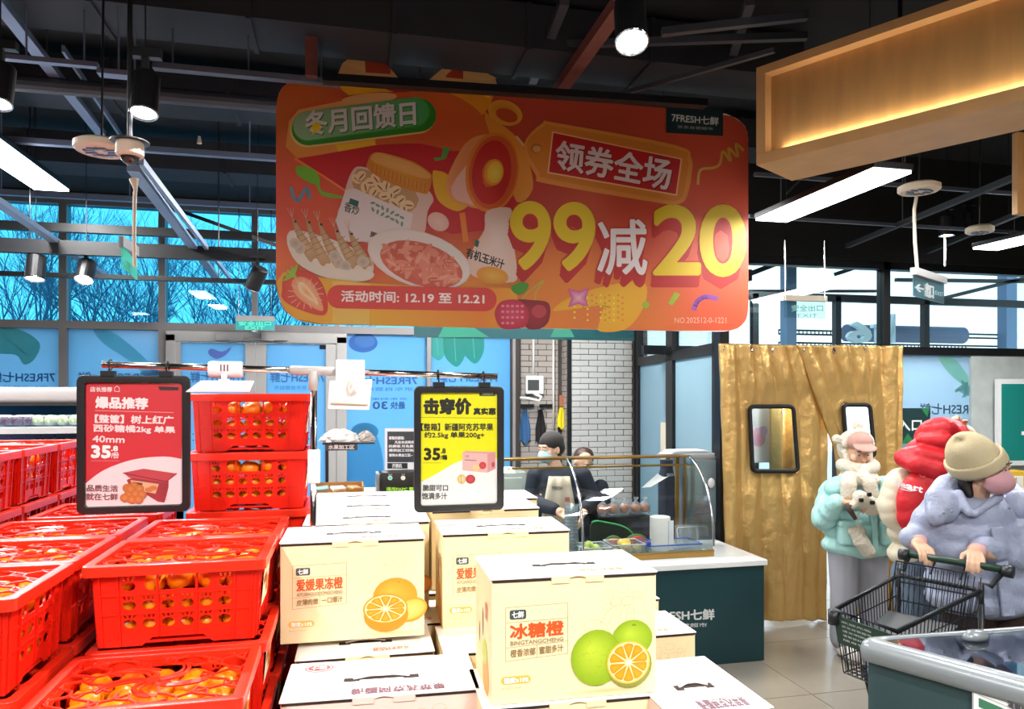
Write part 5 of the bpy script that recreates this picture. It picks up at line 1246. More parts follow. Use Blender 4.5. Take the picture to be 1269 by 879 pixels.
# black shelf with sign and bags
a = atY(404, 549, 2.78); b = atY(463, 547, 2.78)
t = thing('bag_shelf', 'slim black shelf with a white-lettered board standing on the rear counter', 'shelf', ((a.x+b.x)/2, 2.78, zt_))
MB().box((a.x-.01, 2.68, a.z), (b.x, 2.86, a.z+.006)).build('shelf_plate', M_ink, t, True)
MB().box((a.x, 2.70, zt_), (a.x+.008, 2.708, a.z)).box((a.x, 2.84, zt_), (a.x+.008, 2.848, a.z)).build('post', M_ink, t, True)
q = atY(443, 558, 2.69); MB().box((a.x, 2.685, q.z), (q.x, 2.69, a.z)).build('name_board', mat('dark_grey_board', '3a3a40', .5), t, True)
cv = plane_canvas((0, 2.6845, 0), (0, -1, 0), .0003); cv.text('水果加工区', (407, 551.5, 439, 557), 'e8e6e4', .15); cv.build('board_lettering', t, True)
def pile(name, lab, cx_, cy_, cz_, rx, ry, rz, m, seed, cat='bags'):
    rs = random.Random(seed); mb = MB(); n, mm = 22, 8; vs = []; fs = []
    for i in range(mm+1):
        ph = math.pi/2*i/mm
        for j in range(n):
            a_ = 2*math.pi*j/n; q_ = 1+rs.uniform(-.12, .12); vs.append((cx_+rx*math.cos(a_)*math.cos(ph)*q_, cy_+ry*math.sin(a_)*math.cos(ph)*q_, cz_+rz*math.sin(ph)*(1+rs.uniform(-.15, .15))))
    for i in range(mm): fs += [(i*n+j, i*n+(j+1) % n, (i+1)*n+(j+1) % n, (i+1)*n+j) for j in range(n)]
    fs.append(tuple(reversed(range(n)))); mb.add(vs, fs); return tag(mb.build(name, m, smooth=False), lab, cat)
M_bagw = mat('white_bag_plastic', 'e9e4e0', .3)
pile('plastic_bag_pile', 'crumpled white plastic bags on the black shelf', atY(422, 0, 2.77).x, 2.77, a.z+.007, .075, .06, .042, M_bagw, 1)
pile('plastic_bag_pile', 'greyish clear packets beside the white bags on the shelf', atY(453, 0, 2.78).x, 2.78, a.z+.007, .035, .05, .034, mat('grey_bag', 'b9b0a8', .3), 2)
# notice board and payment terminal
def f(cv):
    cv.poly([(477, 531), (530, 531), (530, 583), (477, 583)], 'f4f4f6'); cv.poly([(480, 535), (530, 535), (530, 573), (480, 573)], '34393e'); cv.poly([(480, 574), (505, 574), (505, 581), (480, 581)], '23282c')
    cv.text('尊敬的顾客:', (482, 541, 501, 545), 'e8e8ea', .2); cv.text('凡在本店购买水果', (489, 546.5, 522, 550), 'e8e8ea', .2); cv.text('的顾客,可免费为您', (482, 551.5, 522, 555), 'e8e8ea', .2)
    cv.text('提供加工切块服务', (482, 556.5, 522, 560), 'e8e8ea', .2); cv.text('请到水果加工区~', (482, 562.5, 511, 566), 'e8e8ea', .2); cv.text('开票机', (486, 575, 498, 580), 'e8e8ea', .2)
tn = board('notice_board', 'black notice with white writing on a white stand behind the yellow poster', 'notice', 477, 531, 530, 583, 2.74, .01, M_white, f)
MB().box((tn.location.x-.03, 2.742, zt_), (tn.location.x+.03, 2.76, tn.location.z+.02)).build('stand', M_white, tn, True)
a = atY(471, 620, 2.55); b = atY(575, 584, 2.55)
t = thing('payment_terminal', 'black payment terminal with two lit buttons behind the yellow poster', 'terminal', ((a.x+b.x)/2, 2.55, zt_))
o_ = [(x, 2.55, z) for x, z in rrect(a.x, zt_, b.x, b.z, .012)]
MB().prism(o_, (0, .10, 0)).build('casing', M_ink, t, True)
MB().box((a.x-.012, 2.56, zt_), (a.x, 2.66, b.z-.005)).build('side_panel', M_steelp, t, True, bevel=.002)
cv = plane_canvas((0, 2.549, 0), (0, -1, 0), .0004)
for x, c in ((483.5, '55d8c4'), (499.5, 'e8e2d8')): cv.poly(ell(x, 592.5, 2.8, 2.8), 'e8f4f0'); cv.poly(ell(x, 592.5, 2.2, 2.2), c)
cv.text('自助', (481.5, 587.5, 486, 589.3), 'c8c8c8', 0); cv.text('人工', (497.5, 587, 502, 588.8), 'c8c8c8', 0); cv.text('通用PAPC 零售', (479, 604, 518, 608.5), '9ae022', .2); cv.build('screen_print', t, True)
# ---------------------------------------------------------------- open chiller with packed fruit at left
CY = 4.0
a = atY(-110, 498, CY); b = atY(190, 498, CY); d0 = CY
ztop = atY(40, 480, CY).z; zc = atY(40, 500, CY).z; zs = atY(40, 531, CY).z; zl = atY(40, 556, CY).z
ch = thing('open_chiller', 'white open chiller cabinet with lit blue interior at far left', 'chiller', ((a.x+b.x)/2, CY, 0))
M_blueI = mat('blue_interior', '2f86b8', .5); M_paleb = mat('pale_blue_shelf', 'b8cdf0', .4)
MB().box((a.x, CY, zc), (b.x, CY+.75, ztop)).build('canopy', mat('canopy_white', 'd9d5d6', .35), ch, True, bevel=.02)
MB().box((a.x, CY-.004, zc-.012), (b.x, CY+.03, zc+.004)).build('canopy_trim', M_steel, ch, True)
MB().box((a.x, CY+.66, 0), (b.x, CY+.75, zc)).box((b.x-.04, CY, 0), (b.x, CY+.7, zc)).build('back_wall', M_blueI, ch, True)
MB().box((a.x, CY+.05, zs-.02), (b.x-.04, CY+.66, zs)).build('shelf', M_paleb, ch, True); MB().box((a.x, CY+.02, zs-.028), (b.x-.04, CY+.05, zs+.004)).build('price_rail', M_white, ch, True)
MB().box((a.x, CY+.02, zl-.25), (b.x-.04, CY+.66, zl-.02)).build('shelf', M_paleb, ch, True); MB().box((a.x, CY, 0), (b.x, CY+.66, zl-.26)).build('base', M_white, ch, True)
pt = MB()
for i in range(26):
    for j in range(2): x = a.x+.05+i*.07; pt.box((x, CY+.40, zs-.06-j*.035), (x+.006, CY+.4005, zs-.054-j*.035))
MB().box((a.x, CY+.4, zl-.02), (b.x-.05, CY+.42, zs-.02)).build('perforated_panel', M_paleb, ch, True); tag(pt.build('perforation', M_ink, ch, True), kind='stuff')
lt = bpy.data.lights.new('chiller_lamp', 'AREA'); lt.shape = 'RECTANGLE'; lt.size = 1.4; lt.size_y = .05; lt.energy = 2.5; lt.color = (.85, .95, 1)
lo = bpy.data.objects.new('chiller_lamp', lt); COL.objects.link(lo); lo.location = ((a.x+b.x)/2, CY+.12, zc-.02); lo.rotation_euler = (R(-25), 0, 0)
def pack_proto(kind):
    t = thing('fruit_punnet', 'x', 'punnet'); cols = {'green': 'd8d89a', 'purple': '5c2b45'}
    tr = MB(); tr.box((-.062, -.05, 0), (.062, .05, .006)); tr.build('tray', M_tub, t)
    m = mat('fruit_'+kind, cols[kind], .4, var=.15)
    for i in (-1, 1):
        for j in (-1, 1): MB().ball((i*.029, j*.024, .034), .028, 12, 8).build('fruit', m, t, smooth=True)
    MB().box((-.034, -.02, .060), (.034, .02, .0625)).build('label', mat('label_'+kind, '2f4a48' if kind == 'green' else 'e4dde0', .5), t)
    MB().box((-.062, -.05, .006), (.062, .05, .060)).build('lid', M_tub, t, bevel=.01)
    return t
pr = {'green': pack_proto('green'), 'purple': pack_proto('purple')}; us = {'green': 0, 'purple': 0}
for i, (px, kind) in enumerate(((-40, 'purple'), (3, 'purple'), (31, 'purple'), (57, 'green'), (87, 'green'), (118, 'green'), (148, 'green'))):
    p = atY(px, 530, CY+.16); loc = (p.x, CY+.16, zs); lab = ['purple fruit punnet beyond the picture edge', 'purple fruit punnet nearest the picture edge', 'purple fruit punnet beside the pale green ones', 'first pale green fruit punnet from the left on the upper shelf', 'second pale green fruit punnet from the left on the upper shelf', 'third pale green punnet behind the red poster', 'last pale green punnet behind the red poster'][i]
    if us[kind]: copy_tree(pr[kind], None, loc, 0, lab, 'fruit punnets on the upper chiller shelf')
    else: us[kind] = 1; t = pr[kind]; t.location = loc; tag(t, lab, 'punnet', 'fruit punnets on the upper chiller shelf')
for i, px in enumerate((52, 78, 104)):
    p = atY(px, 530, CY+.14); copy_tree(pr['green'], None, (p.x, CY+.14, zl-.02), 0, ['left', 'middle', 'right'][i]+' pale punnet on the lower chiller shelf', 'fruit punnets on the lower chiller shelf')
# ================================================================ SERVICE COUNTER WITH GLASS CASE
CT = .63; X0, X1, Y0, Y1 = .25, 2.545, 4.04, 4.70
ct = thing('service_counter', 'dark green service counter with a white stone top', 'counter', ((X0+X1)/2, 4.4, 0))
MB().box((X0, Y0+.015, .0), (X1-.015, Y1, CT-.035)).build('cabinet', M_green, ct, True, bevel=.004)
MB().box((X0, Y0, CT-.035), (X1, Y1, CT)).build('stone_top', M_stone, ct, True, bevel=.004)
cv = plane_canvas((0, Y0+.0145, 0), (0, -1, 0), .0008)
cv.text('7FRESH七鲜', ((806, 757.5), (885, 755), (885, 768), (806, 770)), 'cfd4d2', .5); cv.text('京东自营超市', ((812, 774), (876, 772), (876, 777), (812, 779)), 'c4cac8', .1); cv.build('front_lettering', ct, True)
VX0, VX1 = .45, 2.268; vz0, vz1 = CT, 1.235
arc = [Vector((0, 4.21, vz0+.03)), Vector((0, 4.215, .80)), Vector((0, 4.24, .92)), Vector((0, 4.29, 1.03)), Vector((0, 4.37, 1.13)), Vector((0, 4.46, 1.195)), Vector((0, 4.55, vz1))]
arc = [Vector((0, p[0], p[1])) for p in spl([(v.y, v.z) for v in arc], 3)]
vc = thing('glass_display_case', 'curved glass display case with brass rails on the white counter', 'display case', ((VX0+VX1)/2, 4.45, CT))
def rails(py, pz, w, h): return MB().box((VX0, py-w/2, pz-h/2), (VX1, py+w/2, pz+h/2))
rails(4.60, vz1+.0, .10, .016).build('top_rail', M_brass, vc, True, bevel=.003)
rails(4.53, vz1-.055, .012, .014).build('inner_rail', M_brass, vc, True, bevel=.003)
rails(4.21, vz0+.02, .02, .04).build('base_rail', M_brass, vc, True, bevel=.003)
for x in (VX1-.06, ): MB().box((x-.012, 4.60, CT), (x+.012, 4.62, vz1)).box((x+.05, 4.60, CT), (x+.062, 4.62, vz1)).build('brass_post', M_brass, vc, True)
for x in (VX0, 1.40, VX1):
    g = MB(); prof = [(x, p.y, p.z) for p in arc]+[(x, 4.64, vz1), (x, 4.64, vz0)]; g.prism(prof, (-.006, 0, 0)); g.build('side_pane' if x > 1.5 else 'divider_pane', M_gClear, vc, True) if x != 1.40 else None
    MB().tube([(x, p.y, p.z) for p in arc], .0085 if x > 1.3 else .005, 8).build('edge_strip', M_steel if x > 1.3 else M_brass, vc, True, smooth=True)
for xa_, xb_ in ((VX0+.01, 1.39), (1.41, VX1-.01)):
    vs = []; fs = []
    for i, p in enumerate(arc): vs += [(xa_, p.y, p.z), (xb_, p.y, p.z)]
    for i in range(len(arc)-1): fs.append((2*i, 2*i+1, 2*i+3, 2*i+2))
    mesh_obj('curved_glass', vs, fs, M_gClear, vc, True, smooth=True)
# goods on the counter
def on(px, Y): return atY(px, 490, Y).x
t = thing('cup_stack', 'tall stack of clear plastic cups before the masked worker', 'cups', (on(708, 4.33), 4.33, CT))
for k in range(14): MB().lathe([(.034, k*.022), (.046, k*.022+.05), (.048, k*.022+.052), (.045, k*.022+.05), (.033, k*.022+.003)], n=18).build('cup', M_tub, t)
def tub(px0, px1, Y, dy, h, lab, fruit, seed, blue=False):
    a, b = on(px0, Y), on(px1, Y); t = thing('plastic_tub', lab, 'tub', ((a+b)/2, Y+dy/2, CT)); w = (b-a)/2
    m = MB(); m.box((-w, -dy/2, 0), (w, dy/2, .003)); 
    for (p, q) in (((-w, -dy/2, 0), (w, -dy/2+.003, h)), ((-w, dy/2-.003, 0), (w, dy/2, h)), ((-w, -dy/2, 0), (-w+.003, dy/2, h)), ((w-.003, -dy/2, 0), (w, dy/2, h))): m.box(p, q)
    m.build('tub_body', M_tub, t); MB().tube([(-w, -dy/2, h), (w, -dy/2, h), (w, dy/2, h), (-w, dy/2, h)], .004, 6, closed=True).build('tub_lip', M_white if not blue else mat('blue_lip', '2f5fd0', .4), t)
    r_ = random.Random(seed)
    if fruit:
        for k in range(8):
            o = MB().ball((0, 0, 0), 1, 10, 7, (r_.uniform(.025, .04), .03, r_.uniform(.018, .028))).build('fruit_piece', mat('cut_'+fruit, fruit, .4, var=.15), smooth=True)
            o.location = (t.location.x+r_.uniform(-.75, .75)*w, Y+dy/2+r_.uniform(-.6, .6)*dy/2, CT+.03+.02*(k % 3)); o.rotation_euler = (r_.uniform(-1, 1), r_.uniform(-1, 1), 0); tag(o, 'cut fruit piece in the '+lab, 'fruit', 'cut fruit in the '+lab)
tub(722, 758, 4.26, .18, .075, 'clear tub with pale green melon at left of the case', 'cfe07a', 1)
tub(760, 800, 4.26, .18, .085, 'clear tub with yellow melon in the glass case', 'f2d268', 2)
tub(803, 870, 4.26, .2, .07, 'wide clear tub with a blue lip at the case end', None, 3, True)
m = MB(); a, b = on(801, 4.27), on(806, 4.27); tag(MB().box((a-.005, 4.245, CT+.075), (a+.02, 4.255, CT+.1)).build('blue_clip', mat('blue_plastic', '2a50d8', .4)), 'small blue clip on the tub edge', 'clip')
t = thing('tub_lid', 'translucent square lid standing upright at the case end', 'lid', (on(858, 4.42), 4.48, CT))
q = rrect(-.085, 0, .085, .15, .02); M_l = Matrix.Rotation(R(-12), 4, 'X'); MB().prism([M_l @ Vector((x, 0, z)) for x, z in q], (0, .004, 0)).build('lid_plate', M_tub, t); MB().tube([M_l @ Vector((x, -.002, z)) for x, z in rrect(-.07, .015, .07, .135, .015)], .003, 6, closed=True).build('lid_rib', M_white, t)
# cutting boards, watermelon
tag(MB().box((on(735, 4.5), 4.45, CT), (on(812, 4.5), 4.64, CT+.012)).build('cutting_board', mat('bright_green_board', '2f9a5c', .4), bevel=.004), 'bright green cutting board under the melon slices', 'cutting board')
def slab(px0, px1, Y, z, lab, sx=1.0, rot=0):
    a, b = on(px0, Y), on(px1, Y); w = (b-a)/2; t = thing('melon_slice', lab, 'melon', ((a+b)/2, Y, z)); n = 16
    arc_ = [(w*math.cos(math.pi*i/n), .075*math.sin(math.pi*i/n)) for i in range(n+1)]
    mb = MB(); mb.prism([(x, -.03, y) for x, y in arc_], (0, .06, 0)); mb.build('flesh', mat('melon_flesh', 'e8604a', .35, var=.12, vscale=20), t)
    mb = MB(); mb.tube([(x*1.03, .0, y*1.05) for x, y in arc_], .010, 6); mb.build('rind', mat('melon_rind', '3f7a3c', .4), t)
    s_ = MB(); r_ = random.Random(3)
    for k in range(9): s_.ball((r_.uniform(-.6, .6)*w, -.031, r_.uniform(.01, .05)), .003, 6, 4)
    tag(s_.build('seed', M_ink, t), kind='stuff')
slab(747, 773, 4.50, CT+.012, 'left wedge of red watermelon on the green board'); slab(774, 803, 4.52, CT+.012, 'right wedge of red watermelon on the green board')
# leaf-shaped dark board with bread bags behind
zb_ = CT+.13; 
t = thing('tilted_board', 'dark board with a bright green curved edge behind the melon', 'board', (on(762, 4.58), 4.58, CT))
a = on(733, 4.6); b = on(792, 4.6); w = b-a
pts = spl([(0, .03), (0, .17), (w*.35, .165), (w*.75, .12), (w*.97, .03)], 5)
MB().prism([(a+x, 4.6, CT+z) for x, z in pts], (0, .01, 0)).build('panel', mat('dark_board', '1d2a24', .4), t, True); MB().tube([(a+x, 4.598, CT+z) for x, z in pts[5:]], .007, 6).build('green_edge', mat('green_edge', '2a9a50', .4), t, True)
t0 = tag(MB().box((on(738, 4.85), 4.78, 0), (on(800, 4.85), 4.98, CT+.17)).build('bread_stand', M_ink), 'black stand carrying the bagged buns', 'stand')
for i, px in enumerate((747, 760, 774, 788, 799)):
    x = on(px, 4.86); t = thing('bagged_bun', ['first bagged bun from the left behind the board', 'second bagged bun from the left', 'middle bagged bun of the five', 'fourth bagged bun from the left', 'rightmost bagged bun by the paper roll'][i], 'bun', (x, 4.86, CT+.172)); t['group'] = 'bagged buns on the stand'
    MB().ball((0, 0, .04), .034, 14, 9, (1.05, .8, .9)).build('bun', mat('bun_crust', 'b8642a', .5, var=.25, vscale=20), t, smooth=True)
    MB().lathe([(.032, 0), (.041, .03), (.038, .07), (.008, .095), (.02, .12)], n=12).build('clear_bag', M_tub, t)
t = thing('paper_roll', 'white paper towel roll standing at the case end', 'paper roll', (on(818, 4.46), 4.46, CT))
MB().lathe([(.014, 0), (.066, 0), (.066, .22), (.014, .225)], n=28).build('roll', mat('paper_white', 'efede8', .8, bump=.3, bscale=80), t, bevel=.004); MB().box((.03, -.069, .01), (.064, -.060, .20)).build('loose_sheet', M_white, t)
cv = [(on(795, 4.5), 4.5, Z(610, 4.6)), (on(812, 4.5), 4.47, Z(608, 4.6)), (on(830, 4.5), 4.47, Z(593, 4.6)), (on(815, 4.5), 4.5, Z(592, 4.6))]
vs = []; fs = []
for i in range(7):
    t_ = i/6; p_ = Vector(cv[0]).lerp(Vector(cv[1]), t_*.6+.0); q_ = Vector(cv[3]).lerp(Vector(cv[2]), t_)+Vector((0, 0, -.02*math.sin(math.pi*t_))); vs += [p_, q_, p_+Vector((0, .001, 0)), q_+Vector((0, .001, 0))]
for i in range(6): fs += [(4*i, 4*i+1, 4*i+5, 4*i+4), (4*i+2, 4*i+6, 4*i+7, 4*i+3)]
tag(mesh_obj('paper_sheet', vs, fs, M_white), 'curled white sheet leaning over the paper roll', 'paper')
t = thing('squeeze_bottle', 'dark blue bottle behind the glass case', 'bottle', (on(826, 4.8), 4.8, CT-.0))
MB().lathe([(.001, 0), (.055, 0), (.06, .02), (.06, .42), (.045, .5), (.045, .56), (.001, .56)], n=20).build('bottle_body', mat('navy_cloth', '1c2536', .7), t); cv = Canvas(lambda x, y: (x, -.061, .47-y), (0, -1, 0)); cv.text('7FRESH', (-.03, .0, .03, .02), 'aab4c4', .0005); cv.build('bottle_label', t)
tag(MB().box((on(800, 4.8), 4.74, 0), (on(846, 4.8), 4.94, CT-.001)).build('side_cabinet', M_steelp), 'steel cabinet behind the glass case under the dark bottle', 'cabinet')
# steel cooler with papers on top
t = thing('steel_cooler', 'grey steel cooler between the glass case and the gold curtain', 'cooler', (2.44, 4.95, 0))
xa_, xb_ = on(848, 4.78), on(896, 4.78); zt2 = atY(870, 566, 4.78).z
MB().box((xa_, 4.78, .0), (xb_, 5.02, zt2)).build('casing', M_steelp, t, True, bevel=.01)
MB().box((xa_+.02, 4.772, CT+.1), (xb_-.03, 4.78, zt2-.03)).build('glass_door', mat('grey_glass_door', '6f7f86', .1, spec=.8, var=.3, vscale=6), t, True, bevel=.004)
MB().ball((xb_-.1, 4.765, zt2-.19), .028, 12, 8, (1, .4, 1.3)).ball((xa_+.16, 4.765, zt2-.3), .014, 10, 6, (1, .4, 1.4)).build('white_knob', M_white, t, True, smooth=True)
for k in range(4):
    o = MB().box((xa_-.12+.02*k, 4.80, zt2+.001+.011*k), (xb_-.02-.03*k, 4.98, zt2+.009+.011*k)).build('paper_pad', M_white if k % 2 else mat('grey_paper', 'b9c0c8', .7)); tag(o, ['lowest', 'second', 'third', 'topmost'][k]+' pad in the paper stack on the steel cooler', 'paper', 'paper pads on the steel cooler')
# stainless cupboard behind the worker, left
a = atY(600, 560, 6.4); b = atY(652, 640, 6.4)
t = thing('steel_cupboard', 'pale steel cupboard behind the worker at left', 'cupboard', ((a.x+b.x)/2, 6.6, 0)); MB().box((a.x, 6.4, 0), (b.x, 6.9, atY(640, 585, 6.4).z)).build('cupboard_body', mat('pale_steel', 'a8b0aa', .35, metal=.3), t, True, bevel=.01)
MB().box((a.x+.04, 6.385, .5), (b.x-.04, 6.4, atY(640, 592, 6.4).z)).build('door', mat('pale_steel'), t, True, bevel=.004)
a = atY(655, 0, 6.2); t = thing('work_table', 'low dark work table behind the worker', 'table', (a.x+.4, 6.3, 0)); zz = atY(700, 637, 6.1).z
MB().box((a.x-.3, 6.1, zz-.04), (a.x+1.0, 6.7, zz)).build('tabletop', M_steelp, t, True)
for sx_ in (-.28, .96):
    for sy in (6.12, 6.66): MB().box((a.x+sx_, sy, 0), (a.x+sx_+.03, sy+.03, zz-.04)).build('leg', M_steelp, t, True)
# things on the tiled wall
WY = BACK+.30
def wp(px, py, Y=WY): return atY(px, py, Y)
a, b = wp(650, 488.5), wp(672, 466)
t = thing('wall_control_panel', 'white square control panel on the tiled wall', 'control panel', (a.x, WY, a.z)); MB().box((a.x, WY-.06, a.z), (b.x, WY-.012, b.z)).build('casing', M_white, t, True, bevel=.006)
a2, b2 = wp(654, 484, WY-.06), wp(668, 471, WY-.06); MB().box((a2.x, WY-.064, a2.z), (b2.x, WY-.058, b2.z)).build('screen', mat('grey_screen', '4a4e4c', .3), t, True)
for i, (px, y0, y1) in enumerate(((661, 405, 466), (686, 405, 532))): tag(MB().tube([wp(px, y0, WY-.035), wp(px, y1, WY-.035)], .012, 8).build('wall_conduit', M_white, smooth=True), ['white conduit above the control panel', 'long white conduit down the tiled wall'][i], 'conduit')
def cloth(px0, px1, py0, py1, m, lab, nm='hanging_cloth', cat='cloth', Y=WY-.03):
    vs = []; fs = []; n, mm = 12, 8
    for s_ in (0, .02):
        for j in range(mm+1):
            t_ = j/mm; sh = .35+.65*min(1, t_*1.8)
            for i in range(n+1):
                u = i/n; x = (px0+px1)/2+(px1-px0)*(u-.5)*sh; p = atY(x, py0+(py1-py0)*(t_*(1-.08*math.sin(u*9))), Y); p.y = Y+.014*math.sin(u*14)+s_; vs.append(p)
    K = (n+1)*(mm+1)
    for j in range(mm):
        for i in range(n): k = j*(n+1)+i; fs += [(k, k+n+1, k+n+2, k+1), (K+k, K+k+1, K+k+n+2, K+k+n+1)]
    for j in range(mm): k = j*(n+1); fs += [(k, K+k, K+k+n+1, k+n+1), (k+n, k+n+n+1, K+k+n+n+1, K+k+n)]
    return tag(mesh_obj(nm, vs, fs, m, smooth=True), lab, cat)
cloth(644, 658, 508, 549, mat('blue_cloth', '3f6c9c', .9), 'blue cloth hanging on the tiled wall'); cloth(664, 677, 508, 550, mat('black_cloth', '231f22', .9), 'black cloth hanging beside the blue cloth')
cloth(691, 701, 505, 531, mat('yellow_glove', 'e8d820', .5), 'yellow rubber gloves hanging at the tile corner', 'rubber_gloves', 'gloves', WY-.06)
for i, (px, w_) in enumerate(((653, 8), (676, 8))):
    a, b = wp(px-w_, 505.5), wp(px+w_, 501); o = thing('hook_label', ['dark hook label over the blue cloth', 'dark hook label over the black cloth'][i], 'label', (a.x, WY, a.z)); MB().box((a.x, WY-.03, a.z), (b.x, WY-.012, b.z)).build('plate', M_ink, o, True)
    MB().tube([(a.x+.06, WY-.03, a.z), (a.x+.06, WY-.045, a.z-.04)], .005, 5).build('hook', M_steel, o, True)
a, b = wp(693, 504, WY-.05), wp(702, 490, WY-.05); tag(MB().box((a.x, WY-.06, a.z), (b.x, WY-.05, b.z)).build('orange_notice', mat('orange_notice', 'a8684a', .6)), 'small orange notice by the tile corner', 'notice')
tag(MB().tube([atY(626, 492, WY-.2), atY(655, 494, WY-.2), atY(668, 497, WY-.2), atY(671, 492, WY-.2), atY(662, 488, WY-.2)], .014, 8).build('bent_pipe', M_white, smooth=True), 'white bent pipe sticking out under the control panel', 'pipe')
# shelf edge of goods at the right wall
for i, (px0, px1, py0, py1, c, Y) in enumerate(((1236, 1246, 583, 640, 'b8b4b0', 4.45), (1247, 1275, 584, 650, 'f0c23a', 4.4))):
    a, b = atY(px0, py1, Y), atY(px1, py0, Y); o = thing('tall_pack', ['grey upright pack below the teal poster', 'yellow and white pack at the right picture edge'][i], 'pack', (a.x, Y, a.z-.3)); MB().box((a.x, Y, a.z-.3), (b.x, Y+.12, b.z)).build('box', mat('pack%d' % i, c, .5), o, True, bevel=.004)
    if i: cv = plane_canvas((0, Y-.001, 0), (0, -1, 0)); cv.poly([(1250, 590), (1268, 590), (1268, 605), (1250, 605)], 'f4f4f0'); cv.text('鲜', (1252, 592, 1260, 600), 'c8a020', .3); cv.build('print', o, True)
q = atY(1236, 650, 4.4); t = tag(MB().box((q.x-.02, 4.33, 0), (q.x+.6, 4.64, q.z-.3)).build('pack_shelf', M_white), 'white shelf with upright packs at the right wall', 'shelf')
a = atY(1255, 700, 4.0); b = atY(1275, 735, 4.0); tag(MB().box((a.x, 4.0, 0), (b.x+.3, 4.2, a.z)).build('brown_crate_stack', mat('brown_goods', '5a2f22', .6)), 'dark brown goods behind the lilac jacket at the right edge', 'goods')
# ================================================================ GOLD QUILTED DOOR CURTAINS
M_gold = mat('gold_quilted_fabric', 'd3ab69', .4, metal=.62, bump=.55, bscale=13, var=.04, vscale=5, stretch=(1.2, 1.2, .9), bdist=.025)
def curtain(label, left, right, top, bot, Y, nx, ny, win, seams, seed, fold):
    """left/right: edge px as function of py; win: px quad of the window"""
    t = thing('gold_curtain', label, 'curtain', atY((left(600)+right(600))/2, bot(.5), Y)); rs = random.Random(seed); vs = []; fs = []; wq = win
    ph = [rs.uniform(0, 6) for _ in range(6)]
    def inside(x, y):
        (x0, y0), (x1, y1), (x2, y2), (x3, y3) = wq; v = (y-y0)/(y3-y0)
        if not 0 < v < 1: return False
        return x0+(x3-x0)*v < x < x1+(x2-x1)*v
    G = []
    for j in range(ny+1):
        v = j/ny
        for i in range(nx+1):
            u = i/nx; y = top(u)+(bot(u)-top(u))*v; x = left(y)+(right(y)-left(y))*u
            q = (u*seams) % 1; puff = abs(math.sin(math.pi*q))**.5*.042
            f_ = fold*(.3+.9*v)*(math.sin(u*9+ph[0]+v*1.2)+.55*math.sin(u*24+ph[1]+v*2.3)+.3*abs(math.sin(u*31+v*4)))
            cr_ = .005*math.sin(v*15+u*9+ph[2])*math.sin(v*7+ph[3]+u*5)+.0035*math.sin(v*33+u*13+2*math.sin(u*20)+ph[4])*math.sin(u*23+v*4)
            damp = 1
            e_ = max(abs(x-sum(p[0] for p in wq)/4)/36, abs(y-sum(p[1] for p in wq)/4)/50); damp = min(1, max(.3, .3+(e_-.9)*1.3))
            p = atY(x, y, Y); p.y = Y-(puff+f_+cr_)*damp; vs.append(p); G.append((x, y))
    for j in range(ny):
        for i in range(nx):
            k = j*(nx+1)+i; c_ = ((G[k][0]+G[k+nx+2][0])/2, (G[k][1]+G[k+nx+2][1])/2)
            if not inside(*c_): fs.append((k, k+nx+1, k+nx+2, k+1))
    o = mesh_obj('quilted_sheet', vs, fs, M_gold, t, True, smooth=True); sm = o.modifiers.new('thick', 'SOLIDIFY'); sm.thickness = .006
    # hem, eyelets
    for k in range(4):
        u = .08+k*.28; y = top(u)+6; x = left(y)+(right(y)-left(y))*u; p = atY(x, y, Y-.028); MB().tube([p+Vector((.018*math.cos(a_*.6283), 0, .018*math.sin(a_*.6283))) for a_ in range(10)], .006, 6, closed=True).build('eyelet', M_steel, t, True)
        MB().tube([p+Vector((0, -.004, 0)), p+Vector((0, .05, 0))], .008, 8).build('screw', M_black, t, True)
    # window frame
    def ring(k0): 
        c_ = (sum(p[0] for p in wq)/4, sum(p[1] for p in wq)/4); pts = []
        for i in range(4):
            a_, b_, d_ = Vector(wq[i-1]), Vector(wq[i]), Vector(wq[(i+1) % 4]); r_ = 6
            p0 = b_+(a_-b_).normalized()*r_; p1 = b_+(d_-b_).normalized()*r_
            for s_ in range(5): t_ = s_/4; q = (p0*(1-t_)+b_*t_)*(1-t_)+(b_*(1-t_)+p1*t_)*t_; pts.append((c_[0]+(q.x-c_[0])*k0, c_[1]+(q.y-c_[1])*k0))
        return [atY(x, y, Y-.03) for x, y in pts]
    MB().tube(ring(1.0), .015, 8, closed=True).build('window_frame', M_black2, t, True, smooth=True)
    MB().prism([p+Vector((0, .02, 0)) for p in ring(.99)], (0, .003, 0)).build('window_pane', M_gClear, t, True)
    return t
curtain('left gold quilted curtain with a black framed window', lambda y: 890.5+(y-427)*.022, lambda y: 997+min(26, (y-427)*.28) if y < 560 else 1023, lambda u: 426+3*u, lambda u: 768+2*math.sin(u*7), CUR-.07, 130, 130, ((929, 504), (983, 504), (989, 584), (933, 584)), 5.3, 1, .020)
curtain('right gold quilted curtain swept aside behind the visitors', lambda y: 986+min(1, (y-427)/130)*48+max(0, y-557)*.12, lambda y: 1116-max(0, y-427)*.018, lambda u: 428+1*u, lambda u: 762+2*math.sin(u*9), CUR-.12, 110, 120, ((1045, 502), (1078, 502), (1084, 566), (1050, 566)), 6.2, 5, .028)
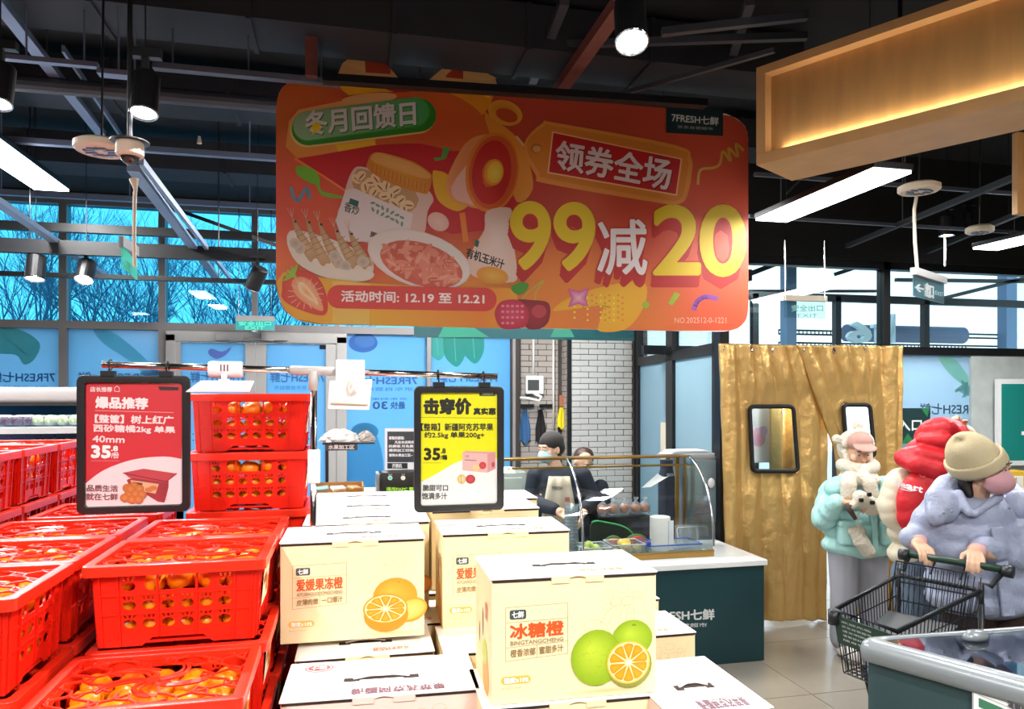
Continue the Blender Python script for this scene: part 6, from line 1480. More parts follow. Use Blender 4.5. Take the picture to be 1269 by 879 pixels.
# curtains and light pane of the outer lobby, seen through the little windows
o = mesh_obj('outer_curtain', [atY(x, y, 5.75)+Vector((0, .05*math.sin(x*.35), 0)) for y in (430, 720) for x in range(957, 1010, 2)], [(i, i+27, i+28, i+1) for i in range(26)], M_gold, smooth=True); o.modifiers.new('thick', 'SOLIDIFY').thickness = .01
tag(o, 'second gold curtain of the outer lobby seen through the left curtain window', 'curtain')
def f(cv): cv.poly([(928, 507), (955, 507), (955, 572), (928, 572)], 'f2f4fa'); cv.poly(ell(940, 542, 9, 12), 'f0c4dc', 'e8a8cc'); cv.poly(ell(946, 534, 5, 6), 'd0c4f0')
board('outer_poster', 'bright white poster with pink flowers outside the left curtain window', 'poster', 926, 505, 957, 574, 5.9, .02, M_white, f)  # bright lobby pane painted as a white board with pink blobs
# ================================================================ PEOPLE
def capsule(mb, a, ra, b, rb, n=12):
    a = Vector(a); b = Vector(b); d = (b-a)
    if d.length < 1e-5: d = Vector((0, 0, 1e-4))
    u = d.normalized(); pts = []; rs = []
    for k in range(5): t = R(90*k/5); pts.append(a-u*ra*math.cos(t)); rs.append(max(ra*math.sin(t), .0008))
    pts.append(a); rs.append(ra); pts.append(b); rs.append(rb)
    for k in range(1, 6): t = R(90*k/5); pts.append(b+u*rb*math.sin(t)); rs.append(max(rb*math.cos(t), .0008))
    mb.tube(pts, rs, n)
def blob(prims, vox, it, name, m, parent, sub=None):
    mb = MB()
    for p in prims:
        if p[0] == 'c': capsule(mb, *p[1:])
        elif p[0] == 'e': mb.ball(p[1], 1, 20, 14, p[2], p[3] if len(p) > 3 else None)
        elif p[0] == 'ch':
            pts, rs = p[1], p[2]
            for i in range(len(pts)-1): capsule(mb, pts[i], rs[i], pts[i+1], rs[i+1])
    me = bpy.data.meshes.new('b'); me.from_pydata([tuple(v) for v in mb.v], [], mb.f)
    def mods(o):
        r = o.modifiers.new('r', 'REMESH'); r.mode = 'VOXEL'; r.voxel_size = vox; r.use_smooth_shade = True
        if it: s_ = o.modifiers.new('s', 'SMOOTH'); s_.factor = .5; s_.iterations = it
    out = eval_mesh(me, mods); bpy.data.meshes.remove(me); out.materials.append(m)
    out.polygons.foreach_set('use_smooth', [True]*len(out.polygons))
    o = bpy.data.objects.new(name, out); COL.objects.link(o); o.parent = parent; return o
def hand(wrist, d, nrm, thumb, s=1.0, curl=55, spread=6):
    """palm and five bent fingers; d = pointing direction, nrm = palm side, thumb = thumb side"""
    d = Vector(d).normalized(); nrm = Vector(nrm); nrm = (nrm-d*nrm.dot(d)).normalized(); sd = d.cross(nrm)
    if sd.dot(Vector(thumb)) < 0: sd = -sd
    w = Vector(wrist); pr = []
    for k in range(4):
        o = (1.5-k)*.0185*s; pr.append(('c', w+sd*o*.75+d*.012*s, .0125*s, w+sd*o+d*.078*s, .0105*s))
    for k, L in enumerate((.070, .078, .072, .056)):
        o = (1.5-k)*.0195*s; b = w+sd*o+d*.082*s; a = R(curl*.7); r = .0088*s; pts = [b]
        for seg, f_ in ((.45, .55), (.32, 1.25), (.23, 1.7)):
            dir_ = d*math.cos(a*f_)+nrm*math.sin(a*f_)+sd*math.radians(spread)*(1.5-k)*.3; pts.append(pts[-1]+dir_.normalized()*L*seg*s)
        pr.append(('ch', pts, [r, r*.97, r*.9, r*.8]))
    t0 = w+sd*.022*s+d*.018*s; t1 = t0+(sd*.75+d*.6+nrm*.35).normalized()*.036*s; t2 = t1+(sd*.15+d*.8+nrm*.7).normalized()*.030*s
    pr.append(('ch', [t0, t1, t2], [.013*s, .011*s, .009*s])); return pr
M_skin = mat('skin', 'dfb296', .5, var=.05, spec=.35); M_hair = mat('dark_hair', '1c1514', .5, bump=.5, bscale=120, stretch=(1, 1, .15)); M_hairb = mat('brown_hair', '3a241a', .5, bump=.5, bscale=90)
M_lip = mat('lip', 'b8635a', .5); M_eyew = mat('eye_white', 'ece6e0', .3); M_iris = mat('eye_iris', '20140f', .2)
def head_prims(c, rot, s=1.0):
    """head as blobs; face looks along rot @ -y"""
    c = Vector(c); M = rot; q = lambda x, y, z: c+M @ Vector((x*s, y*s, z*s)); M4 = M
    return [('e', q(0, .008, .02), (.074*s, .092*s, .088*s), M4), ('e', q(0, -.018, -.035), (.058*s, .066*s, .072*s), M4), ('c', q(0, -.045, -.085), .026*s, q(0, -.03, -.075), .035*s),
            ('c', q(0, -.082, .012), .009*s, q(0, -.097, -.022), .0125*s), ('e', q(-.074, .008, -.01), (.012*s, .02*s, .032*s), M4), ('e', q(.074, .008, -.01), (.012*s, .02*s, .032*s), M4),
            ('c', q(-.032, -.074, .034), .013*s, q(.032, -.074, .034), .013*s), ('c', q(-.016, -.080, -.052), .008*s, q(.016, -.080, -.052), .008*s), ('e', q(-.04, -.055, -.02), (.026*s, .026*s, .026*s)), ('e', q(.04, -.055, -.02), (.026*s, .026*s, .026*s))]
def face_parts(t, c, rot, s=1.0, mouth=True, brow=M_hair):
    c = Vector(c); q = lambda x, y, z: c+rot @ Vector((x*s, y*s, z*s))
    for sx_ in (-1, 1):
        e = MB().ball(q(sx_*.031, -.076, .010), .0125*s, 12, 8).build('eye', M_eyew, t, smooth=True)
        MB().ball(q(sx_*.031, -.0845, .009), .0062*s, 10, 6).build('iris', M_iris, e, smooth=True)
        MB().tube([q(sx_*.017, -.0865, .017), q(sx_*.031, -.0895, .021), q(sx_*.046, -.080, .016)], .0028*s, 6).build('eyelid', M_skin, t, smooth=True)
        MB().tube([q(sx_*.015, -.088, .033), q(sx_*.032, -.089, .039), q(sx_*.05, -.076, .034)], [.002*s, .0034*s, .0016*s], 6).build('eyebrow', brow, t, smooth=True)
    if mouth: MB().tube([q(-.022, -.083, -.052), q(0, -.090, -.050), q(.022, -.083, -.052)], [.002*s, .0055*s, .002*s], 8).build('mouth', M_lip, t, smooth=True)
def person_at(px0, d):
    p = at(px0, 490, d); return Vector((p.x, p.y, 0)), (lambda px, py, dy=0: Vector(((px-634.5)/F*(d+dy)-(px0-634.5)/F*d, dy, EYE-(py-HOR)/F*(d+dy))))
def leg_prims(hx, hz, kx, kz, ax_, r0=.085, r1=.055, r2=.04, fy=0, ky=-.02):
    return [('c', (hx, fy, hz), r0, (kx, fy+ky, kz), r1), ('c', (kx, fy+ky, kz), r1, (ax_, fy, .09), r2), ('c', (ax_, fy+.01, .05), .04, (ax_+.005, fy-.13, .035), .034)]
def shoes(t, xs_, m, fy=0):
    for x in xs_:
        mb = MB(); capsule(mb, (x, fy+.03, .05), .05, (x, fy-.14, .042), .046); mb.build('shoe', m, t, smooth=True)
I3 = Matrix.Identity(3)
# ---------------------------------------------------------------- 1: visitor in the aqua jacket
pos, L_ = person_at(1062, 4.6)
t = thing('person', 'person in an aqua padded jacket with white furry hood scarf and mittens, looking down', 'person', pos, -YAW)
hc = L_(1061, 561, -.03); rot = Matrix.Rotation(R(14), 3, 'X') @ Matrix.Rotation(R(4), 3, 'Z')
shl, shr = L_(1032, 606), L_(1095, 607); ell_, elr = L_(1020, 645, -.04), L_(1109, 646, -.04); wl, wr = L_(1044, 622, -.23), L_(1090, 628, -.23)
body = head_prims(hc, rot, .95)+[('c', hc+Vector((0, .02, -.08)), .045, (0, .0, shl.z+.02), .05), ('e', (0, 0, shl.z-.12), (.17, .10, .18)), ('e', (0, 0, .98), (.13, .09, .16)), ('e', (0, .01, .78), (.15, .11, .12)),
        ('ch', [shl, ell_, wl], [.05, .04, .027]), ('ch', [shr, elr, wr], [.05, .04, .027])]
body += hand(wl, (.95, -.25, .12), (.2, .1, -1), (0, -.3, 1), .95, 60)+hand(wr, (-.9, -.3, .1), (-.2, .1, -1), (0, -.3, 1), .9, 60)
body += leg_prims(-.08, .72, -.085, .42, -.09)+leg_prims(.09, .72, .10, .42, .105)
blob(body, .005, 1, 'body', M_skin, t)
face_parts(t, hc, rot, .95)
M_aqua = mat('aqua_puffer_nylon', 'aee0de', .42, bump=.65, bscale=16, bdist=.02, var=.05); M_fur = mat('white_fleece', 'd9d0c0', .95, bump=.9, bscale=70, bdist=.010, var=.05)
M_trgrey = mat('light_grey_trousers', '9b9ca6', .85, bump=.3, bscale=12, bdist=.01)
top, hem = L_(1062, 600).z, L_(1062, 684).z; jp = []
nR = 5
for k in range(nR):
    z = hem+.045+(top-hem-.06)*k/(nR-1); w_ = (.235, .228, .215, .205, .175)[k]; jp.append(('e', (.012*(4-k)/4, 0, z), (w_, .150-.006*k, .085)))
jp += [('c', (-.15, .01, top-.02), .055, (.15, .01, top-.02), .055)]
def sleeve(a, b, c, r0, r1, r2, n=3):
    a, b, c = Vector(a), Vector(b), Vector(c); o = []
    for (p, q, ra, rb) in ((a, b, r0, r1), (b, c, r1, r2)):
        for k in range(n): s0, s1 = k/n, (k+1)/n; m_ = p.lerp(q, (s0+s1)/2); r = (ra+(rb-ra)*(s0+s1)/2); o.append(('c', p.lerp(q, s0+.12/n), r*.93, p.lerp(q, s1-.12/n), r*.93)); o.append(('e', m_, (r*1.02, r*1.02, r*1.02)))
    return o
jp += sleeve(shl, ell_, wl+Vector((-.025, .02, 0)), .078, .080, .052)+sleeve(shr, elr, wr+Vector((.025, .02, 0)), .078, .080, .052)
blob(jp, .009, 4, 'jacket', M_aqua, t)
fl = MB(); 
for sx_ in (-1, 1):   # hood collar flaps lying on the shoulders
    m_ = Matrix.Rotation(sx_*R(22), 4, 'Y'); fl.ball((sx_*.155, -.075, top-.005), 1, 18, 12, (.085, .075, .062), m_)
fl.build('collar_flap', M_aqua, t, smooth=True)
zp = MB(); zp.bar((.035, -.162, hem+.03), (.03, -.150, top-.06), .035, .012, (0, 1, 0)); zp.build('zip_placket', M_aqua, t, bevel=.004)
for sx_, nm in ((-1, 'pocket'), (1, 'pocket')):
    p = MB(); x0_, x1_ = (-.185, -.045) if sx_ < 0 else (.075, .205); p.box((x0_, -.172, hem+.07), (x1_, -.11, hem+.21)); o = p.build(nm, M_aqua, t, bevel=.022, segs=3)
    MB().box((x0_-.005, -.180, hem+.185), (x1_+.005, -.13, hem+.225)).build('pocket_flap', M_aqua, o, bevel=.012, segs=2)
# furry hood, cap, scarf, mittens
hp = [('e', hc+Vector((0, .045, .030)), (.098, .085, .112)), ('c', hc+Vector((-.080, -.01, .02)), .019, hc+Vector((-.064, -.04, -.09)), .021), ('c', hc+Vector((.080, -.01, .02)), .019, hc+Vector((.064, -.04, -.09)), .021),
      ('ch', [hc+Vector((.085*math.cos(a), -.03, .05+.082*math.sin(a))) for a in [math.pi*k/8 for k in range(9)]], [.019]*9), ('e', hc+Vector((-.122, 0, .085)), (.030, .024, .030)), ('e', hc+Vector((.01, .0, .168)), (.034, .024, .032))]
blob(hp, .007, 2, 'furry_hood', M_fur, t)
cp_ = blob([('e', hc+Vector((0, -.035, .070)), (.084, .078, .058)), ('e', hc+Vector((0, -.115, .040)), (.072, .060, .014), Matrix.Rotation(R(24), 4, 'X'))], .006, 1, 'baseball_cap', mat('pink_beige_cap', 'bd9186', .8), t)
sc = [('ch', [Vector((hc.x+.095*math.cos(a), hc.y-.015-.085*math.sin(a)*(1 if math.sin(a) > 0 else .6), hc.z-.088+.012*math.cos(a*2))) for a in [2*math.pi*k/12 for k in range(13)]], [.040]*13),
      ('ch', [Vector((hc.x+.09*math.cos(a), hc.y-.025-.095*math.sin(a)*(1 if math.sin(a) > 0 else .6), hc.z-.165)) for a in [2*math.pi*k/12 for k in range(13)]], [.038]*13),
      ('ch', [L_(1052, 592, -.17), L_(1051, 601, -.21), L_(1051, 612, -.21)], [.042, .05, .046]), ('ch', [L_(1070, 590, -.17), L_(1077, 600, -.2), L_(1081, 613, -.21)], [.036, .044, .040])]
blob(sc, .008, 2, 'scarf', M_fur, t)
mt = blob([('ch', [wr+Vector((.02, 0, 0)), wr+Vector((-.05, -.02, .0)), L_(1066, 617, -.28)], [.05, .055, .046]), ('c', L_(1063, 622, -.28), .026, L_(1056, 627, -.29), .022)], .007, 2, 'worn_mitten', M_fur, t)
mm_ = MB()
for px, py in ((1067, 620), (1077, 613), (1081, 623)): p = L_(px, py, -.325); mm_.box((p.x-.012, p.y-.012, p.z-.012), (p.x+.012, p.y+.008, p.z+.012))
mm_.build('mitten_patch', M_ink, mt, bevel=.004)
hm = blob([('ch', [L_(1061, 661, -.19), L_(1068, 672, -.2), L_(1076, 684, -.2)], [.038, .046, .042]), ('c', L_(1057, 659, -.19), .03, L_(1067, 658, -.19), .03), ('c', L_(1060, 664, -.2), .024, L_(1062, 674, -.21), .02)], .007, 2, 'hanging_mitten', M_fur, t)
MB().tube([L_(1070, 628, -.26), L_(1062, 640, -.22), L_(1063, 655, -.2)], .005, 6).build('mitten_cord', M_fur, t)
MB().tube([L_(1052, 625, -.29), L_(1053, 632, -.28), L_(1060, 643, -.25)], [.022, .016, .012], 8).build('fluffy_charm', mat('brown_charm', '5a4440', .8), t, smooth=True)
tp = [('e', (0, 0, .78), (.165, .125, .13))]
for sx_, x0_, x1_ in ((-1, -.08, -.09), (1, .09, .105)): tp += [('c', (x0_, 0, .72), .105, (x0_*1.05, -.01, .42), .085), ('c', (x0_*1.05, -.01, .42), .085, (x1_, 0, .11), .078)]
blob(tp, .01, 2, 'trousers', M_trgrey, t)
shoes(t, (-.09, .105), mat('white_shoe', 'd8d4d0', .5))
# ---------------------------------------------------------------- 2: person in cream jacket with red hood, back turned
pos, L_ = person_at(1150, 3.78)
t = thing('person', 'person in a cream padded jacket, back turned, under a large red hood and cape', 'person', pos, -YAW)
hc = L_(1163, 556); rot = Matrix.Rotation(R(180), 3, 'Z')
shl, shr = L_(1118, 597), L_(1186, 597); e1, w1 = L_(1108, 632, .02), L_(1130, 662, -.02); e2, w2 = L_(1210, 575, .08), L_(1192, 530, .05)
body = head_prims(hc, rot, .95)+[('c', hc+Vector((0, 0, -.1)), .045, (0.02, 0, shl.z), .05), ('e', (.01, 0, shl.z-.14), (.15, .10, .19)), ('e', (0, 0, .9), (.13, .1, .16)), ('ch', [shl, e1, w1], [.05, .04, .028]), ('ch', [shr, e2, w2], [.05, .04, .026])]
body += hand(w2, (-.5, -.2, .35), (-.3, -.8, -.5), (0, 0, 1), .9, 70)+hand(w1, (.3, -.4, -.6), (.6, .2, 0), (0, -1, 0), .9, 50)+leg_prims(-.08, .72, -.08, .42, -.08)+leg_prims(.08, .72, .08, .42, .08)
blob(body, .0065, 2, 'body', M_skin, t); face_parts(t, hc, rot, .95)
M_crm = mat('cream_puffer', 'd8cdb4', .6, bump=.4, bscale=12, bdist=.02); M_redp = mat('red_puffer', 'cf1a26', .5, bump=.5, bscale=11, bdist=.025, var=.08)
jp = [('e', (-.01, .02, z), (.185, .135, .09)) for z in (.82, .93, 1.04, 1.15)]+sleeve(shl, e1, w1, .085, .088, .062, 3)+sleeve(shr, e2, w2+Vector((.03, .02, -.03)), .075, .07, .05, 3)
blob(jp, .009, 2, 'jacket', M_crm, t)
rh = [('e', L_(1168, 545, -.02), (.135, .125, .118)), ('e', L_(1150, 560, -.05), (.13, .11, .085), Matrix.Rotation(R(-25), 4, 'Y')), ('ch', [L_(1121, 568, -.06), L_(1137, 575, -.13), L_(1160, 582, -.15), L_(1185, 585, -.12)], [.05, .056, .058, .055]),
      ('ch', [L_(1124, 563, -.05), L_(1140, 563, -.13), L_(1165, 568, -.15), L_(1188, 573, -.12)], [.035, .045, .048, .045]), ('ch', [L_(1150, 533, -.1), L_(1172, 530, -.13), L_(1190, 545, -.1)], [.04, .048, .04]), ('ch', [L_(1144, 545, -.11), L_(1168, 545, -.15), L_(1192, 558, -.1)], [.035, .045, .04])]
blob(rh, .008, 1, 'red_hood', M_redp, t)
rb = [('e', L_(1142, 622, -.12), (.125, .07, .155), Matrix.Rotation(R(6), 4, 'Y')), ('e', L_(1138, 640, -.12), (.105, .07, .10)), ('e', L_(1152, 605, -.11), (.125, .075, .1))]
cape = blob(rb, .008, 1, 'red_cape', M_redp, t)
# lettering on the cape: follows its front
def capef(x, y):
    p = L_(x, y, -.197); c_ = L_(1142, 622, -.12); dx, dz = (p.x-c_.x)/.125, (p.z-c_.z)/.155; k = max(0.05, 1-dx*dx-dz*dz); p.y = c_.y-.07*math.sqrt(k)-.012; return p
cv = Canvas(capef, (0, -1, 0), .0006)
for k, pts in enumerate(([(1117, 624), (1119, 592+4), (1121, 608), (1119, 622), (1122, 614), (1125, 622)],)): pass
cv.text('heart', ((1118, 594+7), (1144, 598+7), (1142, 609+3), (1117, 606+3)) if False else ((1117, 589.5+6), (1145, 597+6), (1143, 609+2), (1116, 602+2)), 'f6eef0', .45)
cv.line(spl([(1122, 607), (1130, 609.5), (1138, 608)], 4), .7, 'f6eef0'); cv.line(spl([(1146, 591), (1143, 586), (1146, 583), (1149, 586), (1152, 583), (1154, 587), (1149, 592), (1146, 591)], 3), .8, 'f0a0b0')
cv.build('cape_lettering', cape)
tp = [('e', (0, 0, .80), (.165, .125, .13))]
for x0_ in (-.08, .08): tp += [('c', (x0_, 0, .72), .105, (x0_, -.01, .42), .082), ('c', (x0_, -.01, .42), .082, (x0_, 0, .11), .07)]
blob(tp, .01, 2, 'jeans', mat('blue_grey_jeans', '66788c', .85, bump=.3, bscale=14), t); shoes(t, (-.08, .08), M_ink)
# ---------------------------------------------------------------- 3: shopper with the pink mask and the trolley
D3 = 3.15; pos, L_ = person_at(1205, D3)
t = thing('person', 'person in a lilac-blue padded jacket, cream beanie and pink mask pushing the trolley', 'person', pos, -YAW)
hc = L_(1219, 577, -.06); rot = Matrix.Rotation(R(44), 3, 'Z') @ Matrix.Rotation(R(14), 3, 'X')
shl, shr = L_(1158, 640), L_(1256, 640); e1, w1 = L_(1146, 680, -.06), L_(1149, 686, -.14); e2, w2 = L_(1272, 692, -.08), L_(1236, 697, -.24)
e1 = L_(1143, 668, .02)
body = head_prims(hc, rot, .98)+[('c', hc+Vector((-.01, .02, -.09)), .048, (0, 0, shl.z+.03), .052), ('e', (0, 0, shl.z-.13), (.15, .09, .17)), ('e', (0, 0, .95), (.12, .09, .16)), ('e', (.04, .01, .78), (.12, .09, .10)), ('ch', [shl, e1, w1], [.055, .044, .029]), ('ch', [shr, e2, w2], [.055, .044, .029])]
HA, HB = at(1126, 687, 3.05), at(1243, 706, 2.80)      # trolley handle ends
def loc(v): q = Matrix.Rotation(YAW, 3, 'Z') @ (Vector((v.x, v.y, 0))-pos); return Vector((q.x, q.y, v.z))
h0, h1 = loc(HA), loc(HB); hd_ = (h1-h0).normalized()
g1 = h0.lerp(h1, .20); g2 = h0.lerp(h1, .76)
w1 = g1+Vector((.010, .080, .040)); w2 = g2+Vector((.030, .074, .040))
body[-2] = ('ch', [shl, e1, w1], [.045, .034, .027]); body[-1] = ('ch', [shr, e2, w2], [.045, .034, .027])
body += hand(w1, g1-w1+Vector((0, -.02, .015)), (0, .3, -1), (1, 0, 0), .86, 70)+hand(w2, g2-w2+Vector((-.02, -.02, .015)), (0, .3, -1), (-1, 0, 0), .86, 70)
body += leg_prims(-.02, .72, -.02, .42, -.03)+leg_prims(.16, .72, .16, .42, .17)
blob(body, .0045, 1, 'body', M_skin, t); face_parts(t, hc, rot, .98, False)
M_lil = mat('lilac_blue_puffer', 'a4acc6', .42, bump=.75, bscale=12, bdist=.03, var=.05)
top, hem = L_(1205, 628).z, L_(1205, 754).z; jp = []
for k in range(6):
    z = hem+.05+(top-hem-.08)*k/5; jp.append(('e', (.045-.009*k, 0.01, z), ((.235, .228, .222, .215, .205, .18)[k], .17-.006*k, .095)))
jp += [('c', (-.15, .01, top-.015), .065, (.17, .01, top-.015), .065)]+sleeve(shl, e1, w1+Vector((-.005, .05, .015)), .082, .072, .046, 2)+sleeve(shr, e2, w2+Vector((.05, .04, .012)), .086, .074, .048, 2)
blob(jp, .009, 6, 'jacket', M_lil, t)
zp = MB(); zp.bar((.035, -.180, hem+.02), (.0, -.160, top-.06), .05, .014, (0, 1, 0)); zp.build('zip_placket', M_lil, t, bevel=.005)
hp = [('ch', [L_(1160, 640, -.10), L_(1160, 618, -.06), L_(1172, 602, .02), L_(1188, 596, .08), L_(1215, 596, .12), L_(1245, 602, .09), L_(1264, 618, .0), L_(1268, 634, -.06)], [.040, .046, .048, .045, .042, .042, .044, .040]),
      ('e', L_(1170, 628, -.08), (.065, .05, .07)), ('e', L_(1262, 628, -.05), (.06, .05, .07)), ('c', L_(1200, 636, -.14), .016, L_(1188, 612, -.08), .020), ('c', L_(1208, 637, -.14), .016, L_(1238, 616, -.09), .020)]
blob(hp, .008, 1, 'hood_collar', M_lil, t)
for px, py in ((1170, 636), (1180, 634), (1251, 630)): p = L_(px, py, -.155); MB().ball(p, .006, 8, 6, (1, .5, 1)).build('snap_button', M_steelp, t, smooth=True)
# beanie with ribs and a turned-up brim, tilted towards the face
Mb = Matrix.Translation((-.004, -.0, -.006)) @ Matrix.Rotation(R(-50), 4, 'Y') @ rot.to_4x4() @ Matrix.Scale(.99, 4); vs = []; fs = []; n = 64; rows_ = 14
for j in range(rows_+1):
    v = j/rows_; ph = v*math.pi/2
    for i in range(n):
        a = 2*math.pi*i/n; rib = 1+(.034 if i % 2 else -.026); r = math.cos(ph)**.8*rib if j < rows_ else .002
        vs.append(hc+(Mb @ Vector((.092*r*math.cos(a), .012+.104*r*math.sin(a), .02+.15*math.sin(ph)+.012*math.cos(a*1)))))
for j in range(rows_): fs += [(j*n+i, j*n+(i+1) % n, (j+1)*n+(i+1) % n, (j+1)*n+i) for i in range(n)]
M_knit = mat('cream_knit', 'cfc09c', .9, bump=.5, bscale=200, bdist=.004)
bn_ = mesh_obj('beanie', vs, fs, M_knit, t, smooth=True)
vs = []; fs = []
for j, (rr, zz) in enumerate(((.97, .0), (1.06, -.004), (1.10, .012), (1.10, .048), (1.06, .060), (.98, .058))):
    for i in range(n):
        a = 2*math.pi*i/n; rib = 1+(.022 if i % 2 else -.018); vs.append(hc+(Mb @ Vector((.092*rr*rib*math.cos(a), .010+.104*rr*rib*math.sin(a), .008+zz-.014*math.cos(a+1.2)))))
for j in range(6): fs += [(j*n+i, j*n+(i+1) % n, ((j+1) % 6)*n+(i+1) % n, ((j+1) % 6)*n+i) for i in range(n)]
mesh_obj('beanie_brim', vs, fs, M_knit, bn_, smooth=True)
def mask(t, hc, rot, m, s=1.0):
    vs = []; fs = []; nx, ny = 14, 10
    for j in range(ny+1):
        for i in range(nx+1):
            u = -1+2*i/nx; v = -1+2*j/ny; a = u*1.3-.12; w_ = 1-.12*abs(v); x = .078*math.sin(a)*w_; y = -.072*math.cos(a)*(1-.25*v*v)-.024-(.022*(1-u*u)*(1-v*v)); z = -.042+v*.052*(1-.45*u*u)
            vs.append(hc+rot @ Vector((x*s, y*s, z*s)))
    for j in range(ny):
        for i in range(nx): k = j*(nx+1)+i; fs.append((k, k+1, k+nx+2, k+nx+1))
    o = mesh_obj('face_mask', vs, fs, m, t, smooth=True); so = o.modifiers.new('th', 'SOLIDIFY'); so.thickness = .003
    for sx_ in (-1, 1): MB().tube([hc+rot @ Vector((sx_*.074*s, -.04*s, (-.01+k)*s)) for k in (-.0,)]+[hc+rot @ Vector((sx_*.079*s, .01*s, .0))], .0015, 5).build('ear_loop', M_white, o)
mask(t, hc, rot, mat('pink_mask', 'd4a0a8', .8, bump=.2, bscale=80), 1.1)
blob([('ch', [hc+Vector((-.055, .03, -.02)), hc+Vector((-.066, .02, -.08)), hc+Vector((-.060, .0, -.125))], [.03, .028, .016])], .006, 1, 'hair', M_hair, t)
tp = []
tp += [('e', (.07, 0, .80), (.17, .135, .13))]
for x0_ in (-.02, .16): tp += [('c', (x0_, 0, .74), .11, (x0_, -.01, .42), .09), ('c', (x0_, -.01, .42), .09, (x0_, 0, .11), .08)]
blob(tp, .01, 2, 'trousers', mat('dark_brown_trousers', '2e1c16', .9, bump=.3, bscale=20), t); shoes(t, (-.03, .17), M_ink)
for w_, q_ in ((w1, e1), (w2, e2)):
    d_ = (q_-w_).normalized(); MB().tube([w_+d_*.0, w_+d_*.03], [.034, .036], 14).build('inner_cuff', mat('pink_cuff', 'd8a8a8', .8), t, smooth=True)
# ---------------------------------------------------------------- 4: worker behind the counter
pos, L_ = person_at(684, 5.35)
t = thing('person', 'worker in a dark cap, blue mask, navy top and beige apron behind the counter', 'person', pos, -YAW)
hc = L_(682, 556); rot = Matrix.Rotation(R(-52), 3, 'Z') @ Matrix.Rotation(R(12), 3, 'X')
shl, shr = L_(664, 590), L_(722, 590); e1, w1 = L_(658, 622, .0), L_(693, 634, -.30); e2, w2 = L_(736, 622, 0), L_(722, 636, -.30)
hz = .62
body = head_prims(hc, rot, .95)+[('c', hc+Vector((.02, .02, -.09)), .048, (.045, 0, shl.z+.02), .055), ('e', (.05, 0, shl.z-.14), (.17, .10, .19)), ('e', (.05, 0, .80), (.14, .10, .16)), ('e', (.05, .01, .66), (.15, .11, .12)), ('ch', [shl, e1, w1], [.052, .042, .028]), ('ch', [shr, e2, w2], [.052, .042, .028])]
body += hand(w1, (.7, -.5, -.35), (.3, .4, -.6), (0, -.4, 1), .95, 45)+hand(w2, (-.2, -.5, -.6), (-.8, .2, 0), (0, -1, .4), .95, 50)
body += leg_prims(-.03, .60, -.03, .36, -.03, .08)+leg_prims(.13, .60, .13, .36, .13, .08)
blob(body, .0065, 2, 'body', M_skin, t); face_parts(t, hc, rot, .95, False)
mask(t, hc, rot, mat('blue_mask', '9cc4d8', .8), .95)
M_navy = mat('navy_knit', '1c222f', .85, bump=.3, bscale=30)
jp = [('e', (.05, 0, z), (w_, .125, .1)) for z, w_ in ((.68, .16), (.78, .16), (.88, .165), (.97, .17), (1.03, .15))]+[('ch', [shl, e1, w1+Vector((-.03, .03, .01))], [.068, .062, .045]), ('ch', [shr, e2, w2+Vector((.01, .05, .02))], [.068, .062, .045]), ('c', shl, .06, shr, .06)]
blob(jp, .009, 2, 'sweater', M_navy, t)
blob([('e', hc+rot @ Vector((0, .022, .045)), (.085, .098, .082), rot.to_4x4()), ('e', hc+rot @ Vector((.0, .06, .0)), (.078, .055, .07), rot.to_4x4())], .006, 1, 'knit_cap', mat('charcoal_cap', '2b2726', .9), t)
vs = []; fs = []; n, mm2 = 12, 10; zt_a, zb_a = L_(690, 588).z, .42
for j in range(mm2+1):
    v = j/mm2; wd = .075+.055*min(1, v*2.2)
    for i in range(n+1): u = -1+2*i/n; vs.append((.045+u*wd, -.128-.016*math.cos(u*1.2)-.006*math.sin(u*8+v*5), zt_a+(zb_a-zt_a)*v))
for j in range(mm2):
    for i in range(n): k = j*(n+1)+i; fs.append((k, k+n+1, k+n+2, k+1))
ap = mesh_obj('apron', vs, fs, mat('beige_apron', 'c9bda8', .9, bump=.3, bscale=18), t, smooth=True); ap.modifiers.new('th', 'SOLIDIFY').thickness = .006
cv = Canvas(lambda x, y: Vector((.045+x, -.1525, 1.02-y)), (0, -1, 0), .0008); cv.text('7FRESH', (-.055, .025, .02, .048), '5a5a5a', .001); cv.poly([(.04, .10), (.075, .10), (.072, .135), (.04, .13)], 'b06a5a'); cv.build('apron_print', ap)
blob([('c', (-.03, 0, .60), .095, (-.03, 0, .36), .075), ('c', (-.03, 0, .36), .075, (-.03, 0, .11), .06), ('c', (.13, 0, .60), .095, (.13, 0, .36), .075), ('c', (.13, 0, .36), .075, (.13, 0, .11), .06)], .01, 1, 'trousers', M_navy, t); shoes(t, (-.03, .13), M_ink)
# ---------------------------------------------------------------- 5: second worker, only the hair shows
pos, L_ = person_at(722, 6.05); 
t = thing('person', 'second worker bending behind the case, only brown tied-up hair showing', 'person', pos, -YAW)
hc = L_(722, 572); rot = Matrix.Rotation(R(40), 3, 'Z') @ Matrix.Rotation(R(35), 3, 'X'); sz = hc.z-.22
shl, shr = Vector((-.16, .06, sz)), Vector((.16, .06, sz)); e1, w1, e2, w2 = Vector((-.2, -.02, sz-.25)), Vector((-.1, -.2, sz-.3)), Vector((.2, -.02, sz-.25)), Vector((.1, -.2, sz-.3))
body = head_prims(hc, rot, .95)+[('c', hc+Vector((0, .05, -.08)), .045, (0, .06, sz+.02), .05), ('e', (0, .1, sz-.14), (.15, .1, .19)), ('e', (0, .14, sz-.3), (.14, .1, .16)), ('ch', [shl, e1, w1], [.05, .04, .027]), ('ch', [shr, e2, w2], [.05, .04, .027])]
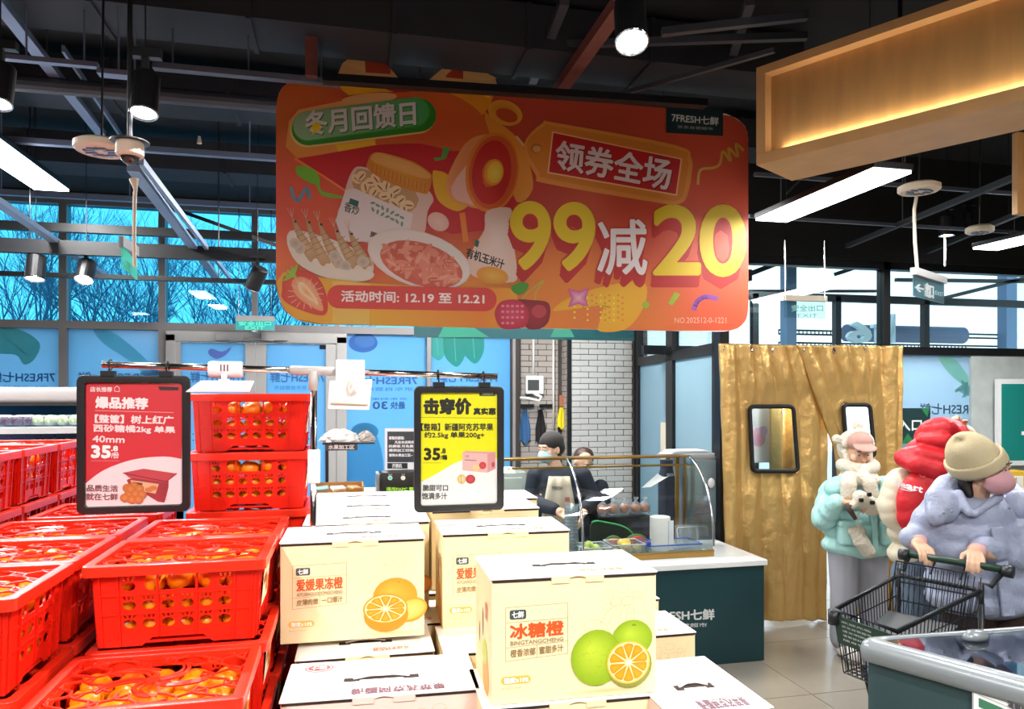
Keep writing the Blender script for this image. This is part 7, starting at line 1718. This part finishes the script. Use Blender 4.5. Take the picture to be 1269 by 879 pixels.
body += hand(w1, (.3, -.8, -.2), (0, 0, -1), (1, 0, 0), .9)+hand(w2, (-.3, -.8, -.2), (0, 0, -1), (-1, 0, 0), .9)+leg_prims(-.08, .55, -.08, .33, -.08, .08, fy=.12)+leg_prims(.08, .55, .08, .33, .08, .08, fy=.12)
blob(body, .008, 2, 'body', M_skin, t); face_parts(t, hc, rot, .95)
blob([('e', (0, .1, sz-.12), (.17, .12, .18)), ('e', (0, .13, sz-.3), (.16, .12, .16)), ('ch', [shl, e1, w1+Vector((0, .04, 0))], [.065, .058, .042]), ('ch', [shr, e2, w2+Vector((0, .04, 0))], [.065, .058, .042])], .009, 2, 'work_top', M_navy, t)
blob([('e', hc+Vector((.01, .02, .035)), (.088, .092, .085)), ('e', hc+Vector((.045, .06, .06)), (.05, .05, .045))], .006, 1, 'hair', M_hairb, t)
blob([('c', (x, .12, .6), .1, (x, .12, .33), .08) for x in (-.08, .08)]+[('c', (x, .12, .33), .08, (x, .12, .11), .065) for x in (-.08, .08)], .01, 1, 'trousers', M_navy, t); shoes(t, (-.08, .08), M_ink, .12)
# ================================================================ SHOPPING TROLLEY
M_wire = mat('dark_trolley_wire', '2c3038', .35, metal=.6); M_grip = mat('dark_green_grip', '1e3a2c', .4); M_cartp = mat('dark_trolley_plastic', '23262b', .4)
FL, FR_, BR, BL = at(1034, 756, 2.86), at(1112, 783, 2.62), at(1216, 732, 2.78), at(1113, 713, 3.03)
t = thing('shopping_trolley', 'dark wire shopping trolley held by the shopper in the lilac jacket', 'trolley', ((FL.x+BR.x)/2, (FL.y+BR.y)/2, 0))
zb_ = .56
cen = (FL+FR_+BR+BL)/4
def low(p, k, z): q = cen.lerp(p, k); q.z = z; return q
fl, fr, br_, bl = low(FL, .86, zb_), low(FR_, .86, zb_), low(BR, .80, zb_+.02), low(BL, .80, zb_+.02)
mb = MB(); mb.tube([FL, FR_, BR, BL], .010, 8, closed=True); mb.build('top_rim', M_cartp, t, True, smooth=True)
def wpanel(name, a, b, c, d, nv, nh, r=.0024, v0=0):
    """a-b top, d-c bottom"""
    m = MB()
    for i in range(nv+1): u = i/nv; m.tube([a.lerp(b, u), d.lerp(c, u)], r, 4)
    for j in range(1, nh+1): v = j/nh; m.tube([a.lerp(d, v), b.lerp(c, v)], r*1.3, 4)
    return m.build(name, M_wire, t, True)
wpanel('front_wires', FL, FR_, fr, fl, 11, 4); wpanel('side_wires', FR_, BR, br_, fr, 22, 4); wpanel('side_wires', BL, FL, fl, bl, 22, 4)
BRh, BLh = BR+Vector((0, 0, .05)), BL+Vector((0, 0, .05)); wpanel('rear_wires', BLh, BRh, br_, bl, 14, 5)
wpanel('floor_wires', fl, fr, br_, bl, 10, 12)
m = MB(); q0, q1 = FL.lerp(fl, .07), FR_.lerp(fr, .07); q2, q3 = FR_.lerp(fr, .52), FL.lerp(fl, .52); n_ = (q1-q0).cross(Vector((0, 0, 1))).normalized()
if n_.dot(-FW) < 0: n_ = -n_
pl_ = MB().prism([q0, q1, q2, q3], n_*.008).build('front_panel', M_grip, t, True)
cv = Canvas(lambda x, y: q0.lerp(q1, x).lerp(q3.lerp(q2, x), y)+n_*.0085, n_, .0004)
for k, s_ in enumerate(('欢迎光临', '京东自营超市', '请文明购物', '请看管好儿童', '随身物品')): cv.text(s_, (.12, .12+.16*k, .62, .20+.16*k), 'd8ddd8', .0)
cv.build('panel_lettering', t, True)
m = MB(); m.tube([FL+n_*.004, FL+n_*.004-Vector((0, 0, .055))], .022, 10); m.build('corner_bumper', M_cartp, t, True, smooth=True)
m = MB(); m.tube([HA, HB], .015, 12); gr_ = m.build('handle_grip', M_grip, t, True, smooth=True)
cv_ = MB()
for k in range(16): u = .06+k*.055; cv_.bar(HA.lerp(HB, u)+Vector((0, 0, .0145)), HA.lerp(HB, u+.02)+Vector((0, 0, .0150)), .012, .002)
cv_.build('grip_stripe', M_white, gr_, True) if False else None
for P_, Q_, D_ in ((HA, BL, BL), (HB, BR, BR)):
    MB().tube([P_+(P_-HA.lerp(HB, .5)).normalized()*.0-Vector((0, 0, .004)), P_+(P_-HA.lerp(HB, .5)).normalized()*.035-Vector((0, 0, .006))], .024, 12).build('handle_end', M_cartp, t, True, smooth=True)
    MB().tube([P_-Vector((0, 0, .01)), P_.lerp(Q_, .55)-Vector((0, 0, .02)), Q_+Vector((0, 0, .03)), Q_-Vector((0, 0, .1))], .010, 8).build('handle_arm', M_cartp, t, True, smooth=True)
# child seat wires and folded plate
a, b = BLh.lerp(BRh, .08), BLh.lerp(BRh, .92); fwd = (FL-BL).normalized(); dn = Vector((0, 0, -.16))
m = MB(); m.tube([a+fwd*.05+Vector((0, 0, .03)), b+fwd*.05+Vector((0, 0, .03)), b+fwd*.10+dn, a+fwd*.10+dn], .004, 6, closed=True)
for k in range(1, 12): u = k/12; m.tube([(a+fwd*.05+Vector((0, 0, .03))).lerp(b+fwd*.05+Vector((0, 0, .03)), u), (a+fwd*.10+dn).lerp(b+fwd*.10+dn, u)], .002, 4)
m.build('child_seat', M_wire, t, True)
for u in (.3, .62): c_ = HA.lerp(HB, u); m = MB(); m.tube([c_-Vector((0, 0, .01)), c_+fwd*.03-Vector((0, 0, .05)), c_+fwd*.03-Vector((0, 0, .055))+hd_*0], .004, 6); m.build('seat_hook', M_wire, t, True)
m = MB(); s0, s1 = a+fwd*.10+dn, b+fwd*.10+dn; m.prism([s0, s1, s1+fwd*.16-Vector((0, 0, .03)), s0+fwd*.16-Vector((0, 0, .03))], (0, 0, .006)); m.build('seat_plate', M_cartp, t, True)
# chassis
bz_ = .14; c1, c2, c3, c4 = [Vector((p.x, p.y, bz_)) for p in (fl, fr, BR, BL)]
m = MB(); m.tube([c1, c2, c3, c4], .011, 8, closed=True); m.tube([BR-Vector((0, 0, .05)), c3], .011, 8); m.tube([BL-Vector((0, 0, .05)), c4], .011, 8); m.tube([fr.lerp(br_, .35), c2.lerp(c3, .8)], .011, 8); m.tube([fl.lerp(bl, .35), c1.lerp(c4, .8)], .011, 8); m.tube([br_, Vector((BR.x, BR.y, zb_))], .009, 6); m.tube([bl, Vector((BL.x, BL.y, zb_))], .009, 6)
m.build('chassis', M_cartp, t, True, smooth=True)
for c_ in (c1, c2, c3, c4):
    m = MB(); m.bar(c_, c_-Vector((0, 0, .05)), .03, .03); m.build('caster', M_cartp, t, True)
    Mw = Matrix.Translation((c_.x, c_.y, .052)) @ Matrix.Rotation(YAW, 4, 'Z'); m = MB(); m.lathe([(.001, -.013), (.048, -.013), (.052, -.008), (.052, .008), (.048, .013), (.001, .013)], (0, 0, 0), 20, 'x', M=Mw); m.build('wheel', M_ink, t, True, smooth=False)
o = MB().lathe([(.001, 0), (.03, 0), (.032, .01), (.032, .12), (.012, .15), (.012, .17), (.001, .17)], n=16).build('water_bottle', mat('clear_blue_bottle', 'a8c8e8', .15, spec=.8), smooth=False); q = (FL+FR_+BR+BL)/4; o.location = (q.x-.10, q.y+.02, zb_+.006); tag(o, 'small pale bottle inside the shopping trolley', 'bottle')
# ================================================================ CHEST FREEZER AT BOTTOM RIGHT
FT = .88
P0 = atZ(1058, 790, FT); P1 = atZ(1269, 846, FT); P2 = atZ(1269, 775, FT)
P1e = P0+(P1-P0)*1.9; P2e = P0+(P2-P0)*2.6; P3 = P1e+(P2e-P0)*.75
t = thing('chest_freezer', 'dark green chest freezer with a grey rounded rim and glass lid at bottom right', 'freezer', (P0.x+.5, P0.y, 0))
base_ = [P0, P1e, P3, P2e]; cc = sum(base_, Vector())/4
def rounded(pts, k, r, n=5):
    out = []; m = len(pts); pts = [cc.lerp(p, 1) + (p-cc).normalized()*k for p in pts]
    for i in range(m):
        a_, b_, d_ = pts[i-1], pts[i], pts[(i+1) % m]; p0 = b_+(a_-b_).normalized()*r; p1 = b_+(d_-b_).normalized()*r
        for s_ in range(n+1): u = s_/n; out.append((p0.lerp(b_, u)).lerp(b_.lerp(p1, u), u))
    return out
def loft(rings, m, nm, cap=True):
    vs = []; fs = []; n = len(rings[0])
    for r_ in rings: vs += r_
    for j in range(len(rings)-1): fs += [(j*n+i, j*n+(i+1) % n, (j+1)*n+(i+1) % n, (j+1)*n+i) for i in range(n)]
    if cap: fs += [tuple(reversed(range(n)))]
    return mesh_obj(nm, vs, fs, m, t, True, smooth=True)
def ringz(k, z, r=.05): return [Vector((p.x, p.y, z)) for p in rounded(base_, k, r)]
M_rim = mat('grey_freezer_rim', '8f979c', .25, metal=.2, spec=.7); M_fg = mat('freezer_green', '33474a', .45)
loft([ringz(-.02, .06), ringz(-.02, FT-.065)], M_fg, 'cabinet', True).modifiers.new('e', 'EDGE_SPLIT'); loft([ringz(-.05, 0), ringz(-.05, .06)], M_ink, 'kick_base')
loft([ringz(-.016, FT-.068), ringz(.0, FT-.066), ringz(.004, FT-.03), ringz(-.004, FT-.010), ringz(-.02, FT), ringz(-.055, FT+.002), ringz(-.075, FT-.006), ringz(-.08, FT-.02)], M_rim, 'rim', False)
loft([ringz(-.0195, FT-.070), ringz(-.014, FT-.0695), ringz(-.014, FT-.0665)], M_steel, 'chrome_line', False)
q = ringz(-.076, FT-.008); MB().prism(q, (0, 0, .004)).build('glass_lid', glass('freezer_glass', (.75, .82, .88), .45), t, True)
q = ringz(-.08, FT-.26); mesh_obj('inner_floor', q, [tuple(range(len(q)))], mat('freezer_inside', '7f8ca4', .6), t, True)
loft([ringz(-.08, FT-.02), ringz(-.08, FT-.26)], mat('freezer_inside'), 'inner_wall', False)
rs = random.Random(8); u_ = (P1-P0).normalized(); v_ = (P2-P0).normalized()
for k in range(10):
    a_ = P0+u_*(.22+.17*(k % 4)+rs.uniform(-.02, .02))+v_*(.22+.17*(k//4)+.05*(k % 4)); a_.z = FT-.26
    o = MB().box((-.06, -.045, 0), (.06, .045, .09+.06*rs.random())).build('frozen_pack', mat('frozen%d' % (k % 3), ['9fb4d0', 'c05a58', '5f6f9a'][k % 3], .4, var=.3, vscale=12), bevel=.012); o.location = a_; o.rotation_euler = (0, 0, rs.uniform(0, 3)); tag(o, 'frozen pack lying under the freezer glass lid', 'pack', 'frozen packs in the chest freezer')
h = at(1209, 783, 2.30); h.z = FT-.002; MB().lathe([(.001, .028), (.03, .026), (.043, .014), (.046, 0), (.001, 0)][::-1], h, 24, sc=(1, .55)).build('lid_handle', M_rim, t, True, smooth=True)
fn = (P1e-P0).cross(Vector((0, 0, 1))).normalized()
if fn.dot(-FW) < 0: fn = -fn
def ff(x, y): r = ray(x, y); o_ = P0-fn*.02; return EYEV+r*((o_-EYEV).dot(fn)/r.dot(fn))
cv = Canvas(lambda x, y: ff(x, y)+fn*.017, fn, .0008)
cv.poly([(1208, 849), (1300, 887), (1300, 960), (1208, 930)], 'e9e9ea'); cv.poly([(1216, 863), (1300, 899), (1300, 913), (1216, 874)], '3f7a5c'); cv.line([(1209, 850), (1209, 925)], 2, 'b0b0b4'); cv.line([(1216, 859), (1300, 894)], .6, '8a8a90')
for k in range(5): cv.line([(1217, 879+k*4), (1236, 887+k*4)], .7, 'a0a0a8')
cv.text('温馨提示', ((1252, 866), (1285, 880), (1285, 888), (1252, 873)), '4a4a50', .3)
cv.build('info_sheet', t, True)
